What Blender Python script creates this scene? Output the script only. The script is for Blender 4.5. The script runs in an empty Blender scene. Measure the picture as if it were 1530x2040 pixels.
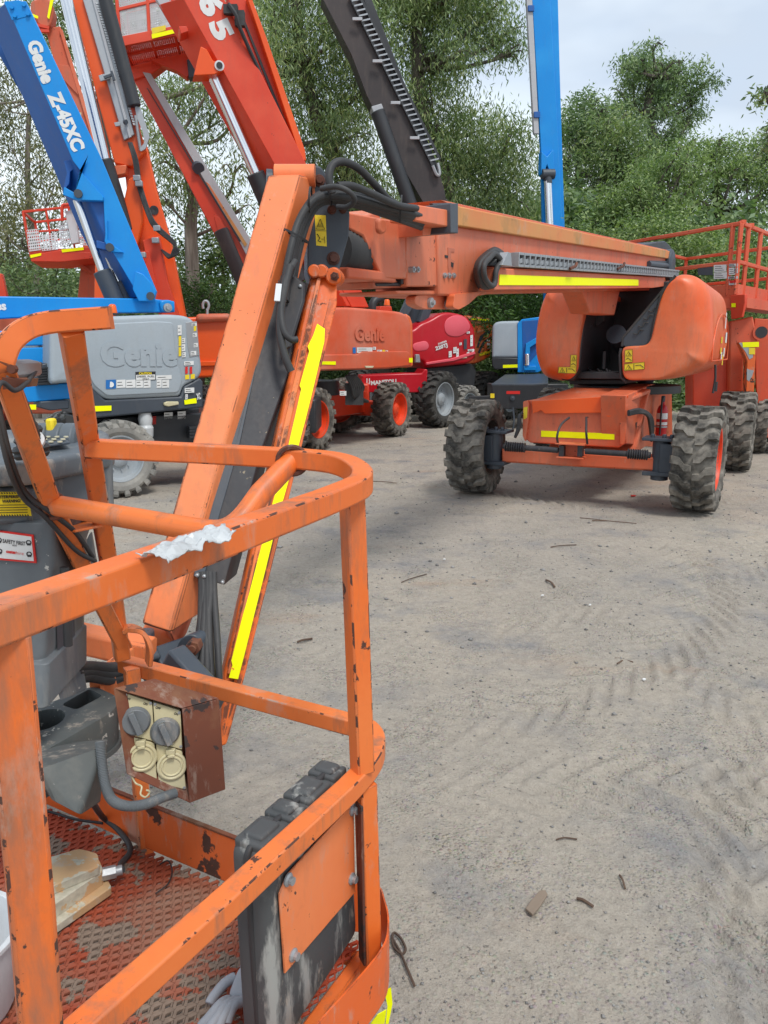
import bpy, bmesh, math, random
import numpy as np
from mathutils import Vector, Matrix
random.seed(7); rng = np.random.default_rng(11)
V = Vector
F = 1533.0; PITCH = math.radians(11.8); CH = 1.56; CAM = V((0, 0, CH))
SP, CP = math.sin(PITCH), math.cos(PITCH)
scene = bpy.context.scene
COL = scene.collection

def ray(px, py):
    cx = (px-765)/F; cy = (1020-py)/F
    return V((cx, CP+cy*SP, -SP+cy*CP))
def at(px, py, Y):
    d = ray(px, py); return CAM + d*(Y/d.y)
def gnd(px, py, z=0.0):
    d = ray(px, py); return CAM + d*((z-CH)/d.z)
def ats(*t): return [at(*q) for q in t]

# ---------------------------------------------------------------- mesh collecting
TXT = {}
def text_mesh(s, bold):
    k = (s, bold)
    if k in TXT: return TXT[k]
    cu = bpy.data.curves.new('lettering', 'FONT'); cu.body = s; cu.offset = bold; cu.resolution_u = 3
    cu.align_x = 'LEFT'
    o = bpy.data.objects.new('lettering', cu); COL.objects.link(o)
    dg = bpy.context.evaluated_depsgraph_get(); dg.update()
    m = o.evaluated_get(dg).to_mesh()
    vs = np.array([v.co[:] for v in m.vertices]); fs = [tuple(p.vertices) for p in m.polygons]
    o.evaluated_get(dg).to_mesh_clear()
    bpy.data.objects.remove(o); bpy.data.curves.remove(cu)
    x0, x1 = vs[:, 0].min(), vs[:, 0].max(); y0, y1 = vs[:, 1].min(), vs[:, 1].max()
    vs = (vs[:, :2]-[x0, 0])/[x1-x0, 0.72]
    TXT[k] = (vs, fs); return TXT[k]

class MB:
    def __init__(s): s.v = []; s.f = []; s.m = []; s.mi = 0; s.wear = None
    def add(s, vs, fs):
        b = len(s.v); s.v += [tuple(q) for q in vs]
        for f in fs: s.f.append(tuple(b+i for i in f)); s.m.append(s.mi)
        return s
    def prism(s, pts, off):
        n = len(pts); off = V(off)
        vs = list(pts)+[p+off for p in pts]
        fs = [tuple(range(n)), tuple(range(2*n-1, n-1, -1))]
        fs += [(i, i+n, (i+1) % n+n, (i+1) % n) for i in range(n)]
        return s.add(vs, fs)
    def box(s, c, size, R=None):
        c = V(c); x, y, z = size[0]/2, size[1]/2, size[2]/2
        vs = []
        for p in ((-x,-y,-z),(x,-y,-z),(x,y,-z),(-x,y,-z),(-x,-y,z),(x,-y,z),(x,y,z),(-x,y,z)):
            q = V(p); vs.append(c+(R @ q if R else q))
        return s.add(vs, [(0,3,2,1),(4,5,6,7),(0,1,5,4),(1,2,6,5),(2,3,7,6),(3,0,4,7)])
    def beam(s, p1, p2, w, h, up=V((0,0,1)), w2=None, h2=None):
        p1, p2 = V(p1), V(p2); t = (p2-p1).normalized(); sd = t.cross(V(up))
        if sd.length < 1e-4: sd = V((1,0,0))
        sd.normalize(); u = sd.cross(t); vs = []
        for p, ww, hh in ((p1, w, h), (p2, w2 or w, h2 or h)):
            for a, b in ((-1,-1),(1,-1),(1,1),(-1,1)): vs.append(p+sd*a*ww/2+u*b*hh/2)
        return s.add(vs, [(0,1,2,3),(7,6,5,4),(0,4,5,1),(1,5,6,2),(2,6,7,3),(3,7,4,0)])
    def sweep(s, pts, prof, up=V((0,0,1)), cap=True, closed=False):
        pts = [V(p) for p in pts]; n = len(pts); k = len(prof); vs = []
        last = None
        for i, p in enumerate(pts):
            if closed: a, b = pts[i-1], pts[(i+1) % n]
            else: a, b = pts[max(i-1, 0)], pts[min(i+1, n-1)]
            t = (b-a).normalized()
            sd = t.cross(V(up)) if up is not None else (last - t*last.dot(t) if last is not None else t.orthogonal())
            if sd.length < 1e-3: sd = last if last is not None else t.orthogonal()
            sd.normalize(); last = sd; u = sd.cross(t)
            for a_, b_ in prof: vs.append(p+sd*a_+u*b_)
        fs = []
        for i in range(n if closed else n-1):
            j = (i+1) % n
            for q in range(k): fs.append((i*k+q, i*k+(q+1) % k, j*k+(q+1) % k, j*k+q))
        if cap and not closed: fs += [tuple(range(k)), tuple(range(n*k-1, (n-1)*k-1, -1))]
        return s.add(vs, fs)
    def sq(s, pts, w, h=None, up=V((0,0,1)), r=.12):
        h = h or w; a, b = w/2, h/2; c = min(a, b)*r*2
        prof = [(-a+c,-b),(a-c,-b),(a,-b+c),(a,b-c),(a-c,b),(-a+c,b),(-a,b-c),(-a,-b+c)]
        k0 = len(s.m); s.sweep(pts, prof, up)
        if s.wear is not None:
            for q in range(k0, k0+8*(len(pts)-1)):
                if (q-k0) % 2 == 1: s.m[q] = s.wear
        return s
    def tube(s, pts, r, seg=10, closed=False):
        return s.sweep(pts, [(r*math.cos(2*math.pi*i/seg), r*math.sin(2*math.pi*i/seg)) for i in range(seg)], None, True, closed)
    def cyl(s, p1, p2, r, seg=18, r2=None):
        p1, p2 = V(p1), V(p2); t = (p2-p1).normalized(); a = t.orthogonal().normalized(); b = t.cross(a); vs = []
        for p, rr in ((p1, r), (p2, r2 if r2 is not None else r)):
            for i in range(seg):
                g = 2*math.pi*i/seg; vs.append(p+(a*math.cos(g)+b*math.sin(g))*rr)
        fs = [tuple(range(seg)), tuple(range(2*seg-1, seg-1, -1))]+[(i, i+seg, (i+1) % seg+seg, (i+1) % seg) for i in range(seg)]
        return s.add(vs, fs)
    def lathe(s, c, ax, prof, seg=24, cap=True):
        c = V(c); t = V(ax).normalized(); a = t.orthogonal().normalized(); b = t.cross(a); vs = []; k = len(prof)
        for i in range(seg):
            g = 2*math.pi*i/seg; d = a*math.cos(g)+b*math.sin(g)
            for x, r in prof: vs.append(c+t*x+d*r)
        fs = []
        for i in range(seg):
            j = (i+1) % seg
            for q in range(k-1): fs.append((i*k+q, i*k+q+1, j*k+q+1, j*k+q))
        if cap: fs += [tuple(i*k for i in range(seg))[::-1], tuple(i*k+k-1 for i in range(seg))]
        return s.add(vs, fs)
    def puff(s, pts, n, L, rf, seg=5, back=True, wt=None):
        n = V(n).normalized(); m = len(pts)
        if rf > .03:
            cum = [0.]
            for i in range(m): cum.append(cum[-1]+(pts[(i+1) % m]-pts[i]).length)
            K = 110; np_ = []; nw = []; j = 0; w0 = list(wt) if wt else [1.]*m
            for q in range(K):
                t = cum[-1]*q/K
                while cum[j+1] < t: j += 1
                f = (t-cum[j])/max(1e-9, cum[j+1]-cum[j]); np_.append(pts[j].lerp(pts[(j+1) % m], f)); nw.append(w0[j]*(1-f)+w0[(j+1) % m]*f)
            pts, m, wt = np_, K, nw
        c = sum(pts, V())/m
        area = V()
        for i in range(m): area += (pts[i]-c).cross(pts[(i+1) % m]-c)
        sg = 1 if area.dot(n) > 0 else -1
        ins = []
        for i in range(m):
            e1 = (pts[i]-pts[i-1]); e2 = (pts[(i+1) % m]-pts[i])
            n1 = n.cross(e1).normalized()*sg; n2 = n.cross(e2).normalized()*sg
            q = (n1+n2)
            if q.length < 1e-4: q = n1
            q.normalize(); q = q/max(.6, q.dot(n1)); ins.append(q)
        if rf > .03:
            for it in range(4): ins = [(ins[j-1]+ins[j]*2+ins[(j+1) % m])/4 for j in range(m)]
        w = list(wt) if wt else [1.]*m
        for it in range(60 if rf > .03 else 25):
            if rf > .03: w = [(w[j-1]+2*w[j]+w[(j+1) % m])/4 for j in range(m)]
            bad = False; inn = [pts[j]+ins[j]*rf*w[j] for j in range(m)]
            for j in range(m):
                k = (j+1) % m; e = pts[k]-pts[j]
                if (inn[k]-inn[j]).dot(e) < .08*e.length_squared: w[j] *= .9; w[k] *= .9; bad = True
            if not bad and it > 5: break
        rings = []
        for k in range(seg+1):
            a = math.pi/2*k/seg; rings.append((rf*(1-math.sin(a)), rf*(1-math.cos(a)), 0))
        for k in range(seg+1) if back else [seg]:
            a = math.pi/2*(seg-k)/seg; rings.append((rf*(1-math.sin(a)), rf*(1-math.cos(a)), 1))
        vs = []
        for i_, p_, bk in rings:
            for j in range(m): vs.append(pts[j]+ins[j]*i_*w[j]-n*(L-p_*w[j] if bk else p_*w[j]))
        R = len(rings)
        fs = [tuple(range(m)), tuple(range(R*m-1, (R-1)*m-1, -1))]
        for r in range(R-1):
            for j in range(m): fs.append((r*m+j, (r+1)*m+j, (r+1)*m+(j+1) % m, r*m+(j+1) % m))
        return s.add(vs, fs)
    def text(s, txt, p, x, n, w, h, bold=0.02, thick=0):
        x = V(x).normalized(); n = V(n).normalized(); y = n.cross(x); p = V(p)
        vs, fs = text_mesh(txt, bold)
        top = [p+x*(a*w)+y*(b*h)+n*thick for a, b in vs]
        s.add(top, fs)
        if thick:
            cnt = {}
            for f in fs:
                for i in range(len(f)):
                    e = (f[i], f[(i+1) % len(f)]); cnt[e] = 1
            bot = [q-n*thick for q in top]; m = len(top)
            s.add(top+bot, [(e[0], e[0]+m, e[1]+m, e[1]) for e in cnt if (e[1], e[0]) not in cnt])
        return s

def root_loc(o):
    while o.parent: o = o.parent
    return V(o.location)
def finish(me, mats, smooth):
    for m in (mats if isinstance(mats, (list, tuple)) else [mats]): me.materials.append(m)
    if smooth:
        me.polygons.foreach_set('use_smooth', [True]*len(me.polygons))
        me.set_sharp_from_angle(angle=math.radians(smooth))
SPLIT = {'bolt','pivot_pin','cable_tie','screw','turret_valves','cheek_plate','reflector','sticker','track_bracket','weld_bead','loose_wire','carrier_clip','switch_guard','hose_clamp','track_clip','warning_patch','bracket_bolt','cut_out','platform_rotator','steering_bracket','step','boom_link','link_boss','lettering','raised_lettering','reflective_tape','platform_support','pivot_tube','boom_wear_pad','boom_nose'}
class SubMB(MB): pass
def pieces(mb):
    # grouping touching pieces so that each bolt, pin or sticker is an object of its own
    import itertools
    n = len(mb.v); par = list(range(n))
    def fd(a):
        while par[a] != a: par[a] = par[par[a]]; a = par[a]
        return a
    for f in mb.f:
        a = fd(f[0])
        for b in f[1:]: par[fd(b)] = a
    g = {}
    for i in range(n): g.setdefault(fd(i), []).append(i)
    gs = list(g.values()); A = np.array(mb.v); bb = [(A[q].min(0)-.004, A[q].max(0)+.004) for q in gs]
    ok = True
    while ok:
        ok = False
        for i in range(len(gs)):
            for j in range(i+1, len(gs)):
                if gs[i] and gs[j] and (bb[i][0] <= bb[j][1]).all() and (bb[j][0] <= bb[i][1]).all():
                    gs[i] += gs[j]; gs[j] = []; bb[i] = (np.minimum(bb[i][0], bb[j][0]), np.maximum(bb[i][1], bb[j][1])); bb[j] = (np.full(3, 1e9), np.full(3, -1e9)); ok = True
    out = []
    for q in gs:
        if not q: continue
        mp = {a: k for k, a in enumerate(q)}; m = MB(); m.v = [mb.v[a] for a in q]
        for f, mi in zip(mb.f, mb.m):
            if f[0] in mp: m.f.append(tuple(mp[a] for a in f)); m.m.append(mi)
        out.append(m)
    return out
def obj(name, mb, mats, parent=None, bevel=0, smooth=35, seg=2, fixn=True, origin=None, whole=False):
    if name in SPLIT and not whole and parent and name not in ('lettering', 'raised_lettering'):
        ps_ = pieces(mb)
        if len(ps_) > 1:
            for q in ps_: o = obj(name, q, mats, parent, bevel, smooth, seg, fixn, origin, True)
            return o
    me = bpy.data.meshes.new(name)
    off = root_loc(parent) if parent else (V(origin) if origin is not None else V())
    me.from_pydata([(a-off.x, b-off.y, c-off.z) for a, b, c in mb.v], [], mb.f)
    me.polygons.foreach_set('material_index', mb.m)
    if fixn:
        bm = bmesh.new(); bm.from_mesh(me); bmesh.ops.recalc_face_normals(bm, faces=bm.faces); bm.to_mesh(me); bm.free()
    finish(me, mats, smooth)
    o = bpy.data.objects.new(name, me); COL.objects.link(o)
    if parent: o.parent = parent
    elif origin is not None: o.location = off
    if bevel:
        b = o.modifiers.new('bevel', 'BEVEL'); b.width = bevel; b.segments = seg; b.limit_method = 'ANGLE'; b.angle_limit = math.radians(38)
    return o
def tag(o, label=None, cat=None, group=None, kind=None):
    for k, v in (('label', label), ('category', cat), ('group', group), ('kind', kind)):
        if v: o[k] = v
    return o
def thing(name, label, cat, loc, group=None):
    o = bpy.data.objects.new(name, None); o.empty_display_size = .2; COL.objects.link(o); o.location = loc
    return tag(o, label, cat, group)

def fillet(pts, r, seg=4):
    out = []; n = len(pts)
    for i in range(n):
        a, b, c = pts[i-1], pts[i], pts[(i+1) % n]; rr = r[i] if isinstance(r, (list, tuple)) else r
        d1, d2 = a-b, c-b; t1 = min(rr, d1.length*.48); t2 = min(rr, d2.length*.48)
        if rr <= 0: out.append(b); continue
        p, q = b+d1.normalized()*t1, b+d2.normalized()*t2
        for k in range(seg+1):
            t = k/seg; out.append(p*(1-t)**2+b*2*t*(1-t)+q*t*t)
    return out
def smoothpath(pts, n=8):
    pts = [V(p) for p in pts]; out = []
    for i in range(len(pts)-1):
        p0, p1, p2, p3 = pts[max(i-1, 0)], pts[i], pts[i+1], pts[min(i+2, len(pts)-1)]
        for k in range(n):
            t = k/n; out.append(.5*((2*p1)+(p2-p0)*t+(2*p0-5*p1+4*p2-p3)*t*t+(3*p1-p0-3*p2+p3)*t**3))
    out.append(pts[-1]); return out

class PL:
    """a real plane in the yard: pixel rays are dropped on it"""
    def __init__(s, p0, n): s.p = V(p0); s.n = V(n).normalized()
    def hit(s, px, py, off=0):
        d = ray(px, py); p = s.p+s.n*off
        return CAM+d*((p-CAM).dot(s.n)/d.dot(s.n))
    def pts(s, px, off=0): return [s.hit(a, b, off) for a, b in px]
    def shift(s, d): return PL(s.p+s.n*d, s.n)
    def slab(s, mb, px, L, off=0, rc=0):
        p = s.pts(px, off)
        if rc: p = fillet(p, rc)
        return mb.prism(p, -s.n*L)
    def text(s, mb, t, a, b, hpx, off=.002, bold=.02, thick=0):
        p, q = s.hit(*a, off), s.hit(*b, off); x = q-p
        h = hpx/F*((p-CAM).dot(V((0, CP, -SP))))
        return mb.text(t, p, x, s.n, x.length, h, bold, thick)
def hplane(Y, px, dx, dy):
    d = V((dx, dy, 0)).normalized(); return PL(at(px, 700, Y), V((d.y, -d.x, 0)))

# ---------------------------------------------------------------- materials
def nmat(name):
    m = bpy.data.materials.new(name); m.use_nodes = True; nt = m.node_tree
    return m, nt, nt.nodes['Principled BSDF']
def N(nt, t, **kw):
    n = nt.nodes.new(t)
    for k, v in kw.items():
        if k in n.inputs: n.inputs[k].default_value = v
        else: setattr(n, k, v)
    return n
def ramp(nt, src, a, b, ca=(0,0,0,1), cb=(1,1,1,1)):
    r = nt.nodes.new('ShaderNodeValToRGB'); r.color_ramp.elements[0].position = a; r.color_ramp.elements[1].position = b
    r.color_ramp.elements[0].color = ca; r.color_ramp.elements[1].color = cb; nt.links.new(src, r.inputs[0]); return r.outputs[0]
def mix(nt, fac, a, b, mode='MIX'):
    n = nt.nodes.new('ShaderNodeMix'); n.data_type = 'RGBA'; n.blend_type = mode
    for s, v in ((n.inputs[0], fac), (n.inputs[6], a), (n.inputs[7], b)):
        if hasattr(v, 'links'): nt.links.new(v, s)
        else: s.default_value = v if isinstance(v, float) or isinstance(v, int) else (*v[:3], 1)
    return n.outputs[2]
def coords(nt, sc=(1,1,1)):
    tc = nt.nodes.new('ShaderNodeTexCoord'); mp = nt.nodes.new('ShaderNodeMapping'); mp.inputs['Scale'].default_value = sc
    nt.links.new(tc.outputs['Object'], mp.inputs[0]); return mp.outputs[0]
def noise(nt, co, scale, detail=4, rough=.55):
    n = N(nt, 'ShaderNodeTexNoise'); n.inputs['Scale'].default_value = scale; n.inputs['Detail'].default_value = detail; n.inputs['Roughness'].default_value = rough
    nt.links.new(co, n.inputs['Vector']); return n.outputs['Fac']
def srgb(r, g, b):
    return tuple(((c/255)/12.92 if c/255 <= .04045 else ((c/255+.055)/1.055)**2.4) for c in (r, g, b))
def paint(name, col, faded=None, fade=.5, chips=0., scuff=0., dirt=.3, rough=.42, edge=0., rust=(.05,.022,.015), dirtcol=(.16,.12,.09), streak=True, metal=0., cs=22, spec=.5):
    m, nt, b = nmat(name); co = coords(nt); c = (*col, 1)
    big = noise(nt, co, 1.1, 5)
    cur = mix(nt, ramp(nt, big, .62-fade*.35, .9-fade*.3), col, faded or tuple(min(1, q*1.15+.02) for q in col))
    fine = noise(nt, co, 60, 3)
    cur = mix(nt, .10, cur, fine, 'SOFT_LIGHT')
    if dirt:
        cs_ = coords(nt, (5, 5, 1.1)) if streak else co
        d1 = noise(nt, cs_, 2.2, 7, .65)
        cur = mix(nt, mix(nt, .0, ramp(nt, d1, .52, .95-.25*dirt, cb=(dirt*.8,)*3+(1,)), (0,0,0)), cur, dirtcol)
        d2 = noise(nt, co, 9, 6, .7)
        cur = mix(nt, ramp(nt, d2, .58, .85, cb=(dirt*.5,)*3+(1,)), cur, tuple(q*.6 for q in dirtcol))
    if scuff:
        s1 = noise(nt, coords(nt, (1, 1, .35)), 14, 7, .72); s2 = noise(nt, co, 2.3, 3)
        su = N(nt, 'ShaderNodeMath', operation='MULTIPLY_ADD'); nt.links.new(s2, su.inputs[0]); su.inputs[1].default_value = .5; nt.links.new(s1, su.inputs[2])
        cur = mix(nt, ramp(nt, su.outputs[0], .84, .93, cb=(scuff,)*3+(1,)), cur, (.42,.36,.30))
    rg = N(nt, 'ShaderNodeMapRange'); nt.links.new(fine, rg.inputs[0]); rg.inputs[3].default_value = rough-.08; rg.inputs[4].default_value = rough+.14
    rgh = rg.outputs[0]; mask = None
    if chips:
        n1 = noise(nt, co, cs, 6, .62); n2 = noise(nt, co, 3.1, 2)
        mu = N(nt, 'ShaderNodeMath', operation='MULTIPLY_ADD'); nt.links.new(n2, mu.inputs[0]); mu.inputs[1].default_value = .35; nt.links.new(n1, mu.inputs[2])
        mask = ramp(nt, mu.outputs[0], .90-chips*.12, .92-chips*.12)
    if edge:
        bv = N(nt, 'ShaderNodeBevel', samples=4); bv.inputs['Radius'].default_value = edge
        gm = nt.nodes.new('ShaderNodeNewGeometry'); dt = N(nt, 'ShaderNodeVectorMath', operation='DOT_PRODUCT')
        nt.links.new(bv.outputs[0], dt.inputs[0]); nt.links.new(gm.outputs['True Normal'], dt.inputs[1])
        n3 = noise(nt, co, 9, 6, .7)
        e1 = ramp(nt, dt.outputs['Value'], .95, .985, (1,1,1,1), (0,0,0,1)); e2 = ramp(nt, n3, .46, .54, cb=(.85,.85,.85,1))
        hf = N(nt, 'ShaderNodeMath', operation='MULTIPLY'); nt.links.new(e1, hf.inputs[0]); nt.links.new(e2, hf.inputs[1]); em = hf.outputs[0]
        if mask is None: mask = em
        else:
            mx = N(nt, 'ShaderNodeMath', operation='MAXIMUM'); nt.links.new(mask, mx.inputs[0]); nt.links.new(em, mx.inputs[1]); mask = mx.outputs[0]
    if mask is not None:
        rc = mix(nt, fine, rust, tuple(q*2.2 for q in rust))
        cur = mix(nt, mask, cur, rc)
        mr = N(nt, 'ShaderNodeMix'); nt.links.new(mask, mr.inputs[0]); nt.links.new(rgh, mr.inputs[2]); mr.inputs[3].default_value = .85; rgh = mr.outputs[0]
    nt.links.new(cur, b.inputs['Base Color']); nt.links.new(rgh, b.inputs['Roughness'])
    b.inputs['Metallic'].default_value = metal; b.inputs['Specular IOR Level'].default_value = spec
    bp = N(nt, 'ShaderNodeBump'); bp.inputs['Strength'].default_value = .12; bp.inputs['Distance'].default_value = .004
    src = d2 if dirt else fine
    nt.links.new(src, bp.inputs['Height']); nt.links.new(bp.outputs[0], b.inputs['Normal'])
    return m
ORG = srgb(222, 92, 30)
M = {}
M['orange'] = paint('near_orange_paint', srgb(226, 110, 44), srgb(230, 132, 72), .5, chips=.30, scuff=.28, dirt=1.0, rough=.42, edge=.004)
M['edgeworn'] = paint('worn_edge_orange_paint', srgb(214, 108, 52), srgb(222, 136, 84), .6, chips=1.25, scuff=.8, dirt=1.0, rough=.5, cs=30)
M['linkorange'] = paint('link_orange_paint', srgb(218, 96, 30), srgb(222, 112, 50), .5, chips=.7, scuff=.4, dirt=.6, rough=.42, edge=.004, cs=9)
M['peel'] = paint('peeling_orange_paint', srgb(222, 98, 36), srgb(222, 112, 60), .4, chips=1.3, scuff=.5, dirt=.6, rough=.5, edge=.004, cs=7)
M['faded'] = paint('sun_faded_orange_paint', srgb(206, 92, 54), srgb(214, 120, 86), .75, chips=.3, scuff=.3, dirt=.6, rough=.5)
M['jiborange'] = paint('dusty_orange_paint', srgb(228, 120, 66), srgb(232, 140, 90), .6, chips=.22, scuff=.22, dirt=.6, rough=.5, cs=60, edge=.003)
M['hoodorange'] = paint('orange_hood_plastic', srgb(220, 88, 32), srgb(224, 126, 86), .65, dirt=.5, scuff=.15, rough=.38)
M['stained'] = paint('grease_stained_orange', srgb(214, 120, 66), srgb(196, 150, 84), .7, chips=.3, scuff=.4, dirt=.8, rough=.5, dirtcol=(.12,.08,.03), streak=False)
M['bright'] = paint('bright_orange_paint', srgb(226, 82, 14), srgb(232, 96, 28), .4, dirt=.15, rough=.35)
M['redorange'] = paint('red_orange_paint', srgb(206, 58, 26), srgb(220, 84, 52), .5, dirt=.25, rough=.4, chips=.1)
M['genieorange'] = paint('faded_terracotta_hood', srgb(206, 82, 44), srgb(206, 124, 100), .6, dirt=.35, rough=.45)
M['oldorange'] = paint('old_dull_orange', srgb(196, 84, 48), srgb(190, 110, 84), .7, chips=.3, dirt=.7, rough=.55)
M['blue'] = paint('blue_machine_paint', srgb(12, 134, 212), srgb(34, 148, 220), .4, dirt=.18, rough=.35, spec=.35)
M['shadedblue'] = paint('shaded_blue_paint', srgb(18, 84, 156), srgb(22, 92, 166), .4, dirt=.3, rough=.45)  # machine blue darkened, painting in the shade of boom undersides and inner sides
M['red'] = paint('red_machine_paint', srgb(180, 8, 26), srgb(196, 26, 46), .4, dirt=.2, rough=.3)
M['palered'] = paint('pale_red_patch', srgb(222, 84, 98), srgb(226, 100, 112), .5, dirt=.1, rough=.45)  # paler pinkish red for the patches and ridge of the red hood
M['scissor'] = paint('scissor_red_paint', srgb(204, 76, 40), srgb(212, 106, 74), .6, chips=.4, dirt=.5, rough=.5)
M['grey'] = paint('grey_hood_plastic', srgb(154, 165, 173), srgb(166, 174, 180), .5, dirt=.25, rough=.42, dirtcol=(.25,.24,.2))
M['console'] = paint('scuffed_grey_plastic', srgb(84, 92, 99), srgb(106, 111, 114), .6, dirt=.9, chips=.35, scuff=.5, rust=(.3,.3,.28), rough=.5, dirtcol=(.3,.28,.25), cs=40)
M['trayplastic'] = paint('dusty_moulded_plastic', srgb(68, 76, 80), srgb(96, 98, 94), .6, dirt=1., chips=.4, scuff=.6, rust=(.32,.31,.28), rough=.62, dirtcol=(.22,.21,.18), cs=34, streak=False)
M['black'] = paint('black_paint', (.02,.022,.026), (.035,.037,.042), .5, dirt=.35, rough=.45, dirtcol=(.10,.09,.08))
M['blackdusty'] = paint('scratched_black_steel', (.022,.022,.027), (.04,.04,.046), .6, dirt=.5, rough=.55, chips=.3, rust=(.2,.17,.12), cs=45)
M['slate'] = paint('slate_grey_paint', srgb(58, 66, 76), srgb(72, 78, 86), .5, dirt=.35, rough=.45, dirtcol=(.15,.13,.11))
M['darkboom'] = paint('black_boom_paint', (.030,.022,.022), (.055,.04,.038), .6, dirt=.4, rough=.5)
M['rubber'] = paint('black_cable_rubber', (.03,.03,.032), (.05,.05,.052), .5, dirt=.4, rough=.6, dirtcol=(.16,.15,.13), streak=False)
M['steel'] = paint('galvanised_steel', (.36,.38,.40), (.45,.46,.47), .5, dirt=.3, rough=.45, metal=.6, streak=False)
M['track'] = paint('grey_cable_track', (.40,.41,.43), (.46,.46,.47), .5, dirt=.35, rough=.5, metal=.2)
M['chrome'] = paint('chromed_cylinder_rod', (.75,.76,.78), (.6,.6,.62), .3, dirt=.1, rough=.16, metal=1.)
M['rust'] = paint('rusty_brown_steel', srgb(76, 46, 38), srgb(118, 66, 46), .8, dirt=1.2, rough=.8, chips=1.0, scuff=.35, rust=(.03,.02,.018), dirtcol=(.24,.12,.06), cs=14, streak=False)
M['rustfloor'] = paint('muddy_red_mesh_paint', srgb(168, 62, 32), srgb(136, 72, 46), .6, dirt=.8, rough=.7, chips=1.4, rust=(.14,.10,.075), dirtcol=(.28,.22,.16), cs=9, streak=False)
M['box'] = paint('weathered_black_box_plastic', (.05,.055,.058), (.10,.10,.10), .6, dirt=1.4, chips=.3, scuff=.9, rust=(.45,.46,.46), rough=.6, dirtcol=(.32,.32,.30), cs=10)
M['dial'] = paint('grey_dial_plastic', srgb(96, 102, 106), srgb(112, 116, 118), .5, dirt=.5, scuff=.4, rough=.45, streak=False)
M['cream'] = paint('cream_switch_plastic', srgb(206, 200, 172), srgb(190, 178, 134), .6, dirt=.5, rough=.4, dirtcol=(.3,.24,.14), streak=False)
M['peachcast'] = paint('peach_cast_metal', srgb(220, 146, 94), srgb(178, 160, 122), .8, chips=1.6, scuff=.6, rust=(.30,.28,.22), dirt=.8, rough=.7, cs=11, streak=False)
M['white'] = paint('white_label', (.72,.73,.72), (.6,.6,.58), .5, dirt=.3, rough=.5)
M['whitepl'] = paint('white_plastic', (.62,.64,.66), (.5,.52,.52), .5, dirt=.4, rough=.45)
M['film'] = paint('white_plastic_film', (.52,.54,.55), (.38,.39,.39), .4, dirt=.4, rough=.3)
M['yellow'] = paint('yellow_label', srgb(232, 206, 34), srgb(222, 200, 60), .4, dirt=.25, rough=.5)
M['hivis'] = paint('fluorescent_yellow_tape', (.95,.98,.0), (.92,.92,.01), .3, dirt=.05, rough=.45, spec=.2)
M['tapeworn'] = paint('worn_fluorescent_tape', (.95,.98,.0), (.92,.92,.01), .3, dirt=.05, rough=.45, chips=.12, rust=srgb(190, 90, 40), cs=16, spec=.2)
M['ink'] = paint('black_ink', (.02,.02,.022), (.03,.03,.03), .4, dirt=0, rough=.6)
M['blueink'] = paint('blue_label_ink', srgb(24, 106, 178), None, .2, dirt=0, rough=.5)
M['redink'] = paint('red_label_ink', srgb(206, 36, 30), None, .2, dirt=0, rough=.5)
M['cylred'] = paint('extinguisher_red', srgb(190, 20, 30), srgb(206, 50, 56), .4, dirt=.3, rough=.35)
M['lamp'] = paint('amber_beacon_lens', srgb(226, 96, 20), None, .3, dirt=.1, rough=.2)
M['peach'] = paint('peach_faded_panel', srgb(226, 150, 112), srgb(222, 162, 128), .6, dirt=.3, rough=.5)
M['rimgrey'] = paint('grey_rim_paint', srgb(150, 158, 164), srgb(164, 168, 170), .5, dirt=.5, rough=.45, dirtcol=(.2,.18,.15), streak=False)
M['rimorange'] = paint('orange_rim_paint', srgb(226, 66, 22), srgb(214, 92, 54), .4, dirt=.35, rough=.4, streak=False)
M['rimbrown'] = paint('brown_dirty_rim', (.05,.045,.04), (.10,.075,.055), .6, dirt=.9, rough=.7, dirtcol=(.14,.09,.055), streak=False)
M['wood'] = paint('weathered_wood', srgb(136, 120, 104), srgb(104, 94, 84), .7, dirt=.6, rough=.85, streak=False)
M['twig'] = paint('dry_twig_bark', srgb(78, 62, 52), srgb(112, 90, 74), .6, dirt=.5, rough=.9, streak=False)
M['glove'] = paint('grey_leather', srgb(168, 170, 176), srgb(128, 132, 140), .6, dirt=.8, rough=.8, dirtcol=(.12,.11,.11), streak=False)
def glass(name):
    m, nt, b = nmat(name); b.inputs['Base Color'].default_value = (.6,.56,.42,1); b.inputs['Roughness'].default_value = .15
    b.inputs['Transmission Weight'].default_value = .6; b.inputs['IOR'].default_value = 1.3; return m
M['clear'] = glass('yellowed_clear_cover')
def tyremat(name, base, dust, amt):
    m, nt, b = nmat(name); co = coords(nt)
    n1 = noise(nt, co, 5, 6, .65); n2 = noise(nt, co, 45, 4)
    c = mix(nt, ramp(nt, n1, .42, .72, cb=(amt,)*3+(1,)), base, dust)
    c = mix(nt, ramp(nt, n2, .45, .8, cb=(.5,)*3+(1,)), c, tuple(q*.6 for q in dust))
    nt.links.new(c, b.inputs['Base Color']); b.inputs['Roughness'].default_value = .82; b.inputs['Specular IOR Level'].default_value = .3
    bp = N(nt, 'ShaderNodeBump'); bp.inputs['Strength'].default_value = .4; bp.inputs['Distance'].default_value = .006; nt.links.new(n2, bp.inputs['Height']); nt.links.new(bp.outputs[0], b.inputs['Normal'])
    return m
M['tyre'] = tyremat('dusty_tyre_rubber', (.06,.056,.05), (.34,.31,.265), 1.)
M['tyregrey'] = tyremat('pale_grey_tyre_rubber', (.22,.215,.20), (.38,.36,.32), .8)
M['tyredark'] = tyremat('dark_tyre_rubber', (.035,.035,.034), (.14,.13,.115), .6)
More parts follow.
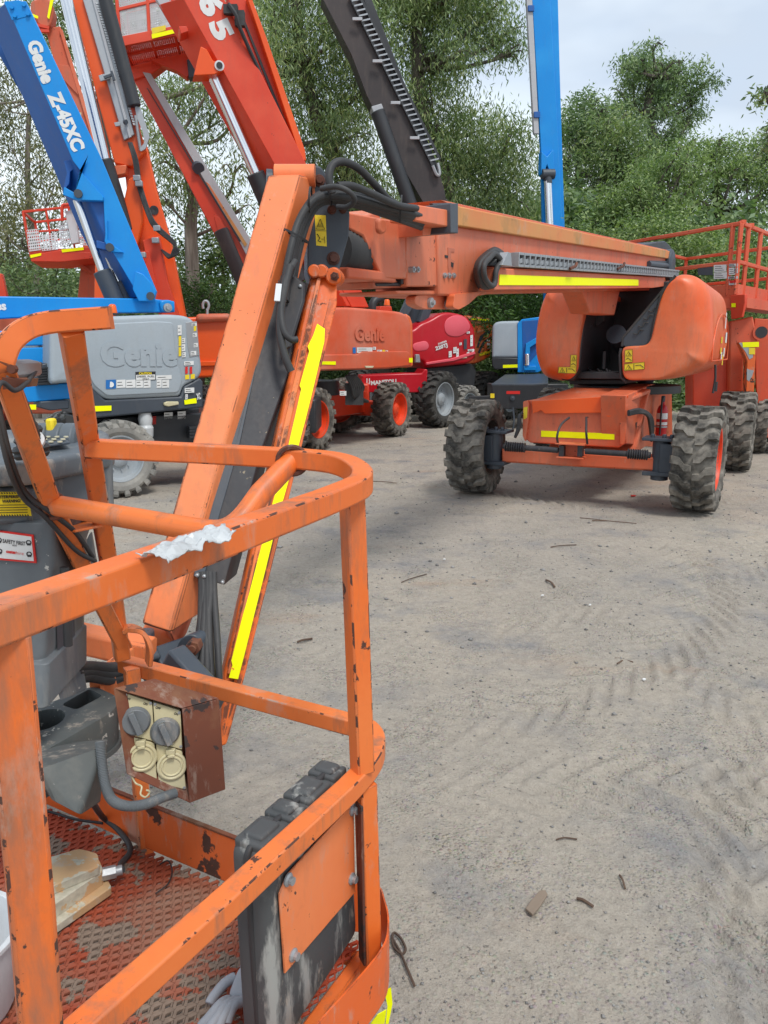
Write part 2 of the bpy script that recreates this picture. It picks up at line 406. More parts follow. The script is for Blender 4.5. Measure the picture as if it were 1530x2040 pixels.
def groundmat():
    m, nt, b = nmat('dusty_gravel_yard'); co = coords(nt)
    a = noise(nt, co, .35, 6, .6); g = noise(nt, co, 1.4, 7, .65); f = noise(nt, co, 28, 6, .75); ff = noise(nt, co, 140, 3, .7)
    c = mix(nt, ramp(nt, a, .38, .62), srgb(160, 153, 143), srgb(172, 162, 148))
    c = mix(nt, ramp(nt, g, .50, .66), c, srgb(140, 137, 134))
    r = noise(nt, coords(nt, (.8, 1.7, 1)), .9, 5, .6)
    c = mix(nt, ramp(nt, r, .60, .78, cb=(.65,)*3+(1,)), c, srgb(166, 138, 114))
    vo = N(nt, 'ShaderNodeTexVoronoi'); vo.inputs['Scale'].default_value = 75; nt.links.new(co, vo.inputs['Vector'])
    gr = ramp(nt, vo.outputs['Distance'], .15, .55, (1,1,1,1), (0,0,0,1))
    pm = noise(nt, co, 2.6, 5, .7)
    mm = N(nt, 'ShaderNodeMath', operation='MULTIPLY'); nt.links.new(gr, mm.inputs[0]); nt.links.new(ramp(nt, pm, .42, .62), mm.inputs[1])
    vcol = mix(nt, .35, c, vo.outputs['Color'], 'SOFT_LIGHT'); vcol = mix(nt, .3, vcol, (.26,.26,.25))
    c = mix(nt, mm.outputs[0], c, vcol)
    c = mix(nt, .38, c, f, 'OVERLAY'); c = mix(nt, .25, c, ff, 'OVERLAY')
    sp = noise(nt, co, 55, 2, .5)
    c = mix(nt, ramp(nt, sp, .68, .74, cb=(.6,)*3+(1,)), c, (.07,.065,.06))
    nt.links.new(c, b.inputs['Base Color']); b.inputs['Roughness'].default_value = .93; b.inputs['Specular IOR Level'].default_value = .2
    h = N(nt, 'ShaderNodeMath', operation='MULTIPLY_ADD'); nt.links.new(mm.outputs[0], h.inputs[0]); h.inputs[1].default_value = .5; nt.links.new(f, h.inputs[2])
    bp = N(nt, 'ShaderNodeBump'); bp.inputs['Strength'].default_value = .9; bp.inputs['Distance'].default_value = .017; nt.links.new(h.outputs[0], bp.inputs['Height'])
    bp2 = N(nt, 'ShaderNodeBump'); bp2.inputs['Strength'].default_value = .5; bp2.inputs['Distance'].default_value = .006; nt.links.new(ff, bp2.inputs['Height']); nt.links.new(bp.outputs[0], bp2.inputs['Normal'])
    nt.links.new(bp2.outputs[0], b.inputs['Normal']); return m
M['ground'] = groundmat()
def stonemat():
    m, nt, b = nmat('loose_stone'); at_ = N(nt, 'ShaderNodeAttribute', attribute_name='tint'); nt.links.new(at_.outputs['Color'], b.inputs['Base Color']); b.inputs['Roughness'].default_value = .9; return m
M['stone'] = stonemat()
def barkmat(name, a, b_, sc=6):
    m, nt, b = nmat(name); co = coords(nt, (sc, sc, .7)); n1 = noise(nt, co, 1.2, 7, .7)
    nt.links.new(ramp(nt, n1, .35, .68, (*a, 1), (*b_, 1)), b.inputs['Base Color']); b.inputs['Roughness'].default_value = .9
    bp = N(nt, 'ShaderNodeBump'); bp.inputs['Strength'].default_value = .8; bp.inputs['Distance'].default_value = .03; nt.links.new(n1, bp.inputs['Height']); nt.links.new(bp.outputs[0], b.inputs['Normal']); return m
M['palebark'] = barkmat('pale_stringy_bark', (.10,.08,.065), (.34,.30,.25))
M['bark'] = barkmat('brown_grey_bark', (.045,.038,.032), (.15,.125,.10))
def leafmat():
    m, nt, b = nmat('leaf'); at_ = N(nt, 'ShaderNodeAttribute', attribute_name='tint')
    nt.links.new(at_.outputs['Color'], b.inputs['Base Color']); b.inputs['Roughness'].default_value = .5; b.inputs['Specular IOR Level'].default_value = .35
    tr = N(nt, 'ShaderNodeBsdfTranslucent'); mm = mix(nt, 1.0, at_.outputs['Color'], (1.3, 1.5, .6), 'MULTIPLY'); nt.links.new(mm, tr.inputs[0])
    ms = N(nt, 'ShaderNodeMixShader'); ms.inputs[0].default_value = .3; nt.links.new(b.outputs[0], ms.inputs[1]); nt.links.new(tr.outputs[0], ms.inputs[2])
    nt.links.new(ms.outputs[0], nt.nodes['Material Output'].inputs[0]); return m
M['leaf'] = leafmat()

# ---------------------------------------------------------------- wheels
WC = {}
def wheel_meshes(R, W, tyre, rim, lugs=19, deep=.6):
    k = (R, W, tyre, rim)
    if k in WC: return WC[k]
    rr = R*.60; h = W/2; lug = R*.092; Rb = R-lug
    t = MB(); prof = [(-h*.72, rr*.93), (-h*.82, rr), (-h*.98, rr+(Rb-rr)*.35), (-h*1.0, rr+(Rb-rr)*.7), (-h*.9, Rb-R*.035), (-h*.72, Rb)]
    prof += [(x, Rb+R*.012*(1-(x/h)**2)) for x in (-h*.35, 0, h*.35)]; prof += [(-x, r) for x, r in reversed(prof[:6])]
    t.lathe((0,0,0), (1,0,0), prof, 64, False)
    t.lathe((0,0,0), (1,0,0), [(-h*.72, rr*.93), (0, rr*.9), (h*.72, rr*.93)], 64, False)
    def P(x, a, r): return V((x, r*math.cos(a), r*math.sin(a)))
    st = 2*math.pi/lugs
    for sgn in (-1, 1):
        for i in range(lugs):
            a0 = st*(i+(.5 if sgn > 0 else 0))
            # kinked bar running from past the middle to the shoulder, then down the sidewall
            sec = [(.03*h, .52, .19), (.34*h, .50, .20), (.58*h, .14, .22), (.95*h, .06, .25)]
            low, top = [], []
            for x, oa, wd in sec:
                for s_ in (-1, 1):
                    a = a0+st*(oa+s_*wd); xx = sgn*x
                    top.append(P(xx, a0+st*(oa+s_*wd*.86), R-(.010*R if x > .9*h else 0))); low.append(P(xx, a, Rb-.012*R))
            for s_ in (-1, 1):
                top.append(P(sgn*h*1.03, a0+st*(.06+s_*.22), R-.075*R)); low.append(P(sgn*h*.9, a0+st*(.06+s_*.25), Rb-.06*R))
            for s_ in (-1, 1):
                top.append(P(sgn*h*1.02, a0+st*(.06+s_*.17), R-.17*R)); low.append(P(sgn*h*.9, a0+st*(.06+s_*.2), R-.19*R))
            n = len(top)//2; fs = []
            for q in range(n-1):
                fs.append((2*q, 2*q+1, 2*q+3, 2*q+2)); b = 2*n
                fs.append((2*q, 2*q+2, b+2*q+2, b+2*q)); fs.append((2*q+1, b+2*q+1, b+2*q+3, 2*q+3))
            fs.append((0, 2*n, 2*n+1, 1)); fs.append((2*n-2, 2*n-1, 4*n-1, 4*n-2))
            t.add(top+low, fs)
    r_ = MB()
    dd = -h*deep if deep > 0 else h*.1
    r_.lathe((0,0,0), (1,0,0), [(h*.80, rr*1.02), (h*.86, rr*1.0), (h*.84, rr*.95), (h*.5, rr*.90), (h*.30, rr*.86), (h*.24, rr*.62), (h*.30, rr*.42), (h*.32, 0.001)], 48, False)
    r_.lathe((0,0,0), (1,0,0), [(-h*.80, rr*1.02), (-h*.86, rr*1.0), (-h*.84, rr*.95), (-h*.4, rr*.90), (h*.18, rr*.86), (h*.17, 0.001)], 48, False)
    hb = MB(); hb.lathe((0,0,0), (1,0,0), [(h*.2, rr*.40), (h*.46, rr*.36), (h*.52, rr*.30), (h*.62, rr*.16), (h*.62, .001)], 24, False)
    hb.lathe((0,0,0), (1,0,0), [(h*.1, rr*.5), (-h*.7, rr*.45), (-h*.75, .001)], 20, False)
    for i in range(9):
        a = 2*math.pi*i/9; c = V((h*.28, rr*.52*math.cos(a), rr*.52*math.sin(a))); hb.cyl(c, c+V((h*.12, 0, 0)), rr*.035, 6)
    def mk(n, mb, mat):
        me = bpy.data.meshes.new(n); me.from_pydata(mb.v, [], mb.f)
        bm = bmesh.new(); bm.from_mesh(me); bmesh.ops.recalc_face_normals(bm, faces=bm.faces); bm.to_mesh(me); bm.free()
        finish(me, mat, 24); return me
    WC[k] = (mk('wheel', hb, M[rim]), mk('tyre', t, M[tyre]), mk('rim', r_, M[rim])); return WC[k]
def wheel(parent, c, axis, R, W, tyre='tyre', rim='rimorange', spin=0.0):
    a, b, c_ = wheel_meshes(R, W, tyre, rim); ax = V(axis).normalized()
    z = V((0,0,1)); y = z.cross(ax).normalized(); z = ax.cross(y)
    mt = Matrix((ax, y, z)).transposed().to_4x4() @ Matrix.Rotation(spin, 4, 'X')
    mt.translation = V(c)-root_loc(parent)
    w = bpy.data.objects.new('wheel', a); COL.objects.link(w); w.parent = parent; w.matrix_local = mt
    for n, me in (('tyre', b), ('rim', c_)):
        o = bpy.data.objects.new(n, me); COL.objects.link(o); o.parent = w
    return w
# ================================================================ the near boom lift
O = V((2.065, 8.08, 0)); U = V((.884, -.465, 0)).normalized(); W_ = V((.465, .884, 0)).normalized()
ZU = V((0, 0, 1))
near = thing('boom_lift', 'orange telescopic boom lift reaching across the yard, its work basket in the foreground', 'boom lift', O+W_*1.5)
def L(a, b, z): return O+U*a+W_*b+ZU*z
def plb(b, yaw=0): return PL(O+W_*b, -W_)
# --- wheels
wheel(near, (1.04, 8.62, .52), U.lerp(V((1,-.35,0)).normalized(), .3), .52, .42, rim='rimbrown', spin=.1)
wheel(near, (3.13, 7.58, .52), V((.87,-.49,0)), .52, .40, spin=.4)
wheel(near, L(1.18, 3.1, .52)+V((.15,0,0)), U, .52, .42, rim='peach', spin=.2)
wheel(near, L(-1.1, 3.1, .52), U*-1, .52, .42)
# --- chassis
pf = plb(-.02); mb = MB()
pf.slab(mb, [(1044,800),(1056,797),(1240,797),(1246,806),(1244,884),(1232,892),(1056,882),(1044,872)], .4)
ch = obj('chassis', mb, M['faded'], near, .012)
mb = MB(); a = L(-.62, .25, 0); 
mb.prism([pf.hit(1059,797,.02), pf.hit(1244,797,.02), L(.56,.75,1.16), L(-.28,.75,1.16)], V((0,0,-.05)))
mb.prism([L(-.45,.4,.5), L(.50,.4,.5), L(.54,.75,1.12), L(-.30,.75,1.12)], W_*.1)
c2 = L(.0, 1.9, .78); R_ = Matrix((U, W_, ZU)).transposed()
mb.box(c2, (.95, 2.4, .62), R_)
obj('chassis_deck', mb, M['faded'], near, .015)
ps = PL(pf.hit(1246, 885), U)
mb = MB(); ps.slab(mb, [(1247,788),(1298,765),(1338,768),(1340,884),(1300,890),(1247,884)], .25); side = obj('side_plate', mb, M['faded'], near, .008)
mb = MB()
c = ps.hit(1306, 788, .004); mb.cyl(c, c+U*.003, .05, 20)
mb.add([ps.hit(x, y, .004) for x, y in ((1266,842),(1276,838),(1281,848),(1276,858),(1268,862))], [(0,1,2,3,4)])
obj('plate_hole', mb, M['black'], side)
mb = MB(); mb.prism(fillet(pf.pts([(1059,799),(1252,788),(1238,822),(1212,831),(1196,822),(1085,824),(1078,817),(1062,824)], .07), .01), W_*.02); obj('front_flap', mb, M['bright'], near, .006)
mb = MB()
for q in ([(1042,800),(1052,797),(1054,812),(1052,842),(1046,880),(1041,868)], [(1234,806),(1246,800),(1250,806),(1247,860),(1243,886),(1235,886)]): mb.prism(fillet(pf.pts(q, .05), .015), W_*.05)
cp = obj('cheek_plate', mb, M['faded'], near, .006)
mb = MB()
for q in ([(1043,812),(1051,810),(1050,832),(1043,836)], [(1235,812),(1247,808),(1246,834),(1235,838)]): mb.prism(pf.pts(q, .054), W_*.002)
obj('reflector', mb, M['yellow'], cp)
mb = MB(); pf.slab(mb, [(1078,858),(1224,864),(1224,876),(1078,870)], .004, .006); obj('warning_tape', mb, M['hivis'], ch)
mb = MB(); pf.slab(mb, [(999,893),(1307,911),(1307,940),(1290,938),(1160,931),(999,921)], .26, .16); ax = obj('axle', mb, M['faded'], near, .02)
mb = MB()
for a_, b_, r in (((1004,889),(1112,897),.03), ((1166,899),(1296,907),.03)): mb.cyl(pf.hit(*a_, .30), pf.hit(*b_, .30), r, 16)
for i in range(9):
    for x0, y0 in ((1008, 889.5), (1252, 904)):
        p = pf.hit(x0+i*4.6, y0+i*.3, .30); mb.lathe(p, U, [(-.012,.033),(-.004,.052),(.004,.052),(.012,.033)], 16, False)
for x in (1120, 1157): mb.box(pf.hit(x, 898, .27), (.05,.08,.11), R_)
rod = obj('tie_rod', mb, M['blackdusty'], near, 0)
mb = MB(); mb.box(pf.hit(1138, 884, .26), (.30,.14,.014), R_); mb.box(pf.hit(1138, 911, .26), (.28,.14,.014), R_); mb.box(pf.hit(1138, 898, .19), (.26,.02,.12), R_); obj('steering_bracket', mb, M['faded'], near, .003)
for sx, x0 in ((-1, 986), (1, 1316)):
    yb = 893 if sx < 0 else 912; mb = MB(); c = pf.hit(x0, yb, .1)
    mb.cyl(c-ZU*.22, c+ZU*.2, .085, 14); mb.box(c+ZU*.19, (.34,.26,.03), R_); mb.box(c-ZU*.15, (.3,.24,.04), R_); mb.box(c+U*sx*.1, (.2,.2,.3), R_)
    for dx in (-.08, .03, .1): mb.cyl(c+ZU*.2+U*dx-W_*.06, c+ZU*.24+U*dx-W_*.06, .022, 6)
    obj('steering_knuckle', mb, M['slate'], near, .006)
def hose(name, pts, r, parent, mat='rubber', n=7, seg=8):
    mb = MB(); mb.tube(smoothpath(pts, n), r, seg); return obj(name, mb, M[mat], parent, 0, 60)
hose('hydraulic_hose', [pf.hit(1112,885,.28), pf.hit(1110,868,.34), pf.hit(1118,846,.26), pf.hit(1134,832,.1)], .012, near)
hose('hydraulic_hose', [pf.hit(1170,884,.28), pf.hit(1168,862,.34), pf.hit(1168,845,.26), pf.hit(1168,832,.1)], .012, near)
for i in range(4): hose('hydraulic_hose', [ps.hit(1252,820+i*2,.03), ps.hit(1275,816+i*2,.10), ps.hit(1296-i*2,828,.12), ps.hit(1301-i*2,850,.12), ps.hit(1298,878,.1)], .016, near)
for i in range(3): hose('hydraulic_hose', [pf.hit(1044,822+i*2,.0), pf.hit(1036-i,828,.1), pf.hit(1036-i*2,850,.1), pf.hit(1026,872,.1)], .015, near)
# --- turret
mb = MB(); mb.cyl(L(.15,1.55,1.08), L(.15,1.55,1.17), .62, 40); obj('slewing_ring', mb, M['black'], near, .005)
pt = plb(.9); mb = MB(); pt.slab(mb, [(1134,756),(1245,756),(1245,766),(1134,766)], 2.4); pt.slab(mb, [(1150,740),(1240,742),(1240,756),(1150,755)], .5, .25)
pt2 = plb(2.0); pt2.slab(mb, [(1140,570),(1345,560),(1345,750),(1140,750)], 1.5)  # black backing slab supplies the dark recess between the hoods
obj('turret_floor_dark_backing', mb, M['black'], near, .01)
pi = plb(1.0); mb = MB(); 
pi.slab(mb, [(1188,560),(1200,560),(1202,640),(1188,650)], .06); mb.cyl(pi.hit(1165,668,.2), pi.hit(1178,645,.2), .012, 8)
for i in range(9): mb.tube(smoothpath([pi.hit(1166+i*8, 748), pi.hit(1172+i*6, 736+(i % 3)*3, .1), pi.hit(1180+i*5, 742, .2)]), .013, 6)
mb.cyl(pi.hit(1202,735,.1), pi.hit(1204,700,.1), .02, 8); obj('turret_valves', mb, M['blackdusty'], near, 0)
# --- hoods
ph = plb(.42)
def hoodpts(pl, px, r): return fillet(pl.pts(px), r, 6)
mb = MB(); pts = hoodpts(ph, [(1180,572),(1160,640),(1152,690),(1149,737),(1132,761),(1078,756),(1060,716),(1058,668),(1070,600),(1092,568)], [.05,.2,.2,.05,.12,.22,.2,.3,.3,.2])
mb.puff(pts, -W_, 2.2, .20, 7, wt=[.12+.88*max(0,min(1,(max(q.dot(U) for q in pts)-p.dot(U)-.08)/.25)) for p in pts]); hl = obj('engine_hood', mb, M['hoodorange'], near, 0, 50)
mb = MB(); mb.puff(hoodpts(plb(.50), [(1182,582),(1165,640),(1159,690),(1155,735),(1142,760),(1115,757),(1110,600),(1110,578)], .05), -W_, 2.1, .02, 3); obj('hood_liner', mb, M['black'], hl, 0, 50)
px_r = [(1345,549),(1392,549),(1428,566),(1440,600),(1441,690),(1426,728),(1380,748),(1330,757),(1250,758),(1240,748),(1238,698),(1244,690),(1288,688),(1297,676),(1304,640),(1318,585)]
ri = [.25,.2,.35,.35,.3,.35,.3,.25,.08,.06,.05,.05,.06,.10,.5,.3]
phr = PL(O+W_*.42, -W_)
def squash(px): return [(1240+(x-1240)*(.80 if x > 1345 else 1)-(105*.0), y) for x, y in px]
# front outline, the outer edge recedes with the hood's own length
mb = MB(); fr = hoodpts(phr, [(x if x < 1350 else 1350+(x-1350)*.74, y-(4 if y < 560 else 0)) for x, y in px_r], ri)
mn_ = min(q.dot(U) for q in fr); mb.puff(fr, -W_, 2.25, .24, 8, wt=[.10+.90*max(0,min(1,(p.dot(U)-mn_-.42)/.35)) for p in fr]); hr = obj('fuel_tank_hood', mb, M['hoodorange'], near, 0, 50)
mb = MB(); pw = plb(.46)
a_ = [(1320,580),(1346,548),(1240,678),(1236,700)]
mb.prism(pw.pts([(1346,549),(1319,586),(1305,640),(1298,677),(1289,689),(1242,690),(1238,684),(1241,672)]), W_*.03)
hlin = obj('hood_liner', mb, M['slate'], hr, .008)
mb = MB(); mb.tube(fillet(pw.pts([(1348,548),(1318,585),(1304,640),(1297,677),(1288,690),(1240,692)], .01), .03)[4:-4], .016, 8); mb.tube(pw.pts([(1237,694),(1235,706),(1237,752),(1246,760)], .0), .016, 8)
mb.tube(pw.pts([(1346,549),(1241,672),(1239,690)], .0), .014, 8)
for i in range(4):
    x, y = 1262+i*10, 664-i*15; mb.tube(smoothpath([pw.hit(x,y,.008), pw.hit(x+8,y+2,.012), pw.hit(x+12,y-6,.012), pw.hit(x+20,y-6,.008)], 4), .006, 6)
obj('rubber_seal', mb, M['rubber'], hr, 0)
# side recess outline and stickers on the outer flank of the fuel tank hood
xs = max(p.dot(U) for p in fr)
psd = PL(U*xs+U*.0, U)
def oval(cx, cy, rx, ry, a0, a1, n=24): return [(cx+rx*math.cos(math.radians(a0+(a1-a0)*i/n)), cy-ry*math.sin(math.radians(a0+(a1-a0)*i/n))) for i in range(n+1)]
ymid = 1.85; dl = 1.1
def sd(b, z, o=.004): return U*(xs+o)+W_*((O+W_*b).dot(W_))+ZU*z
mb = MB(); path = []
for i in range(30):
    t = math.pi*i/29; path.append(sd(1.65-1.0*math.cos(t), 1.47+.50*math.sin(t)**.8, .002))
mb.tube(path+[sd(2.62,1.46,.002), sd(.67,1.46,.002)], .007, 6); obj('recess_lip', mb, M['hoodorange'], hr)
mb = MB()
for b_, z, w, h in ((1.9,2.0,.1,.18),(2.1,1.78,.2,.12),(2.0,1.6,.14,.1),(1.7,1.55,.12,.08)): mb.prism([sd(b_,z), sd(b_+w,z), sd(b_+w,z-h), sd(b_,z-h)], U*.002)
obj('sticker', mb, M['white'], hr)
mb = MB()
for b_, z, w, h in ((1.55,1.72,.14,.07),(1.55,1.60,.14,.07),(1.9,1.52,.1,.12)): mb.prism([sd(b_,z), sd(b_+w,z), sd(b_+w,z-h), sd(b_,z-h)], U*.002)
obj('sticker', mb, M['yellow'], hr)
mb = MB(); mb.tube([sd(.9,1.42,.02), sd(.92,1.28,.03), sd(.9,1.12,.02)], .012, 6); mb.cyl(sd(.92,1.24,.04), sd(.92,1.14,.04), .02, 8); obj('hood_latch', mb, M['rubber'], hr)
def warnsticker(pl, q, tri, parent, arm=None):
    mb = MB(); mb.prism(pl.pts(q, .009), pl.n*-.02); mb.mi = 1
    e = q+[q[0]]
    for a, b in zip(e, e[1:]): mb.beam(pl.hit(*a, .010), pl.hit(*b, .010), .006, .002)
    t = [pl.hit(*p, .0105) for p in tri]
    for i in range(3): mb.beam(t[i], t[(i+1) % 3], .007, .002)
    c = (t[0]+t[1]+t[2])/3; mb.beam(c-ZU*.012, c+ZU*.016+U*.01, .010, .002)
    for l in arm or []: mb.tube([pl.hit(*p, .0105) for p in l], .0035, 5)
    return obj('warning_sticker', mb, [M['yellow'], M['ink']], parent, 0)
warnsticker(phr, [(1245,697),(1260,696),(1260,721),(1245,722)], [(1247,709),(1258,709),(1252.5,700)], hr, [[(1247,716),(1251,713),(1258,718)]])
warnsticker(phr, [(1244,725),(1284,721),(1284,735),(1244,739)], [(1246,737),(1259,736),(1252,727)], hr, [[(1263,725),(1263,736)],[(1266,728),(1276,727),(1282,732)]])
warnsticker(ph, [(1137,707),(1149,707),(1148,731),(1136,731)], [(1139,719),(1147,719),(1143,710)], hl, [[(1138,727),(1142,724),(1147,728)]])
warnsticker(ph, [(1113,731),(1148,731),(1147,744),(1112,743)], [(1115,742),(1125,742),(1120,733)], hl, [[(1129,733),(1129,742)],[(1132,735),(1140,735),(1145,740)]])
# --- fire extinguisher, strapped to the chassis
ex = thing('fire_extinguisher', 'red fire extinguisher with white label clamped to the chassis side beside the front wheel', 'fire extinguisher', ps.hit(1316, 872, .12))
c = ps.hit(1316, 868, .12)
mb = MB(); mb.lathe(c, ZU, [(0,.05),(.02,.062),(.30,.062),(.35,.045),(.37,.02),(.40,.02)], 24); obj('cylinder', mb, M['cylred'], ex, 0)
mb = MB(); mb.box(c+ZU*.44, (.03,.12,.05), R_); mb.box(c+ZU*.50, (.02,.14,.015), R_); mb.cyl(c+ZU*.39, c+ZU*.47, .02, 10); obj('valve', mb, M['slate'], ex, .003)
hose('hose', [c+ZU*.45, c+ZU*.42-U*.0-W_*.08, c+ZU*.2-W_*.085, c+ZU*.02-W_*.08], .011, ex)
mb = MB(); mb.lathe(c, ZU, [(.20,.0635),(.27,.0635)], 24, False); mb.lathe(c, ZU, [(.13,.0635),(.165,.0635)], 24, False); obj('label', mb, M['white'], ex, 0)
mb = MB(); mb.lathe(c, ZU, [(.10,.068),(.12,.068)], 24, False); mb.box(c+ZU*.11-U*.05, (.16,.03,.02), R_); obj('extinguisher_clamp', mb, M['steel'], near)

# --- boom: real side plane through the boom's near flank
BD = V((.4886, .869, .0698)).normalized(); BN = V((.8716, -.4903, 0))
pb = PL((.294, 4.5, 2.1), BN)
def slab(pl, name, px, L_, mat, parent, off=0, bevel=.008, rc=0):
    mb = MB(); pl.slab(mb, px, L_, off, rc); return obj(name, mb, M[mat], parent, bevel)
bs = slab(pb, 'boom', [(872,444),(1343,512),(1346,560),(1332,578),(985,584),(940,592),(875,588)], .42, 'faded', near, 0, .012)
slab(pb, 'boom_top_channel', [(905,408),(1343,502),(1343,517),(905,449)], .48, 'stained', bs, .035)
mb = MB(); pb.slab(mb, [(880,398),(1335,499),(1343,504),(905,416)], .42, .0); obj('boom_top_plate', mb, M['faded'], bs, .006)
slab(pb, 'mid_section', [(808,444),(873,453),(875,571),(811,571)], .36, 'faded', bs, -.015, .008)
slab(pb, 'mid_section', [(800,450),(812,450),(814,566),(800,566)], .34, 'black', bs, -.035, .004)
slab(pb, 'mid_section', [(869,450),(876,450),(878,586),(869,586)], .34, 'black', bs, -.025, .004)
slab(pb, 'fly_section', [(693,423),(808,443),(811,556),(762,554),(724,470),(697,456)], .30, 'faded', bs, -.02, .008)
slab(pb, 'boom_wear_pad', [(741,560),(810,558),(812,574),(744,574)], .3, 'oldorange', bs, -.06)
slab(pb, 'boom_wear_pad', [(750,564),(808,562),(809,570),(752,570)], .28, 'black', bs, -.05)
slab(pb, 'boom_wear_pad', [(790,579),(878,578),(880,588),(792,586)], .36, 'faded', bs, -.03)
slab(pb, 'boom_lower_bracket', [(828,588),(958,584),(940,596),(914,616),(845,616),(826,606)], .06, 'faded', bs, -.05, .01, .04)
slab(pb, 'boom_lower_bracket', [(905,586),(962,580),(934,606),(914,617),(902,612),(905,598)], .05, 'hoodorange', bs, .03, .01, .02)
mb = MB()
for x, y in ((855,603),(889,605)): c = pb.hit(x, y, -.05); mb.cyl(c, c+BN*.02, .028, 14); mb.cyl(c, c+BN*.035, .014, 8)
for x, y in ((821,537),(830,537),(884,549),(893,549),(902,549)): c = pb.hit(x, y, 0); mb.cyl(c-BN*.03, c+BN*.012, .016, 10); mb.cyl(c-BN*.03, c+BN*.02, .008, 6)
obj('bolt', mb, M['steel'], bs)
mb = MB(); pb.slab(mb, [(893,493),(906,495),(906,502),(899,502),(899,515),(906,520),(904,535),(900,535),(900,548),(908,548),(908,554),(895,553),(893,530)], .004, .004); obj('cut_out', mb, M['oldorange'], bs, .001)
mb = MB(); pb.slab(mb, [(887,508),(893,509),(893,514),(887,513)], .004, .004); pb.slab(mb, [(899,522),(904,524),(903,533),(899,531)], .004, .006); obj('cut_out', mb, M['ink'], bs)
bk = slab(pb, 'cable_bracket', [(827,407),(899,419),(897,453),(828,440)], .14, 'hoodorange', bs, .20, .006)
slab(pb, 'bracket_clamp', [(898,405),(913,405),(913,465),(898,464)], .3, 'slate', bs, .22, .004)
slab(pb, 'bracket_plate', [(861,405),(900,404),(900,418),(865,412)], .02, 'slate', bs, .03, .002)
slab(pb, 'bracket_foot', [(842,440),(862,445),(858,468),(843,470)], .16, 'faded', bs, .12, .004)
slab(pb, 'cylinder_lug', [(757,434),(770,436),(772,458),(765,468),(757,462)], .03, 'faded', bs, .06, .01, .02)
# grey cable chain in its carrier beam
cr = slab(pb, 'cable_carrier', [(987,534),(1322,553),(1326,570),(1300,574),(985,578)], .10, 'faded', bs, .16, .006)
mb = MB(); pb.slab(mb, [(996,547),(1272,557),(1272,569),(995,568)], .003, .165); obj('reflective_tape', mb, M['hivis'], cr)
mb = MB(); p0, p1 = pb.hit(1016, 518, .13), pb.hit(1344, 546, .13); n = 56
for i in range(n):
    a = p0.lerp(p1, i/n); b = p0.lerp(p1, (i+.92)/n); hh = .088
    mb.beam(a-ZU*hh*.42, b-ZU*hh*.42, .12, .016); mb.beam(a+ZU*hh*.42, b+ZU*hh*.42, .12, .016)
    mb.beam(a-ZU*hh*.5, a+ZU*hh*.5, .014, .125, BN); mb.beam((a+b)/2-ZU*.01, b-ZU*.0, .1, .03)
mb.prism([pb.hit(1000,528,.2), pb.hit(1012,502,.2), pb.hit(1018,504,.2), pb.hit(1020,530,.2)], -BN*.14)
obj('cable_chain', mb, M['steel'], bs, .001)
mb = MB()
for x in (1135, 1230): mb.tube([pb.hit(x,536,.2), pb.hit(x+12,530,.21), pb.hit(x+14,524,.21)], .012, 6)
obj('carrier_clip', mb, M['rust'], bs)
for i in range(8):
    d = i*1.6; mb = MB(); dp = .04+.02*(i % 4)+.01*i
    mb.tube(smoothpath([pb.hit(1000-d*.3,505+d,dp), pb.hit(985,497+d*.8,dp), pb.hit(964+d,510+d*.4,dp), pb.hit(950+d*1.3,528,dp), pb.hit(949+d*1.5,552,dp), pb.hit(958+d*1.7,572-d*.3,dp), pb.hit(972+d*1.2,570-d*.5,dp), pb.hit(985+d*.3,545-d*.5,dp), pb.hit(997,520,dp)], 6), .017, 8)
    obj('coiled_cable', mb, M['rubber'], bs, 0, 60)
slab(pb, 'boom_cylinder_lug', [(1160,578),(1236,576),(1224,628),(1176,624)], .2, 'faded', near, -.06, .012)
mb = MB(); c = pb.hit(1338, 528, .05)
mb.lathe(c, BN, [(-.4,.20),(0,.20),(.02,.17),(.02,.05)], 24); mb.cyl(pb.hit(1292,526,.02), pb.hit(1332,530,.02), .035, 12); 
pb.slab(mb, [(1296,519),(1330,520),(1336,545),(1298,540)], .1, .02)
obj('boom_end_sprocket', mb, M['slate'], bs, .004)
mb = MB(); pk = pb.shift(-.5); mb.prism(pk.pts([(1268,488),(1290,485),(1325,480),(1334,488),(1342,500),(1270,500)]), -BN*.4); obj('motor_cover', mb, M['slate'], near, .015)
# lift cylinder seen between the hoods
mb = MB(); mb.cyl(L(.1,1.0,1.75), L(.2,2.6,1.2), .11, 18); obj('lift_cylinder', mb, M['slate'], near)

# --- nose pivot plate, jib and levelling link
pn = PL(at(650, 500, 3.48), V((.18, -.98, 0)))
nose = slab(pn, 'pivot_bracket', [(613,345),(622,333),(632,329),(641,333),(654,355),(672,383),(697,419),(695,470),(676,538),(668,560),(622,572),(612,545)], .17, 'slate', near, 0, .006, .02)
mb = MB()
for x, y, r in ((636,360,.016),(664,515,.019),(661,418,.013),(683,418,.011)):
    c = pn.hit(x, y); mb.cyl(c-pn.n*.02, c+pn.n*.008, r*1.5, 16); mb.cyl(c, c+pn.n*.022, r, 6)
obj('pivot_pin', mb, M['rust'], nose, .002)
ws = MB(); ws.prism(pn.pts([(627,428),(649,429),(651,491),(630,489)], .002), -pn.n*.001); ws.mi = 1
t = [pn.hit(*p, .0035) for p in ((630,456),(647,457),(638,436))]
for i in range(3): ws.beam(t[i], t[(i+1) % 3], .004, .001)
for i in range(4): ws.beam(pn.hit(634+i*2.6,453,.0035), pn.hit(635+i*2.6,444+i % 2*2,.0035), .003, .001)
ws.beam(pn.hit(627,459,.003), pn.hit(650,460,.003), .002, .001)
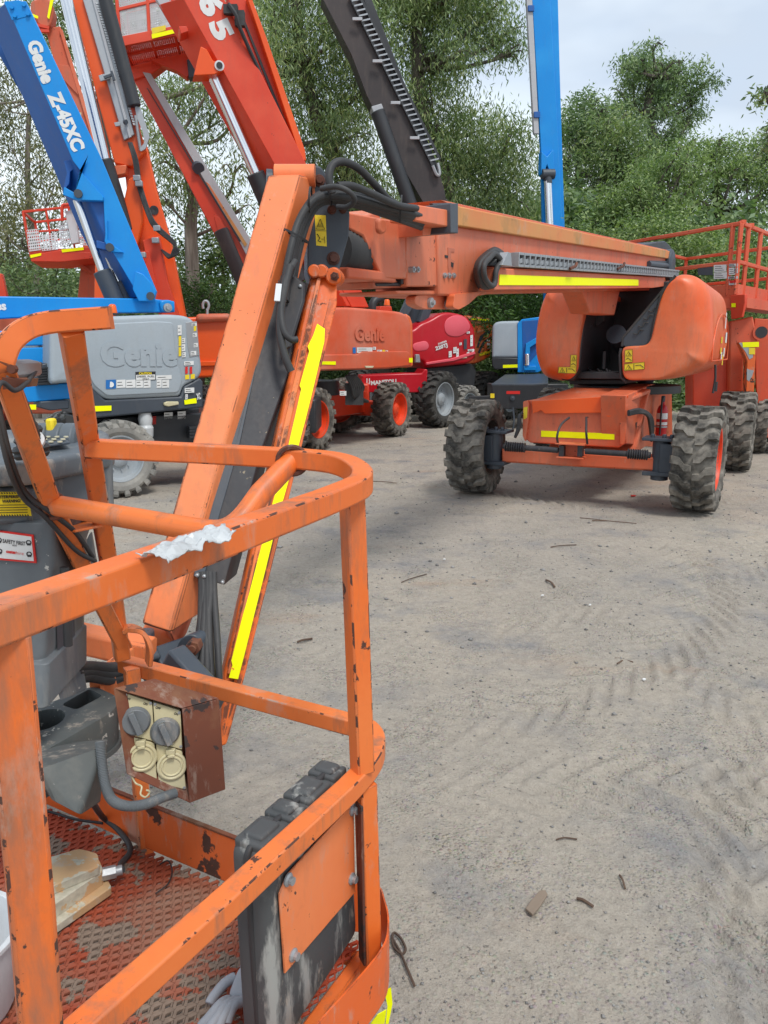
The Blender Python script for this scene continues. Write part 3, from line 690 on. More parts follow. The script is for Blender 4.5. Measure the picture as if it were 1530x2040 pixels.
ws.tube([pn.hit(*p, .004) for p in ((632,466),(637,474),(634,480),(640,482))], .0018, 5); ws.beam(pn.hit(640,476,.0035), pn.hit(645,476.5,.0035), .003, .001); ws.beam(pn.hit(646.5,471,.0035), pn.hit(647.5,484,.0035), .005, .001)
obj('warning_sticker', ws, [M['yellow'], M['ink']], nose)
# ribbed rotator behind the plate
mb = MB(); a = at(662, 498, 3.75); b = at(742, 520, 4.25); t = (b-a)
for i in range(16): mb.lathe(a+t*(i/16), t, [(-.014,.105),(.006,.118),(.028,.105)], 24, True)
obj('rubber_bellows', mb, M['rubber'], near, 0)
mb = MB(); mb.beam(at(640,480,3.75), at(720,440,4.1), .22, .10); mb.beam(at(655,545,3.7), at(755,555,4.2), .2,.05); obj('boom_nose', mb, M['faded'], near, .01)
# jib
def yp(*t): return [at(*q) for q in t]
jq = yp((532,349,3.35),(598,347,3.35),(341,1263,2.5),(279,1244,2.5))
jn = (jq[1]-jq[0]).cross(jq[3]-jq[0]).normalized()
if jn.y > 0: jn = -jn
jd = V((.09, .22, .02)); mb = MB(); mb.prism(jq, jd); jib = obj('jib_arm', mb, M['jiborange'], near, .012)
pj = PL(jq[0], jn)
mb = MB()
c = at(537, 362, 3.5); mb.lathe(c, V((1,.2,0)), [(-.012,.05),(.012,.05),(.016,.03)], 20); obj('pivot_lug', mb, M['slate'], jib)
mb = MB(); mb.cyl(at(548,350,3.45), at(628,350,3.45), .045, 18); mb.cyl(at(285,1262,2.6), at(345,1280,2.6), .04, 18); obj('pivot_tube', mb, M['jiborange'], jib)
# side of the jib below the cover, tapering to the lower pin
q = yp((340,1262,2.5),(398,1090,2.72),(400,1190,2.68),(372,1262,2.66),(352,1292,2.6))
mb = MB(); mb.prism(q, V((-.04,.05,0))); obj('jib_end', mb, M['faded'], jib, .006)
# long black cover plate beside the jib: grey bevel + black face
cb = yp((551,545,3.20),(602,560,3.22),(575,742,3.05),(520,900,2.90),(447,1166,2.64),(386,1150,2.62),(417,1030,2.74),(456,890,2.86),(522,640,3.12))
mb = MB(); mb.prism(cb, V((.02,.13,0))); cov = obj('hose_cover', mb, M['blackdusty'], jib, .004)
ge = yp((551,540,3.19),(556,560,3.185),(527,650,3.11),(476,890,2.85),(436,1030,2.73),(406,1152,2.61),(385,1148,2.61),(414,1032,2.73),(453,889,2.85),(519,640,3.11))
mb = MB(); mb.prism(ge, V((.0,.012,0))); obj('cover_edge', mb, M['slate'], cov, .002)
q = yp((560,560,3.16),(572,540,3.18),(603,565,3.16),(602,600,3.12),(575,690,3.02),(563,700,3.02),(560,600,3.12)); mb = MB(); mb.prism(q, V((.01,.01,0))); obj('hose_guard', mb, M['blackdusty'], jib, .002)
mb = MB()
for x, y, Y in ((393,1146,2.6),(407,1148,2.6),(443,1160,2.62),(598,570,3.15)): c = at(x,y,Y); mb.lathe(c, V((0,-1,0)), [(-.01,.007),(.005,.007),(.008,.003)], 10)
obj('screw', mb, M['steel'], cov)
# lower end: lug, hoses, platform mounting
mb = MB(); mb.prism(fillet(yp((345,1310,2.45),(356,1275,2.45),(372,1264,2.45),(392,1266,2.45),(401,1285,2.45),(396,1330,2.45),(350,1345,2.45)), .03), V((.03,.05,0)))
mb.prism(fillet(yp((340,1300,2.6),(352,1275,2.6),(372,1268,2.6),(388,1280,2.6),(384,1350,2.6),(345,1345,2.6)), .03), V((.03,.05,0)))
lug = obj('platform_pivot_lug', mb, M['slate'], near, .004)
mb = MB(); c = at(386,1288,2.43); mb.cyl(c+V((.0,.06,0)), c+V((0,-.02,0)), .026, 6); mb.cyl(c+V((0,.02,0)), c+V((0,-.03,0)), .014, 12); obj('pivot_pin', mb, M['rust'], lug, .002)
mb = MB(); mb.beam(at(262,1270,2.42), at(292,1330,2.35), .09,.09); mb.beam(at(320,1300,2.5), at(380,1400,2.4), .14,.14); mb.box(at(270,1290,2.4), (.10,.12,.10)); mb.beam(at(330,1330,2.3), at(420,1430,2.2), .07,.2); obj('platform_rotator', mb, M['slate'], near, .01)
mb = MB(); mb.sq([at(120,1262,2.4), at(218,1284,2.36), at(300,1300,2.33)], .085); mb.sq([at(230,1370,2.1), at(190,1390,2.05), at(262,1330,2.25)], .03,.14); obj('platform_support', mb, M['jiborange'], near, .004)
# levelling link with torn tape
lq = yp((625,545,3.22),(672,545,3.22),(672,605,3.15),(487,1352,2.52),(452,1484,2.4),(437,1490,2.4),(445,1342,2.53),(606,620,3.14))
mb = MB(); mb.prism(lq, V((-.02,.07,0))); lk = obj('levelling_link', mb, M['linkorange'], near, .008)
lq2 = yp((632,552,3.19),(640,552,3.19),(620,660,3.09),(462,1345,2.50),(452,1342,2.50),(612,640,3.11)); mb = MB(); mb.prism(lq2, V((0,.02,0))); obj('link_seam', mb, M['orange'], lk, .003)
lq3 = yp((443,1345,2.51),(488,1352,2.51),(455,1482,2.39),(436,1490,2.39)); 
tp = [(632,645),(647,655),(646,680),(632,740),(620,790),(608,838),(592,898),(560,1010),(545,1068),(530,1130),(505,1230),(488,1300),(474,1353),(456,1350),(463,1325),(461,1316),(480,1240),(484,1225),(497,1180),(520,1085),(541,1010),(572,898),(590,820),(600,775),(597,768),(616,700),(613,690),(624,668)]
def Yl(y): return 3.11+(2.49-3.11)*(y-640)/(1352-640)
mb = MB(); mb.prism([at(x, y, Yl(y)-.012) for x, y in tp], V((0,.006,0))); obj('reflective_tape', mb, M['tapeworn'], lk)
mb = MB()
for x, y, r in ((668,551,.034),(644,541,.026),(629,541,.026)):
    c = at(x, y, 3.2); mb.cyl(c+V((0,.08,0)), c-V((.005,.025,0)), r, 20); 
obj('link_boss', mb, M['linkorange'], lk, .006)
mb = MB(); c = at(668,551,3.17); mb.cyl(c, c-V((.004,.012,0)), .018, 6); mb.cyl(c, c-V((.004,.02,0)), .008, 8); obj('link_pin', mb, M['rust'], lk, .002)
# hoses: over the nose, down the jib, out of the cover
base = [(840,428,3.95),(800,418,3.72),(745,404,3.55),(700,392,3.42),(655,388,3.36),(622,402,3.3),(600,440,3.25),(585,490,3.2),(573,545,3.16),(567,600,3.1)]
offs = [(0,0,0,.016),(2,9,.02,.018),(-2,-8,.02,.015),(4,16,.05,.016),(10,24,.07,.014),(-5,2,-.03,.015),(14,14,.09,.013)]
for dx, dy, dz, r in offs:
    pts = []
    for i, (x, y, Y) in enumerate(base):
        k = min(1, i/6.); pts.append(at(x+dx*k+random.uniform(-1.5,1.5), y+dy*(1-.75*k)+random.uniform(-1,1)+(0 if i else dy*.1), Y+dz))
    mb = MB(); mb.tube(smoothpath(pts, 7), r, 9); obj('boom_hose', mb, M['rubber'], near, 0, 60)
hose('boom_hose', yp((662,385,3.3),(655,355,3.3),(662,330,3.32),(683,322,3.35),(715,336,3.42),(745,366,3.5),(775,398,3.6),(800,412,3.68)), .016, near, n=8, seg=10)
hose('boom_hose', yp((672,370,3.3),(700,370,3.35),(740,385,3.45),(790,408,3.6),(830,415,3.8)), .015, near, n=8, seg=10)
hose('boom_hose', yp((640,376,3.25),(672,372,3.2),(698,384,3.2),(706,400,3.22),(692,412,3.25),(672,412,3.28)), .011, near, n=8, seg=10)
hose('boom_hose', yp((578,530,3.1),(562,600,3.02),(558,660,2.98),(568,710,2.96),(580,740,2.96)), .015, near, n=8, seg=10)
hose('boom_hose', yp((588,520,3.14),(568,560,3.06),(560,620,3.0),(566,660,2.97),(580,676,2.97),(592,676,2.98)), .013, near, n=8, seg=10)
mb = MB()
for x, y, Y, r in ((590,470,3.22,.055),(618,398,3.28,.05),(660,384,3.34,.05),(798,416,3.7,.06)): mb.lathe(at(x, y, Y), at(x, y, Y)-at(x+(14 if x < 610 else -25), y-(30 if x < 610 else 2), Y), [(-.004,r),(.004,r)], 16, False)
obj('cable_tie', mb, M['ink'], near)
mb = MB(); mb.beam(at(556,566,3.04), at(552,600,3.0), .022,.006, V((0,-1,0))); obj('hose_label', mb, M['whitepl'], near)
for i, (x, d) in enumerate(((400,0),(409,1),(418,2),(426,3),(404,4),(414,2))):
    e = [(388,1310),(402,1330),(412,1335),(436,1338),(372,1325),(420,1345)][i]; m_ = [(398,1262),(405,1260),(412,1262),(432,1258),(395,1270),(416,1262)][i]
    hose('boom_hose', yp((x,1140,2.62),(x+1,1185,2.58),(*m_,2.5),(*e,2.42),(e[0]-6+i*2,e[1]+50,2.4)), .0115+.002*(i % 3), near, n=8, seg=10)
for i in range(3): hose('boom_hose', yp((150,1330+i*12,1.9),(180,1328+i*10,2.0),(225,1330+i*12,2.1),(262,1318+i*10,2.25)), .016, near)
# ================================================================ basket of the near boom lift
ZR = 1.305; SQ = .041
fr_ = obj  # alias
mb = MB()
rail = [at(176,893,1.70), at(400,903,1.66), at(585,913,1.62)]
arc = [(655,920,1.585),(693,930,1.55),(716,945,1.50),(722,958,1.46),(708,974,1.405)]
top = rail+[at(*q) for q in arc]+[gnd(640,1003,ZR), gnd(440,1078,ZR), gnd(0,1236,ZR), gnd(-150,1290,ZR)]
top = [top[0], top[1], top[2]]+smoothpath(top[2:9], 4)[1:]+top[9:]
mb.wear = 1; mb.sq(top, SQ, r=.075); platform = obj('platform', mb, [M['orange'], M['edgeworn']], near, .0015)
platform['label'] = 'orange tubular work basket with worn top rail'
def sub(name, mb, mat='orange', bevel=.0015, label=None, smooth=40):
    o = obj(name, mb, [M[mat], M['edgeworn'] if mat == 'orange' else M[mat]], platform, bevel, smooth)
    if label: o['label'] = label
    return o
# mid rail
ZM = .70
mid = [gnd(245,1322,ZM), gnd(690,1441,ZM)]+smoothpath([gnd(x,y,ZM) for x, y in ((690,1441),(728,1452),(748,1475),(746,1505),(728,1536),(690,1577))], 4)[1:]+[gnd(450,1800,ZM), gnd(210,2015,ZM), gnd(-60,2260,ZM)]
mb = MB(); mb.wear = 1; mb.sq(mid, SQ, r=.075); sub('mid_rail', mb)
# posts
cor_t, cor_b = at(701,985,1.44), at(722,1535,1.44)
mb = MB(); mb.wear = 1; mb.sq([cor_t, cor_b], .040, up=V((.5,-.85,0)), r=.09); sub('post', mb)
mb = MB(); mb.wear = 1; mb.sq([at(728,1560,1.46), at(740,1960,1.46)], .039, up=V((.5,-.85,0)), r=.09); sub('post', mb)
mb = MB(); mb.beam(at(716,1600,1.445), at(722,1915,1.445), .030, .006, V((.9,.4,0))); sub('post_strap', mb, 'rust')
mb = MB(); mb.wear = 1; mb.sq([at(10,1262,.72), at(62,1800,.72), at(100,2300,.72)], .044, up=V((.5,-.85,0)), r=.09); sub('post', mb)
base = at(243,1290,1.97)
mb = MB(); mb.wear = 1; mb.sq([at(140,652,1.43), at(178,888,1.72), at(226,1180,1.93), at(243,1310,1.97)], .040, up=V((.5,-.85,0)), r=.09); sub('post', mb)
mb = MB(); mb.wear = 1; mb.sq([at(262,1330,1.97), at(290,1698,1.94)], .040, up=V((.5,-.85,0)), r=.09); sub('post', mb)
# hoop over the console and its raking leg
hp = [at(222,633,1.44), at(150,638,1.43)]+smoothpath([at(150,638,1.43), at(95,643,1.42), at(52,655,1.40), at(18,684,1.38), at(2,728,1.37)], 5)[1:]+[at(40,835,1.47), at(100,1000,1.66), at(175,1150,1.85), at(246,1288,1.97)]
mb = MB(); mb.wear = 1; mb.sq(hp, .040, up=V((.5,-.85,0)), r=.075); sub('console_hoop', mb)
mb = MB(); mb.tube([at(100,1005,1.66), at(260,1032,1.58), at(385,1054,1.50)]+smoothpath([at(385,1054,1.50), at(440,1058,1.48), at(480,1035,1.50), at(520,982,1.55)], 4)[1:]+[at(584,915,1.62)], .0235, 16); sub('inner_grab_tube', mb, bevel=0, smooth=60)
mb = MB()
for p, ax_, r in ((at(583,917,1.605), V((.5,.7,0)), .03), (at(104,1006,1.655), V((1,0,0)), .03)): 
    vs = smoothpath([p+V((r*math.cos(a), -.004, r*.95*math.sin(a))) for a in [i*math.pi/6 for i in range(13)]], 2); mb.tube(vs, .006, 6)
sub('weld_bead', mb, 'rust', 0)
mb = MB(); q = yp((62,1045,1.62),(200,1050,1.62),(222,1042,1.72),(90,1035,1.75)); mb.prism([at(62,1048,1.80), at(150,1056,1.70), at(222,1042,1.84), at(165,1030,1.95)], V((0,0,-.006))); sub('console_bracket', mb)
# lifting loop on the mid rail
mb = MB(); lp = smoothpath(yp((247,1255,1.93),(262,1252,1.93),(285,1262,1.92),(298,1290,1.91),(296,1322,1.91)), 6); mb.sq(lp, .012, .04, V((.5,-.85,0))); sub('lanyard_loop', mb)
# toe boards
def toe(pts, h, mat, name='toe_board', dz=.195):
    mb = MB(); n = len(pts); vs = []
    for p in pts: vs += [V((p.x,p.y,dz)), V((p.x,p.y,dz+h))]
    for p, q in zip(pts, pts[1:]): pass
    off = []
    for i in range(n):
        t = (pts[min(i+1, n-1)]-pts[max(i-1, 0)]).normalized(); off.append(V((t.y, -t.x, 0))*.004)
    out = [v+off[i//2] for i, v in enumerate(vs)]; m = len(vs); fs = []
    for i in range(n-1):
        a = 2*i; fs += [(a, a+2, a+3, a+1), (m+a, m+a+1, m+a+3, m+a+2), (a+1, a+3, m+a+3, m+a+1), (a, m+a, m+a+2, a+2)]
    fs += [(0, 1, m+1, m), (2*n-2, m+2*n-2, m+2*n-1, 2*n-1)]
    mb.add(vs+out, fs); return sub(name, mb, mat, 0)
g2 = lambda x, y: gnd(x, y, .2)
farl = [gnd(100,1600,.2), gnd(306,1690,.2), gnd(476,1762,.2), gnd(640,1850,.2)]
cpts = smoothpath([gnd(640,1850,.2), at(745,1900,1.60), at(768,1925,1.54), at(775,1960,1.46), at(755,2010,1.38), gnd(640,2150,.2)], 5)
toe(farl, .135, 'peel'); toe(cpts, .135, 'peel')
mb = MB(); mb.wear = 1; mb.sq([V((p.x,p.y,.335)) for p in farl], .012, .006); sub('toe_board_lip', mb, 'rust')
n1, n2 = cpts[-1], cpts[-1]+V((-.38,-.72,0))*1.2; toe([n1, n2], .135, 'peel')
lfar = [gnd(100,1600,.2), gnd(100,1600,.2)+V((-.5,.27,0))]; toe([lfar[1], lfar[0]], .135, 'peel')
mb = MB()
for q in ([(766,1975),(779,1968),(782,2000),(774,2040),(768,2040),(772,2005)], [(738,2040),(752,2022),(770,2012),(766,2040)]): mb.prism([at(x, y, 1.445-(.03 if x < 760 else 0)) for x, y in q], V((0,.002,0)))
sub('reflective_tape', mb, 'tapeworn', 0)
# expanded metal floor: real strands, clipped to the basket outline
C0 = V((.0, 1.56, 0)); E1 = V((-.87, .49, 0)).normalized(); E2 = V((-.47, -.88, 0)).normalized()
rngf = random.Random(3)
def expmetal(name, s0, s1, t0, t1, LW, SW, w, h, mat, z=.195):
    mb = MB(); k = 0; s = s0; ws_ = w
    while s < s1:
        t = t0+(LW/2 if k % 2 else 0)
        while t < t1:
            for sg in (-1, 1):
                def P(a, b, c): return C0+E1*a+E2*b+ZU*(z+c)
                # half diamond: knuckle to knuckle
                path = [(t, s), (t+LW*.07, s+sg*SW*.03), (t+LW*.43, s+sg*SW*.47), (t+LW*.5, s+sg*SW*.5)]; w = ws_ if sg > 0 else ws_*.6
                vs = []
                for (b_, a_) in path:
                    dz = rngf.uniform(-.0006,.0006)
                    for aa, cc in ((-w/2,-h/2),(w/2,-h/2+.001*sg),(w/2,h/2+.0015*sg),(-w/2,h/2)): vs.append(P(a_+aa, b_, cc+dz))
                fs = []
                for q in range(3):
                    for e in range(4): fs.append((q*4+e, q*4+(e+1) % 4, q*4+4+(e+1) % 4, q*4+4+e))
                mb.add(vs, fs)
                vs2 = []
                for (b_, a_) in [(2*(t+LW*.5)-p[0], p[1]) for p in reversed(path)]:
                    for aa, cc in ((-w/2,-h/2),(w/2,-h/2),(w/2,h/2+.0015),(-w/2,h/2+.0015*sg)): vs2.append(P(a_+aa, b_, cc))
                mb.add(vs2, fs)
            t += LW
        s += SW; k += 1
    o = obj(name, mb, M[mat], platform, 0, 0, fixn=False); return o
expmetal('floor_mesh', .06, 1.5, .02, .98, .034, .0165, .0078, .005, 'rustfloor')
mb = MB()
for s in (.04, .55, 1.05, 1.55): mb.sq([C0+E1*s+E2*.03+ZU*.165, C0+E1*s+E2*1.05+ZU*.165], .035)
for t in (.04, .5, 1.0): mb.sq([C0+E2*t+E1*.0+ZU*.163, C0+E2*t+E1*1.6+ZU*.163], .03)
sub('floor_frame', mb, 'orange')
# --- manual box: black case hung inside the near side
mq = [gnd(478,1705,.77), ]
pc = PL(C0+E2*.1-V((E2.y,-E2.x,0))*0, V((E2.y,-E2.x,0)))   # plane of the near side, facing outward
NS = V((-E2.y, E2.x, 0)).normalized()
if NS.dot(V((0,0,0))-C0) < 0: NS = -NS
pcs = PL(gnd(690,1577,ZM)-NS*.030, NS)
mb = MB(); P4 = pcs.pts([(524,1706),(700,1540),(712,1560),(716,1858),(545,2085),(530,2040)]); mb.puff(fillet([P4[0],P4[1]+V((0,0,.01)),P4[3],P4[4]+V((0,0,-.04))], .03, 5), NS, .078, .02, 4)
mbx = obj('document_box', mb, M['box'], near, 0, 50)
mb = MB(); mb.puff(fillet([p-NS*.03 for p in [P4[0]+(P4[0]-P4[1]).normalized()*.006+ZU*.006,P4[1]+V((0,0,.02)),P4[3]+(P4[3]-P4[4]).normalized()*.004,P4[4]+V((0,0,-.05))]], .03, 5), NS, .012, .004, 2); obj('box_rim', mb, M['rubber'], mbx, 0, 50)
tv = (P4[1]-P4[0]); tn = tv.normalized(); top_mid = -NS*.04
for i, (u, l) in enumerate(((.03,.27),(.32,.18),(.52,.27),(.81,.18))):
    mb = MB(); c = P4[0]+tv*(u+l/2)+top_mid-ZU*.004+V((0,0,.01*u)); Rm = Matrix((tn, NS, tn.cross(NS)*-1)).transposed()
    if Rm.determinant() < 0: Rm = Matrix((tn, -NS, tn.cross(NS)*-1)).transposed()
    mb.box(c, (tv.length*l, .066, .024), Rm); mb.box(c+ZU*.012, (tv.length*l*.7, .044, .014), Rm); obj('box_latch' if i % 2 else 'box_lid_rib', mb, M['box'], mbx, .009, seg=4)
pp = pcs.shift(.008)
mb = MB(); mb.prism(pp.pts([(557,1782),(574,1742),(705,1600),(708,1777),(568,1940)]), -NS*.004); mp = obj('mounting_plate', mb, M['jiborange'], near, .001); 
mb = MB()
for x, y in ((700,1750),(583,1902),(573,1752),(702,1613)): c = pp.hit(x, y); mb.lathe(c, NS, [(0,.013),(.003,.013),(.006,.008),(.013,.008)], 10)
obj('bolt', mb, M['steel'], mp)
# --- foot pedal
fp = thing('x', None, None, (0,0,0)) if False else None
mb = MB(); z0 = .205
q = [gnd(88,1790,z0+.02), gnd(206,1738,z0+.02), gnd(222,1775,z0), gnd(100,1868,z0)]
mb.prism(fillet([gnd(70,1800,z0), gnd(205,1748,z0), gnd(224,1782,z0), gnd(96,1872,z0)], .008), ZU*.022)
mb.prism(fillet([gnd(72,1785,z0+.02), gnd(200,1738,z0+.02), gnd(208,1762,z0+.02), gnd(98,1840,z0+.02)], .012), ZU*.04)
mb.prism(fillet([gnd(78,1730,z0+.06), gnd(160,1706,z0+.06), gnd(196,1716,z0+.06), gnd(200,1742,z0+.06), gnd(90,1790,z0+.06)], .012), ZU*.024)
fpd = obj('foot_pedal', mb, M['peachcast'], near, .007, seg=3)
mb = MB(); c = gnd(203,1742,.245); d = V((.9,.35,0)).normalized(); mb.cyl(c, c+d*.035, .017, 6); mb.cyl(c+d*.03, c+d*.05, .013, 14); obj('cable_gland', mb, M['steel'], fpd, .001)
mb = MB(); mb.tube(smoothpath([c+d*.05, gnd(240,1722,.215), gnd(258,1700,.21), gnd(256,1680,.215), gnd(232,1650,.22), gnd(205,1628,.25), at(185,1600,1.75)], 8), .008, 8); obj('pedal_cable', mb, M['rubber'], near, 0, 60)
mb = MB(); mb.tube(smoothpath([gnd(60,1608,.215), gnd(110,1620,.21), gnd(150,1632,.212), gnd(205,1640,.215)], 8), .004, 6); mb.tube(smoothpath([gnd(310,1780,.207), gnd(335,1760,.21), gnd(343,1735,.208), gnd(335,1715,.212), gnd(318,1722,.208)], 8), .002, 6); obj('loose_wire', mb, M['ink'], near, 0, 60)
# --- control console
def cp(*t): return [at(*q) for q in t]
mb = MB(); P = cp((-60,975,1.55),(130,945,1.62),(228,905,1.75),(232,1000,1.75),(150,1045,1.62),(-60,1050,1.55))
Yc = 1.72
front = cp((-90,975,Yc-.1),(62,972,Yc),(62,1045,Yc),(-90,1052,Yc-.1)); mb.prism([front[0],front[1],front[2],front[3]], V((.02,.25,0)))
mb.prism(cp((62,972,Yc),(228,905,1.98),(230,1012,1.98),(180,1040,1.86),(62,1045,Yc)), V((-.15,.10,0)))
con = obj('control_console', mb, M['console'], near, .012, seg=3)
mb = MB(); lid = [at(-100,930,1.60), at(60,924,1.68), at(150,905,1.80), at(226,893,1.98), at(215,855,2.15), at(130,848,2.12), at(-100,860,1.95)]
mb.puff([p for p in fillet(lid, .04, 4)], V((0,-.25,1)), .055, .012, 3); obj('console_lid', mb, M['console'], con, 0, 50)
mb = MB()
for x in (88, 116, 142):
    c = at(x, 866, 1.98); mb.lathe(c-V((0,.0,.02)), V((1,0,0)), [(-.022,.004),(-.022,.042),(-.014,.05),(.014,.05),(.022,.042),(.022,.004)], 18)
obj('switch_guard', mb, M['console'], con, .002)
mb = MB(); mb.box(at(103,853,1.96), (.02,.03,.05)); obj('switch_lever', mb, M['yellow'], con, .006)
mb = MB(); lq_ = [at(85,893,1.80), at(140,885,1.86), at(125,872,1.93), at(80,876,1.90)]; mb.prism([p+ZU*.005 for p in lq_], -ZU*.004); obj('switch_panel', mb, M['slate'], con, .001)
mb = MB()
for i in range(9): c = at(84+i*6, 886-(i % 3)*5, 1.84+(i % 3)*.03)+ZU*.006; mb.cyl(c, c+ZU*.003, .006, 8)
obj('panel_mark', mb, M['cream'], con)
mb = MB(); jb = at(72,905,1.66)
for i, (dz, r) in enumerate(((0,.038),(.012,.040),(.020,.030),(.032,.034),(.040,.025),(.052,.028),(.06,.020))): mb.lathe(jb+V((-.01,0,dz)), V((-.12,0,1)), [(-.008,r*.85),(0,r),(.008,r*.85)], 20)
joy = obj('joystick', mb, M['rubber'], con, 0)
mb = MB(); a = at(62,870,1.64); b = at(20,785,1.52); mb.cyl(a, b, .020, 18, .026); mb.cyl(b, b+(b-a)*.25, .027, 18, .02); mb2 = MB(); mb2.lathe(at(66,878,1.645), (a-b), [(-.006,.012),(-.004,.024),(.004,.024),(.006,.012)], 18); obj('joystick_grip', mb, M['rubber'], joy, .004); obj('joystick_collar', mb2, M['whitepl'], joy)
hose('console_cable', cp((-10,770,1.5),(18,900,1.52),(50,980,1.6),(100,1020,1.64),(150,1060,1.72),(185,1110,1.8)), .0055, near)
hose('console_cable', cp((-10,800,1.5),(14,920,1.52),(45,990,1.6),(90,1030,1.64),(150,1095,1.74),(190,1118,1.8)), .0055, near)
hose('console_cable', cp((-20,985,1.2),(-5,775,1.3),(30,778,1.34),(55,760,1.4),(80,725,1.5)), .0045, near)
# grey switch box hanging from the hoop
mb = MB(); mb.prism(cp((8,715,1.36),(44,718,1.40),(48,752,1.40),(10,758,1.36)), V((0,.08,0))); sb_ = obj('hoop_switch_box', mb, M['steel'], near, .006)
mb = MB(); c = at(28,735,1.37); mb.cyl(c, c-V((0,.012,0)), .008, 8); mb.prism(cp((4,752,1.34),(47,756,1.38),(44,772,1.38),(6,776,1.34)), V((0,.06,0))); obj('switch_knob', mb, M['rust'], sb_)
# column
def loft(mb, rings):
    n = len(rings[0]); vs = [p for r in rings for p in r]; fs = [tuple(range(n)), tuple(range(len(vs)-1, len(vs)-1-n, -1))]
    for k in range(len(rings)-1):
        for i in range(n): fs.append((k*n+i, k*n+(i+1) % n, (k+1)*n+(i+1) % n, (k+1)*n+i))
    return mb.add(vs, fs)
def crossr(xl, yl, Yl_, xr, yr, Yr, dep, rc=.02):
    a, b = at(xl, yl, Yl_), at(xr, yr, Yr); z = (a.z+b.z)/2; a.z = b.z = z; d = V((-.05, dep, 0)); return fillet([a, b, b+d, a+d], rc, 4)
def cring(y, xr, xb, Yf=1.68, dep=.24):
    a, b = at(-60,y,Yf), at(xr,y,Yf); z = a.z; b.z = z; t = (xb-765)/F; yb = Yf+dep; c = V((t*(yb*CP-(z-CH)*SP), yb, z)); d = V((a.x-.03, yb, z)); return fillet([a, b, c, d], .018, 4)
rg = [cring(1042,112,200,1.70), cring(1120,104,176,1.70), cring(1200,94,182,1.70,.26), cring(1298,88,168), cring(1316,86,168), cring(1324,96,176,1.67,.27), cring(1412,92,176,1.65,.28)]
mb = MB(); loft(mb, rg); col = obj('console_column', mb, M['console'], near, .004, 50)
mb = MB(); mb.prism(fillet(cp((105,1120,1.96),(180,1100,1.985)) if False else cp((150,1120,1.93),(180,1060,1.95),(190,1120,1.98),(184,1215,1.98),(165,1225,1.94),(162,1290,1.93),(168,1300,1.93),(158,1312,1.92),(170,1375,1.9),(120,1395,1.74),(95,1310,1.72)), .006), V((.0,.012,0))); obj('side_wing', mb, M['console'], col, .004)
mb = MB(); mb.prism(cp((118,1222,1.76),(148,1218,1.85),(150,1282,1.85),(120,1290,1.76)), V((.0,-.016,0))); obj('wing_opening', mb, M['slate'], col)
hose('conduit', cp((128,1130,1.72),(133,1180,1.72),(134,1230,1.72),(136,1285,1.73)), .011, near)
# tray with cup wells
ZT = .62
def g(x, y, z): return gnd(x, y, z)
outer = fillet([g(-60,1440,ZT), g(100,1400,ZT), g(186,1364,ZT), g(238,1388,ZT), g(232,1414,ZT), g(140,1468,ZT), g(70,1508,ZT), g(-60,1520,ZT)], .04, 5)
def ringz(pts, z, sc=1.0):
    c = sum(pts, V())/len(pts); return [V((c.x+(p.x-c.x)*sc, c.y+(p.y-c.y)*sc, z)) for p in pts]
mb = MB(); loft(mb, [ringz(outer, ZT-.115, .93), ringz(outer, ZT-.10, .97), ringz(outer, ZT-.012, 1.0), ringz(outer, ZT, .985)]); tray = obj('console_tray', mb, M['trayplastic'], near, 0, 50)
mb = MB(); loft(mb, [ringz(outer, ZT-.118, .95), ringz(outer, ZT-.118, 1.02), ringz(outer, ZT-.104, 1.02), ringz(outer, ZT-.104, .95)]); obj('tray_flange', mb, M['trayplastic'], tray, 0)
def well(c, rx, ry, name='cup_well'):
    mb = MB(); n = 24; u = V((.82,-.3,0)).normalized(); w = V((.3,.82,0)).normalized()
    r1 = [c+u*rx*1.1*math.cos(2*math.pi*i/n)+w*ry*1.1*math.sin(2*math.pi*i/n)+ZU*.002 for i in range(n)]
    r2 = [c+(p-c)*.92+ZU*.006 for p in r1]; r3 = [c+(p-c)*.86+ZU*.0025 for p in r1]
    vs = r1+r2+r3; fs = []
    for k in (0, 1):
        for i in range(n): fs.append((k*n+i, k*n+(i+1) % n, (k+1)*n+(i+1) % n, (k+1)*n+i))
    mb.add(vs, fs); obj(name, mb, M['trayplastic'], tray, 0, 60)
    mb = MB(); mb.add([c+(p-c)*.88+ZU*.003 for p in r1], [tuple(range(n))]); obj('well_shadow_liner', mb, M['black'], tray, 0)
# open wells are cut as real holes with a boolean
def cutter(pts, z0, z1):
    mb = MB(); mb.prism([V((p.x,p.y,z0)) for p in pts], V((0,0,z1-z0))); me = bpy.data.meshes.new('c'); off = root_loc(near)
    me.from_pydata([(a-off.x,b-off.y,c-off.z) for a,b,c in mb.v], [], mb.f); bm = bmesh.new(); bm.from_mesh(me); bmesh.ops.recalc_face_normals(bm, faces=bm.faces); bm.to_mesh(me); bm.free()
    o = bpy.data.objects.new('c', me); COL.objects.link(o); o.location = off; return o
cuts = [cutter(fillet([g(122,1404,ZT), g(178,1372,ZT), g(205,1386,ZT), g(152,1414,ZT)], .015, 4), ZT-.08, ZT+.05),
        cutter([g(86,1434,ZT)+V((.052*math.cos(a*math.pi/12), .062*math.sin(a*math.pi/12), 0)) for a in range(24)], ZT-.075, ZT+.05)]
for c_ in cuts:
    md = tray.modifiers.new('b', 'BOOLEAN'); md.object = c_; md.operation = 'DIFFERENCE'; md.solver = 'EXACT'
dg = bpy.context.evaluated_depsgraph_get(); dg.update(); nm = bpy.data.meshes.new_from_object(tray.evaluated_get(dg)); tray.modifiers.clear(); tray.data = nm
for c_ in cuts: bpy.data.objects.remove(c_)
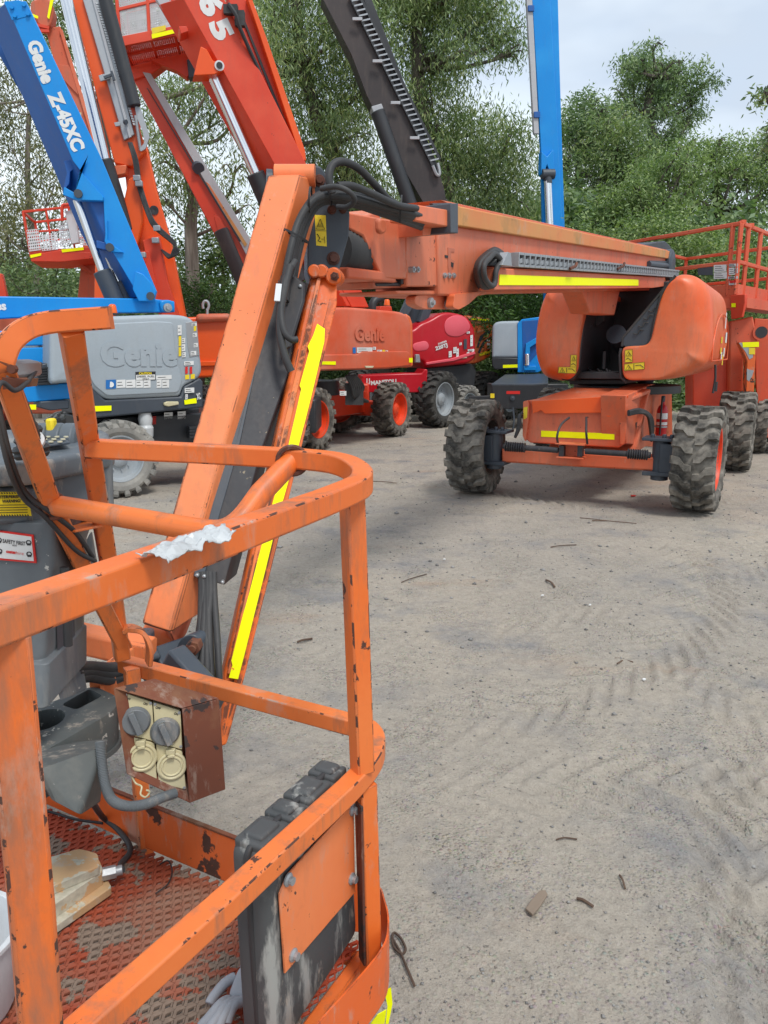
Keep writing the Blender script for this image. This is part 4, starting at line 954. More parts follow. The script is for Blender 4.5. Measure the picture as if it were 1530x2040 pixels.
mb = MB(); bx = [g(75,1500,ZT-.11), g(150,1455,ZT-.11), g(196,1430,ZT-.11)]
b0 = fillet(cp((64,1538,1.50),(214,1484,1.64),(214,1472,1.78),(84,1484,1.76)), .02, 3); 
b1 = fillet(cp((100,1592,1.52),(160,1624,1.50),(202,1596,1.66),(130,1560,1.74)), .015, 3)
loft(mb, [b0, b1]); obj('tray_bin', mb, M['trayplastic'], tray, .003, 50)
mb = MB(); mb.box(g(66,1446,ZT+.004), (.02,.014,.02)); mb.tube(smoothpath([g(64,1446,ZT+.02), g(66,1462,ZT+.012), g(70,1490,ZT+.004)],4), .006, 6); obj('key_tag', mb, M['cream'], tray, .002)
# labels on console
pcn = PL(front[0], (front[1]-front[0]).cross(front[3]-front[0])); 
if pcn.n.y > 0: pcn.n = -pcn.n
mb = MB(); mb.prism(pcn.pts([(-50,980),(55,980),(63,1028),(-50,1027)], .004), -pcn.n*.001); mb.mi = 1
for i in range(20):
    for y in (981, 1025): mb.prism(pcn.pts([(-45+i*5.2,y),(-42.5+i*5.2,y),(-41+i*5.2,y+3),(-43.5+i*5.2,y+3)], .0052), -pcn.n*.0005)
pcn.text(mb, 'RADIO INTERFERENCE', (-38,994), (52,991.5), 6, .006, .04); pcn.text(mb, 'WARNING!', (4,1001.5), (41,1000.5), 6, .006, .04)
for i in range(4): mb.prism(pcn.pts([(-30,1006+i*5),(55,1005+i*5),(55,1006.2+i*5),(-30,1007.2+i*5)], .0052), -pcn.n*.0004)
obj('warning_sticker', mb, [M['yellow'], M['ink']], con)
pcc = PL(V((0,1.698,0)), V((0,-1,0)))
mb = MB(); Q = [(-40,1052),(66,1066),(72,1122),(-40,1112)]; mb.prism(pcc.pts(Q, .004), -pcc.n*.004); mb.mi = 1; Q2 = [(-36,1056),(62,1069.5),(67,1118),(-36,1108.5)]; mb.prism(pcc.pts(Q2, .0055), -pcc.n*.003); mb.mi = 2
pcc.text(mb, 'SAFETY FIRST', (5,1081), (50,1087), 8, .007, .02); pcc.text(mb, 'WITH', (24,1088), (33,1089), 3.5, .007, .02)
for x, y in ((57,1081),(58,1104),(-2,1076),(-1,1098)):
    c = pcc.hit(x, y, .0065); mb.tube([c+V((.0052*math.cos(a), 0, .0052*math.sin(a))) for a in [i*.5 for i in range(14)]], .0012, 5); mb.box(c-ZU*.004, (.008,.001,.005))
mb.mi = 1+2; pcc.text(mb, 'coates', (12,1101), (31,1103.5), 6.5, .007, .05); mb.mi = 1; mb.mi = 3; pcc.text(mb, 'hire', (32,1104), (47,1106), 6.5, .007, -.005)
obj('safety_sticker', mb, [M['redink'], M['white'], M['ink'], M['redink']], col)
pcl = PL(V((0,1.678,0)), V((0,-1,0)))
mb = MB(); mb.prism(pcl.pts([(-20,1308),(36,1312),(41,1364),(-20,1352)], .004), -pcl.n*.004); mb.mi = 1
pcl.text(mb, '12.5 m/s MAX', (4,1352), (39,1359), 5, .0055, .02); mb.tube(smoothpath(pcl.pts([(10,1318),(12,1345),(11,1330),(20,1322),(24,1330),(16,1336),(26,1345),(32,1326),(34,1340)], .0055), 4), .0011, 5)
obj('wind_sticker', mb, [M['cream'], M['ink']], col)
# --- rusty socket box
sx = PL(at(300,1460,1.62), V((.30,-.95,.10)))
sbox = MB(); n_ = sx.n; A = [(226,1372),(362,1412),(376,1590),(252,1542)]; q = sx.pts(A); th = .002; D = V((.150,.075,.0)); D = at(435,1392,1.72)-sx.hit(362,1412)
def sheet(mb, a, b, c, d, t): n0 = (b-a).cross(d-a).normalized(); mb.prism([a,b,c,d], n0*t)
sheet(sbox, q[0], q[1], q[1]+D, q[0]+D, .003); sheet(sbox, q[1], q[2]+V((0,0,-.012)), q[2]+D+V((0,0,-.012)), q[1]+D, .003); sheet(sbox, q[0], q[3], q[3]+D, q[0]+D, .003); sheet(sbox, q[3]+D*.0, q[2]+V((0,0,-.012)), q[2]+D+V((0,0,-.012)), q[3]+D, .003); sheet(sbox, q[0]+D*.95, q[1]+D*.95, q[2]+D*.95, q[3]+D*.95, .003)
soc = obj('socket_box', sbox, M['rust'], near, .0012)
sp2 = sx.shift(-.012); mbp = MB(); 
for pq in ([(246,1380),(303,1399),(308,1478),(252,1462)], [(305,1399),(360,1416),(363,1494),(310,1479)]): mbp.prism(fillet(sp2.pts(pq), .004), -n_*.03)
mbp.mi = 1
for tx, a, b in (('OFF',(250,1393),(259,1395.5)),('ON',(285,1403),(293,1405.5)),('OFF',(309,1411),(319,1414)),('ON',(346,1423),(354,1425.5))): sp2.text(mbp, tx, a, b, 4.6, .001, .03)
obj('switch_plate', mbp, [M['cream'], M['ink']], soc, .002)
mbp = MB()
for pq in ([(253,1465),(308,1481),(313,1560),(258,1541)], [(311,1482),(363,1497),(371,1574),(316,1560)]): mbp.prism(fillet(sp2.pts(pq), .005), -n_*.03)
obj('outlet_plate', mbp, M['cream'], soc, .002)
mb = MB()
for x, y in ((250,1384),(300,1401),(256,1455),(306,1470),(309,1403),(357,1420),(313,1475),(360,1487),(257,1535),(310,1555),(319,1558),(367,1569)):
    c = sp2.hit(x, y); mb.lathe(c, n_, [(0,.0035),(.0012,.0035),(.0015,.001)], 8)
obj('screw', mb, M['steel'], soc)
for cx_, cy_ in ((270,1436),(329,1457)):
    c = sp2.hit(cx_, cy_); mb = MB(); mb.lathe(c, n_, [(0,.034),(.004,.034),(.006,.031),(.012,.0295),(.012,.0)], 32, False)
    up_ = (sp2.hit(cx_-9, cy_-20)-sp2.hit(cx_+9, cy_+20)).normalized(); mb.beam(c+up_*.028+n_*.018, c-up_*.028+n_*.018, .014, .014, n_)
    kn = obj('switch_dial', mb, M['dial'], soc, .0025)
    mb = MB(); mb.cyl(c+up_*-.0+n_*.02-up_*.0+(n_.cross(up_))*.016, c+n_*.0255+(n_.cross(up_))*.016, .004, 10); mb.cyl(c+n_*.012, c+n_*.02, .003, 8); 
for cx_, cy_ in ((283,1508),(342,1525)):
    c = sp2.hit(cx_, cy_); mb = MB(); mb.lathe(c, n_, [(0,.034),(.005,.034),(.007,.031),(.007,.028),(.005,.027),(.005,.0)], 32, False); mb.box(c+ZU*.038+n_*.006, (.02,.012,.012)); mb.beam(c+ZU*.026+n_*.014, c+ZU*.032+n_*.014, .016,.004,n_); obj('outlet_cover', mb, M['cream'], soc, .001)
    mb = MB(); mb.lathe(c, n_, [(.004,.019),(.007,.020),(.008,.022),(.007,.024),(.004,.025)], 28, False); obj('outlet_ring', mb, M['stained'] if False else M['cream'], soc, .001)
mb = MB(); path = smoothpath(cp((200,1478,1.62),(203,1520,1.6),(210,1565,1.57),(225,1595,1.55),(255,1606,1.54),(290,1602,1.56),(325,1588,1.6),(350,1580,1.62)), 14)
for i in range(len(path)-1): mb.lathe(path[i], path[i+1]-path[i], [(-.002,.0095),(.0005,.012),(.003,.0095)], 14, False)
mb.tube(path, .0098, 12); obj('conduit', mb, M['dial'], near, 0)
mb = MB(); mb.tube(smoothpath(cp((262,1545,1.6),(270,1560,1.6),(282,1567,1.59),(280,1582,1.58),(290,1588,1.58),(298,1578,1.585),(292,1574,1.58)), 6), .0022, 6); obj('wire_tie', mb, M['cream'], near, 0)

# ---------------------------------------------------------------- loose things in the basket
def crumple(name, c, ux, uy, nx, ny, amp, mat, label, cat, seed, outline=1.0, lift=.012):
    r = np.random.default_rng(seed); mb = MB(); vs = []; fs = []
    for j in range(ny+1):
        for i in range(nx+1):
            a, b = i/nx-.5, j/ny-.5; w = 1-.35*abs(math.sin(7*a+seed))
            z = abs(math.sin(9*a+seed)*math.cos(7*b+a*5))*amp+r.uniform(0, amp*.5)-abs(b)*lift
            vs.append(c+ux*a+uy*b*w+ux*r.uniform(-.03,.03)*.5+V((0,0,z)))
    for j in range(ny):
        for i in range(nx): fs.append((j*(nx+1)+i, j*(nx+1)+i+1, (j+1)*(nx+1)+i+1, (j+1)*(nx+1)+i))
    mb.add(vs, fs); o = obj(name, mb, mat, None, 0, 25, fixn=False, origin=c); s = o.modifiers.new('t', 'SOLIDIFY'); s.thickness = .0012; return tag(o, label, cat)
p = gnd(378,1082,ZR+.026); ux = (gnd(440,1058,ZR+.026)-gnd(305,1108,ZR+.026)); crumple('plastic_scrap', p, ux*1.05, V((.055,-.03,0)), 30, 14, .008, M['film'], 'crumpled scrap of white plastic film lying on the top rail of the near basket', 'plastic scrap', 4)
gl = MB(); gc = gnd(478,1985,.215)
def finger(mb, pts, r):
    for i in range(len(pts)-1): mb.cyl(pts[i], pts[i+1], r, 10, r*.92)
    for p_ in pts: mb.lathe(p_, ZU, [(-r,0.001),(-r*.7,r*.7),(0,r),(r*.7,r*.7),(r,.001)], 10, False)
body = [gc+V((.005,.04,.03)), gc+V((.03,.02,.025)), gc+V((.02,-.02,.02)), gc+V((-.015,-.01,.02))]
mbg = MB(); mbg.puff(fillet([gc+V((-.02,-.03,.035)), gc+V((.035,-.035,.035)), gc+V((.045,.05,.035)), gc+V((-.01,.055,.035))], .02, 4), ZU, .03, .012, 4)
for i, (dx, l) in enumerate(((-.018,.06),(0,.068),(.018,.062),(.034,.05))):
    a = gc+V((dx,-.03,.02)); mbg_pts = smoothpath([a, a+V((-.012-.006*i,-.4*l,.012)), a+V((-.03-.004*i,-.8*l,.004)), a+V((-.045,-l,-.006))], 3); mbg.tube(mbg_pts, .0105, 10)
mbg.tube(smoothpath([gc+V((-.015,.03,.02)), gc+V((-.035,.015,.018)), gc+V((-.055,-.01,.006)), gc+V((-.06,-.02,.0))], 3), .011, 10); mbg.tube(smoothpath([gc+V((.015,.05,.02)), gc+V((.02,.075,.03)), gc+V((.02,.10,.045))], 3), .026, 14)
glo = obj('work_glove', mbg, M['glove'], None, .002, 60, origin=gc); tag(glo, 'grey leather work glove lying on the mesh floor behind the black document box', 'glove')
tc = gnd(-88,2015,.205); tub = MB(); tub.lathe(tc, ZU, [(0,.001),(0,.11),(.01,.115),(.17,.132),(.175,.142),(.185,.142),(.185,.130),(.02,.11),(.02,.001)], 40, False); tbo = obj('bucket', tub, M['whitepl'], None, .001, 40, origin=tc); tag(tbo, 'white plastic bucket on the basket floor behind the near orange post', 'bucket')
# ================================================================ machines behind
def bx(name, pl, px, L_, mat, parent, off=0, bevel=.01, rc=0): return slab(pl, name, px, L_, mat, parent, off, bevel, rc)
def rod_(name, p1, p2, r, mat, parent, seg=20):
    mb = MB(); mb.cyl(p1, p2, r, seg); return obj(name, mb, M[mat], parent, r*.12)
def puffhood(name, pl, px, r, L_, rf, mat, parent, off=0):
    mb = MB(); mb.puff(fillet(pl.pts(px, off), r, 5), pl.n, L_, rf, 5); return obj(name, mb, M[mat], parent, 0, 50)
def tape(pl, px, parent, off=.004, mat='hivis', name='reflective_tape'): return bx(name, pl, px, .003, mat, parent, off, 0)
def lab(pl, px, parent, mat='white', off=.004, lines=0, name='sticker'):
    mb = MB(); p = pl.pts(px, off); mb.prism(p, -pl.n*.002); mb.mi = 1
    for i in range(lines):
        t = (i+.8)/(lines+.6); a = p[0].lerp(p[3], t); b = p[1].lerp(p[2], t); a, b = a.lerp(b, .1), a.lerp(b, .6+.3*((i*7) % 3)/3)
        mb.beam(a+pl.n*.001, b+pl.n*.001, .006, .001, pl.n)
    return obj(name, mb, [M[mat], M['ink']], parent, 0)
def R4(x0, y0, x1, y1, sl=0): return [(x0,y0),(x1,y0+sl),(x1,y1+sl),(x0,y1)]
def beacon(parent, p, s=1.0):
    mb = MB(); mb.lathe(p, ZU, [(0,.055*s),(.02*s,.055*s)], 20); b = obj('beacon', mb, M['black'], parent)
    mb = MB(); mb.lathe(p+ZU*.02*s, ZU, [(0,.045*s),(.07*s,.036*s),(.085*s,.025*s),(.088*s,.0)], 20, False); obj('beacon_lens', mb, M['lamp'], b, 0, 60)

# ---------- blue articulated lift on the left
PB = PL((-3.30, 8.0, 0), V((.60, -.80, 0))); BX = V((.80, .60, 0))
blu = thing('boom_lift', 'blue articulating boom lift with large grey hood and Z-45XC on its boom', 'boom lift', (-3.0, 8.8, 0))
hd = puffhood('engine_hood', PB, [(100,640),(160,632),(340,626),(380,630),(394,650),(399,700),(405,740),(396,755),(366,770),(360,790),(210,797),(184,775),(176,760),(100,765)], [.05,.1,.1,.2,.15,.1,.1,.06,.05,.03,.08,.06,.03,.03], 1.3, .05, 'grey', blu)
puffhood('hood_panel', PB, [(150,648),(310,640),(345,642),(350,700),(364,757),(356,782),(214,789),(188,768),(176,745),(150,750)], .04, .03, .012, 'grey', hd, .014)
bx('lower_skirt', PB, [(178,766),(186,775),(210,797),(360,790),(366,770),(398,753),(405,760),(405,812),(186,834)], 1.25, 'slate', blu, -.01, .02)
mb = MB(); PB.text(mb, 'Genie', (201,727), (354,727), 47, .016, .045, .006)
tx = obj('raised_lettering', mb, M['grey'], hd, 0, 0)
tape(PB, [(184,809),(222,808),(222,818),(184,820)], blu); tape(PB, [(367,797),(391,793),(392,803),(368,806)], blu)
lab(PB, R4(211,757,231,775,-1), hd, 'blueink', .020); 
mb = MB(); mb.cyl(PB.hit(221,766,.021), PB.hit(221,766,.023), .03, 18); obj('sticker_symbol', mb, M['white'], hd)
for x0, x1 in ((232,250),(251,270),(271,285),(286,300),(312,322),(323,337)): lab(PB, R4(x0,757,x1,773,-1), hd, 'white', .020, 2)
lab(PB, R4(311,748,342,756,-1), hd, 'white', .020, 1)
mb = MB(); mb.prism(PB.pts(R4(270,741,310,758,-1), .020), -PB.n*.002); mb.mi = 1; mb.prism(PB.pts(R4(271,747,309,757,-1), .0215), -PB.n*.001); mb.mi = 2; PB.text(mb, 'CAUTION', (277,746.3), (302,745.8), 4.5, .023, .04); mb.mi = 0; PB.text(mb, 'DIESEL FUEL', (273,752), (308,751.4), 3.6, .023, .02); PB.text(mb, 'ONLY', (284,756.4), (297,756.2), 3.2, .023, .02)
obj('caution_sticker', mb, [M['ink'], M['white'], M['yellow']], hd)
for (x0,y0,x1,y1,m_) in ((354,648,362,668,'white'),(356,670,361,690,'yellow'),(362,674,369,684,'white'),(362,686,369,700,'white'),(356,692,361,710,'yellow'),(363,702,370,712,'white'),(367,720,386,728,'white'),(369,731,374,745,'redink'),(378,731,383,745,'redink'),(369,747,377,756,'yellow'),(380,746,388,755,'yellow'),(382,644,392,650,'white'),(384,664,392,672,'white'),(386,684,394,692,'white'),(380,700,391,708,'white'),(386,650,391,660,'yellow'),(368,773,387,783,'white'),(369,786,374,796,'white')): lab(PB, R4(x0,y0,x1,y1,-1), hd, m_, .010, 2 if m_ == 'white' else 0)
bx('side_door', PB, [(370,642),(392,640),(398,708),(378,712),(374,690)], .01, 'steel', hd, .006, .003)
mb = MB(); PB.text(mb, 'XC', (393,796), (401,794), 12, .004, .04); obj('lettering', mb, M['white'], blu)
bx('door_handle', PB, [(327,803),(334,800),(356,800),(357,806),(336,810),(328,808)], .04, 'cream', blu, .03, .008)
beacon(blu, PB.hit(225,628,-.35)+ZU*0, 1.1)
# chassis, turntable, wheels
mb = MB(); c = PB.hit(300,850,-.7); mb.box(V((c.x,c.y,.62)), (1.7,.9,.45), Matrix((BX, -PB.n, ZU)).transposed()); c2 = PB.hit(210,850,-.7); mb.box(V((c2.x,c2.y,.55)), (3.0,.6,.25), Matrix((BX, -PB.n, ZU)).transposed())
obj('chassis', mb, M['black'], blu, .02)
bx('swing_plate', PB, [(300,822),(398,812),(396,880),(340,885),(306,872)], .05, 'black', blu, -.35, .02)
bx('swing_plate', PB, [(345,833),(372,830),(372,842),(345,845)], .05, 'slate', blu, -.28, .01)
lab(PB, R4(327,822,344,835,-1), blu, 'white', -.25, 2); lab(PB, R4(354,820,370,835,-1), blu, 'white', -.25, 2); lab(PB, R4(303,830,311,846,-1), blu, 'redink', -.25)
mb = MB(); c = PB.hit(290,845,-.1); 
mb.lathe(V((c.x,c.y,c.z-.16)), ZU, [(0,.05),(.02,.075),(.12,.085),(.15,.07),(.22,.08),(.30,.06),(.34,.065),(.36,.03)], 14); obj('plastic_wrap', mb, M['film'], blu, 0, 30)
mb = MB()
for i in range(4): mb.beam(PB.hit(375,852+i*6,-.15), PB.hit(398,850+i*6,-.15), .08, .03)
obj('step', mb, M['black'], blu)
wc = PB.hit(234,919,-.05); wheel(blu, (wc.x, wc.y, .42), PB.n, .42, .30, tyre='tyregrey', rim='rimgrey')
wheel(blu, V((wc.x,wc.y,.42))-PB.n*1.7, -PB.n, .42, .30, tyre='tyregrey', rim='rimgrey')
w2 = PB.hit(60,930,-.1); w2 = V((wc.x,wc.y,.42))-BX*2.0; wheel(blu, w2, PB.n, .42, .30, tyre='tyregrey', rim='rimgrey'); wheel(blu, w2-PB.n*1.7, -PB.n, .42, .30, tyre='tyregrey', rim='rimgrey')
# lower arms (parallel blue beams) running left
for nm, px, o in (('lower_arm', [(-260,586),(300,595),(348,600),(349,622),(200,624),(-260,650)], -.55), ('lower_arm', [(-200,662),(140,657),(140,687),(-200,694)], -.3), ('lower_arm', [(-200,700),(150,690),(150,722),(-200,736)], -.3), ('lower_arm', [(-40,775),(150,762),(150,794),(42,803),(-40,803)], -.2)):
    bx(nm, PB, px, .22, 'blue', blu, o, .012)
bx('arm_pivot', PB, [(318,598),(340,597),(349,604),(349,622),(322,622)], .3, 'blue', blu, -.5, .02, .05)
mb = MB(); c = PB.hit(334,613,-.48); mb.lathe(c, PB.n, [(-.02,.05),(.01,.05),(.012,.03),(.03,.025),(.03,.0)], 14, False); obj('pivot_pin', mb, M['steel'], blu)
mb = MB(); PB.text(mb, 'coates', (-52,616), (13,617), 17, -.545, .04); obj('lettering', mb, M['white'], blu)
mb = MB(); 
for i in range(7): mb.beam(PB.hit(76,734+i*5,-.1), PB.hit(104,732+i*5,-.1), .03,.012)
bx('radiator_grille', PB, [(72,728),(100,722),(112,724),(118,766),(74,768)], .3, 'slate', blu, -.12, .01); obj('grille_slat', mb, M['black'], blu)
bx('tray_box', PB, [(80,800),(138,797),(138,814),(100,818),(80,812)], .3, 'slate', blu, -.15, .01); tape(PB, R4(59,806,72,816), blu, -.1)
# raised boom
PU = PL(PB.hit(300,600,-.45), V((.20,-.98,0)))
ub = bx('boom', PU, [(8,0),(104,0),(108,8),(150,100),(195,215),(215,330),(245,400),(290,520),(312,580),(306,598),(278,598),(262,560),(212,470),(145,325),(100,220),(10,5)][:0] or [(10,2),(52,2),(205,322),(245,420),(312,580),(306,600),(276,600),(265,570),(210,478),(206,400),(145,320)], .05, 'blue', blu, 0, .006)
off = V((-.34, .30, -.02))
mb = MB(); mb.prism(PU.pts([(12,4),(50,4),(203,322),(240,430),(300,585),(275,592),(200,452),(145,320)], -.052), off); obj('boom_section', mb, M['shadedblue'], ub, .01)  # side and underside in darkened blue, shade put into the colour
p_ = PL(PU.p+V((-.2,.55,0)), PU.n)
bx('upper_boom', p_, [(-30,40),(25,40),(160,318),(122,322),(92,290),(50,200),(-30,60)], .28, 'shadedblue', blu, 0, .01)  # darkened blue here paints in the shaded underside
mb = MB()
for i in range(3): mb.tube(smoothpath([p_.hit(8+i*3,60,.12), p_.hit(50+i*3,165,.12), p_.hit(80+i*3,230,.12), p_.hit(100+i*4,275,.12), p_.hit(140+i*4,318,.05)], 6), .018, 6)
obj('boom_hose', mb, M['rubber'], blu)
mb = MB(); mb.prism(PU.pts([(8,4),(36,0),(52,6),(62,30),(24,40)], .006), -PU.n*.01)
for x, y in ((24,15),(48,10),(30,32),(56,28)): c = PU.hit(x, y, .01); mb.cyl(c, c+PU.n*.02, .02, 8)
obj('end_plate', mb, M['blue'], ub)
mb = MB(); PU.text(mb, 'Genie', (54,84), (86,168), 25, .006, .055); PU.text(mb, 'Z-45XC', (95,188), (147,303), 25, .006, .055); obj('lettering', mb, M['white'], ub)
bx('cylinder_bracket', PU, [(168,320),(172,345),(150,392),(205,400),(172,376),(200,372)][:0] or [(170,322),(148,384),(128,372),(125,388),(150,398),(205,400),(206,392),(160,340)], .10, 'blue', ub, .04, .006)
bx('cylinder_bracket', PU, [(127,320),(148,318),(150,335),(140,342),(138,366),(124,384),(133,345)], .2, 'shadedblue', ub, -.1, .006)
bx('cylinder_bracket', PU, [(214,438),(208,480),(220,502),(246,503),(230,492),(214,478)], .08, 'blue', ub, .04, .006)
bx('cylinder_bracket', PU, [(192,478),(212,484),(212,498),(192,494)], .2, 'shadedblue', ub, -.05, .006)
bx('arm_knuckle', PU, [(270,540),(285,546),(300,562),(312,580),(306,600),(276,600),(264,575)], .12, 'blue', ub, .05, .008)
mb = MB()
for x, y in ((156,386),(219,493),(300,590)): c = PU.hit(x, y, .05); mb.cyl(c-PU.n*.05, c+PU.n*.02, .045, 14)
obj('pivot_pin', mb, M['slate'], ub)
rod_('cylinder_rod', PU.hit(153,398,-.1), PU.hit(205,545,-.1), .045, 'chrome', blu)
rod_('cylinder_barrel', PU.hit(203,540,-.1), PU.hit(234,610,-.1), .10, 'slate', blu)
rod_('cylinder_rod', PU.hit(210,500,-.25), PU.hit(238,566,-.25), .035, 'chrome', blu)
rod_('cylinder_barrel', PU.hit(236,562,-.25), PU.hit(262,620,-.25), .085, 'slate', blu)
bx('arm_inner', PU, [(168,400),(190,400),(282,590),(262,598),(196,480)], .3, 'shadedblue', blu, -.3, .01)

# ---------- bright orange lift with grey cable track
PO = PL((-2.6, 11.0, 0), V((.2,-.98,0)))
o3 = thing('boom_lift', 'bright orange boom lift with grey perforated cable track, raised behind the blue lift', 'boom lift', (-2.7, 11.4, 0))
bx('turret_body', PO, [(170,640),(470,628),(475,740),(470,750),(170,760)], 1.4, 'bright', o3, -.35, .03)
bx('body_rib', PO, [(390,625),(460,624),(460,640),(390,643)], .3, 'oldorange', o3, -.25, .05)
bx('body_rib', PO, [(390,720),(470,718),(470,728),(390,730)], .05, 'bright', o3, -.31, .01)
mb = MB(); mb.box((-2.6,11.9,.62), (3.2,1.0,.5), None); obj('chassis', mb, M['black'], o3, .03)
for x in (-4.0, -1.55): 
    for y, s in ((11.1,-1), (12.7,1)): wheel(o3, (x-.0, y, .48), (0,s,0), .48, .34)
mb = MB(); mb.tube([PO.hit(410+12*math.cos(a)*.5, 609-12*math.sin(a)*.8, -.3) for a in [i*.5-1.2 for i in range(11)]], .02, 8); mb.cyl(PO.hit(413,617,-.3), PO.hit(413,630,-.3), .02, 8); obj('exhaust_hook', mb, M['steel'], o3)
b3 = bx('boom', PO, [(140,-6),(272,-6),(262,240),(290,300),(258,330),(228,330),(210,250)][:0] or [(142,-8),(215,-8),(275,250),(292,300),(262,332),(228,325),(196,205)], .42, 'bright', o3, 0, .012)
bx('boom_channel', PO, [(163,-8),(198,-8),(268,268),(247,280)], .05, 'steel', b3, .05, .01)
bx('boom_channel_step', PO, [(182,-8),(188,-8),(262,272),(257,275)], .03, 'track', b3, .075, .004)
bx('boom_flange', PO, [(200,-8),(212,-8),(276,240),(272,268)], .3, 'redorange', b3, .06, .006)
mb = MB()
for i in range(46):
    t = i/46; x, y = 190+t*76, 4+t*246; mb.prism(PO.pts([(x,y),(x+5,y+1),(x+6,y+4.4),(x+1,y+3.6)], .085), -PO.n*.06)
obj('cable_chain', mb, M['whitepl'], b3)
for q in ([(196,150),(218,144),(221,156),(200,162)], [(227,244),(238,242),(240,250),(230,252)]): bx('track_bracket', PO, q, .03, 'steel', b3, .10, .004)
mb = MB(); mb.beam(PO.hit(207,155,.14), PO.hit(226,148,.14), .03, .03); mb.beam(PO.hit(222,142,.15), PO.hit(228,160,.15), .03, .03); mb.cyl(PO.hit(248,243,.1), PO.hit(252,243,.12), .03, 8); obj('bracket_bolt', mb, M['slate'], b3)
rod_('cylinder_rod', PO.hit(131,-8,.15), PO.hit(209,322,.15), .075, 'chrome', o3, 28)
rod_('cylinder_barrel', PO.hit(207,318,.15), PO.hit(250,460,.05), .11, 'black', o3, 28)
rod_('telescope_cylinder', PO.hit(208,-8,.1), PO.hit(268,212,.1), .085, 'black', o3, 24)
mb = MB(); mb.prism(fillet(PO.pts([(268,210),(280,214),(298,272),(290,296),(280,302),(278,296),(288,284),(284,262),(272,232)], .1), .02), -PO.n*.04); mb.cyl(PO.hit(270,230,.1), PO.hit(280,300,.05), .02, 8); obj('hose_guide', mb, M['steel'], b3)
mast = bx('mast', PO, [(246,318),(290,282),(312,380),(338,470),(372,640),(322,640),(290,560),(262,470)], .4, 'bright', o3, -.1, .015)
bx('mast_link', PO, [(256,356),(274,346),(284,368),(284,440),(272,500),(262,515),(246,500),(238,440)], .2, 'bright', mast, .1, .02)
bx('mast_link', PO, [(284,478),(318,470),(334,560),(362,640),(326,640),(300,560)], .22, 'redorange', mast, .08, .012)
bx('mast_cap', PO, [(228,330),(252,328),(250,346),(230,350)], .2, 'hoodorange', mast, .08, .01)
bx('mast_leg', PO, [(190,508),(205,508),(222,640),(186,640)], .5, 'bright', mast, -.2, .012)
bx('mast_recess', PO, [(282,500),(296,500),(318,600),(306,620),(292,560)], .02, 'redorange', mast, .12, .004)
mb = MB(); c = PO.hit(307,419,-.1); mb.lathe(c, PO.n, [(0,.06),(.012,.06),(.012,.045),(.004,.0)], 20, False); obj('pin_hole', mb, M['black'], mast)
for i in range(5):
    hose('boom_hose', [PO.hit(256+i*1.5,284,.12), PO.hit(266+i*2,320,.14), PO.hit(274+i*2,370,.14), PO.hit(294+i*2,430,.2), PO.hit(308+i*3,455,.2), PO.hit(340+i*2,482,.22), PO.hit(356-i*3,500,.22), PO.hit(344-i*2,510+i,.2), PO.hit(322,498,.1)], .014, o3, n=6, seg=6)
mb = MB(); 
for x, y in ((273,355),(277,366),(310,479),(284,508),(313,455)): mb.box(PO.hit(x, y, .2), (.09,.06,.07))
obj('hose_clamp', mb, M['steel'], o3, .008)
# ---------- old dull orange lift furthest left
PQ = PL((-4.8, 13.4, 0), V((.25,-.97,0)))
o4 = thing('boom_lift', 'old dull orange boom lift behind the blue boom, with low basket of perforated white panels', 'boom lift', (-6.0, 14.0, 0))
b4 = bx('boom', PQ, [(90,56),(120,52),(150,150),(176,230),(206,345),(180,345),(140,240)], .4, 'oldorange', o4, 0, .012)
bx('boom_edge', PQ, [(118,60),(124,58),(178,232),(206,330),(200,334),(172,240)], .06, 'faded', b4, .04, .006)
bx('boom_joint_plate', PQ, [(112,128),(137,130),(150,150),(156,190),(128,160)], .03, 'oldorange', b4, .03, .006)
bx('serial_plate', PQ, R4(151,224,162,238,0), .01, 'cream', b4, .05, .002)
bx('boom_base', PQ, [(180,340),(206,340),(225,640),(150,640)], .4, 'oldorange', o4, -.02, .012)
bx('jib_head', PQ, [(62,0),(96,-6),(108,14),(104,40),(98,56),(80,52),(64,36),(60,14)], .35, 'oldorange', o4, .1, .02, .08)
tape(PQ, [(101,-6),(108,-6),(98,38),(94,34)], o4, .13); tape(PQ, [(64,27),(76,32),(76,37),(64,33)], o4, .13)
mb = MB()
for i in range(6): mb.beam(PQ.hit(76+i*3,48+i,.08), PQ.hit(80+i*3,58+i,.08), .03,.03)
mb.beam(PQ.hit(74,50,.1), PQ.hit(98,56,.1), .04,.04); mb.beam(PQ.hit(78,62,.1), PQ.hit(98,62,.1), .04,.04); obj('jib_step', mb, M['redorange'], o4)
bx('turret_body', PQ, [(-60,600),(180,600),(180,720),(-60,720)], 1.5, 'oldorange', o4, -.3, .05)
mb = MB(); mb.box((-6.3,14.6,.7), (3.4,1.2,.5)); obj('chassis', mb, M['oldorange'], o4, .03)
for x in (-7.6,-5.0):
    for y, s in ((13.7,-1),(15.4,1)): wheel(o4, (x, y, .5), (0,s,0), .5, .36)
bx('lower_link', PQ, [(-10,545),(4,545),(18,610),(-10,610)], .15, 'redorange', o4, .2, .01)
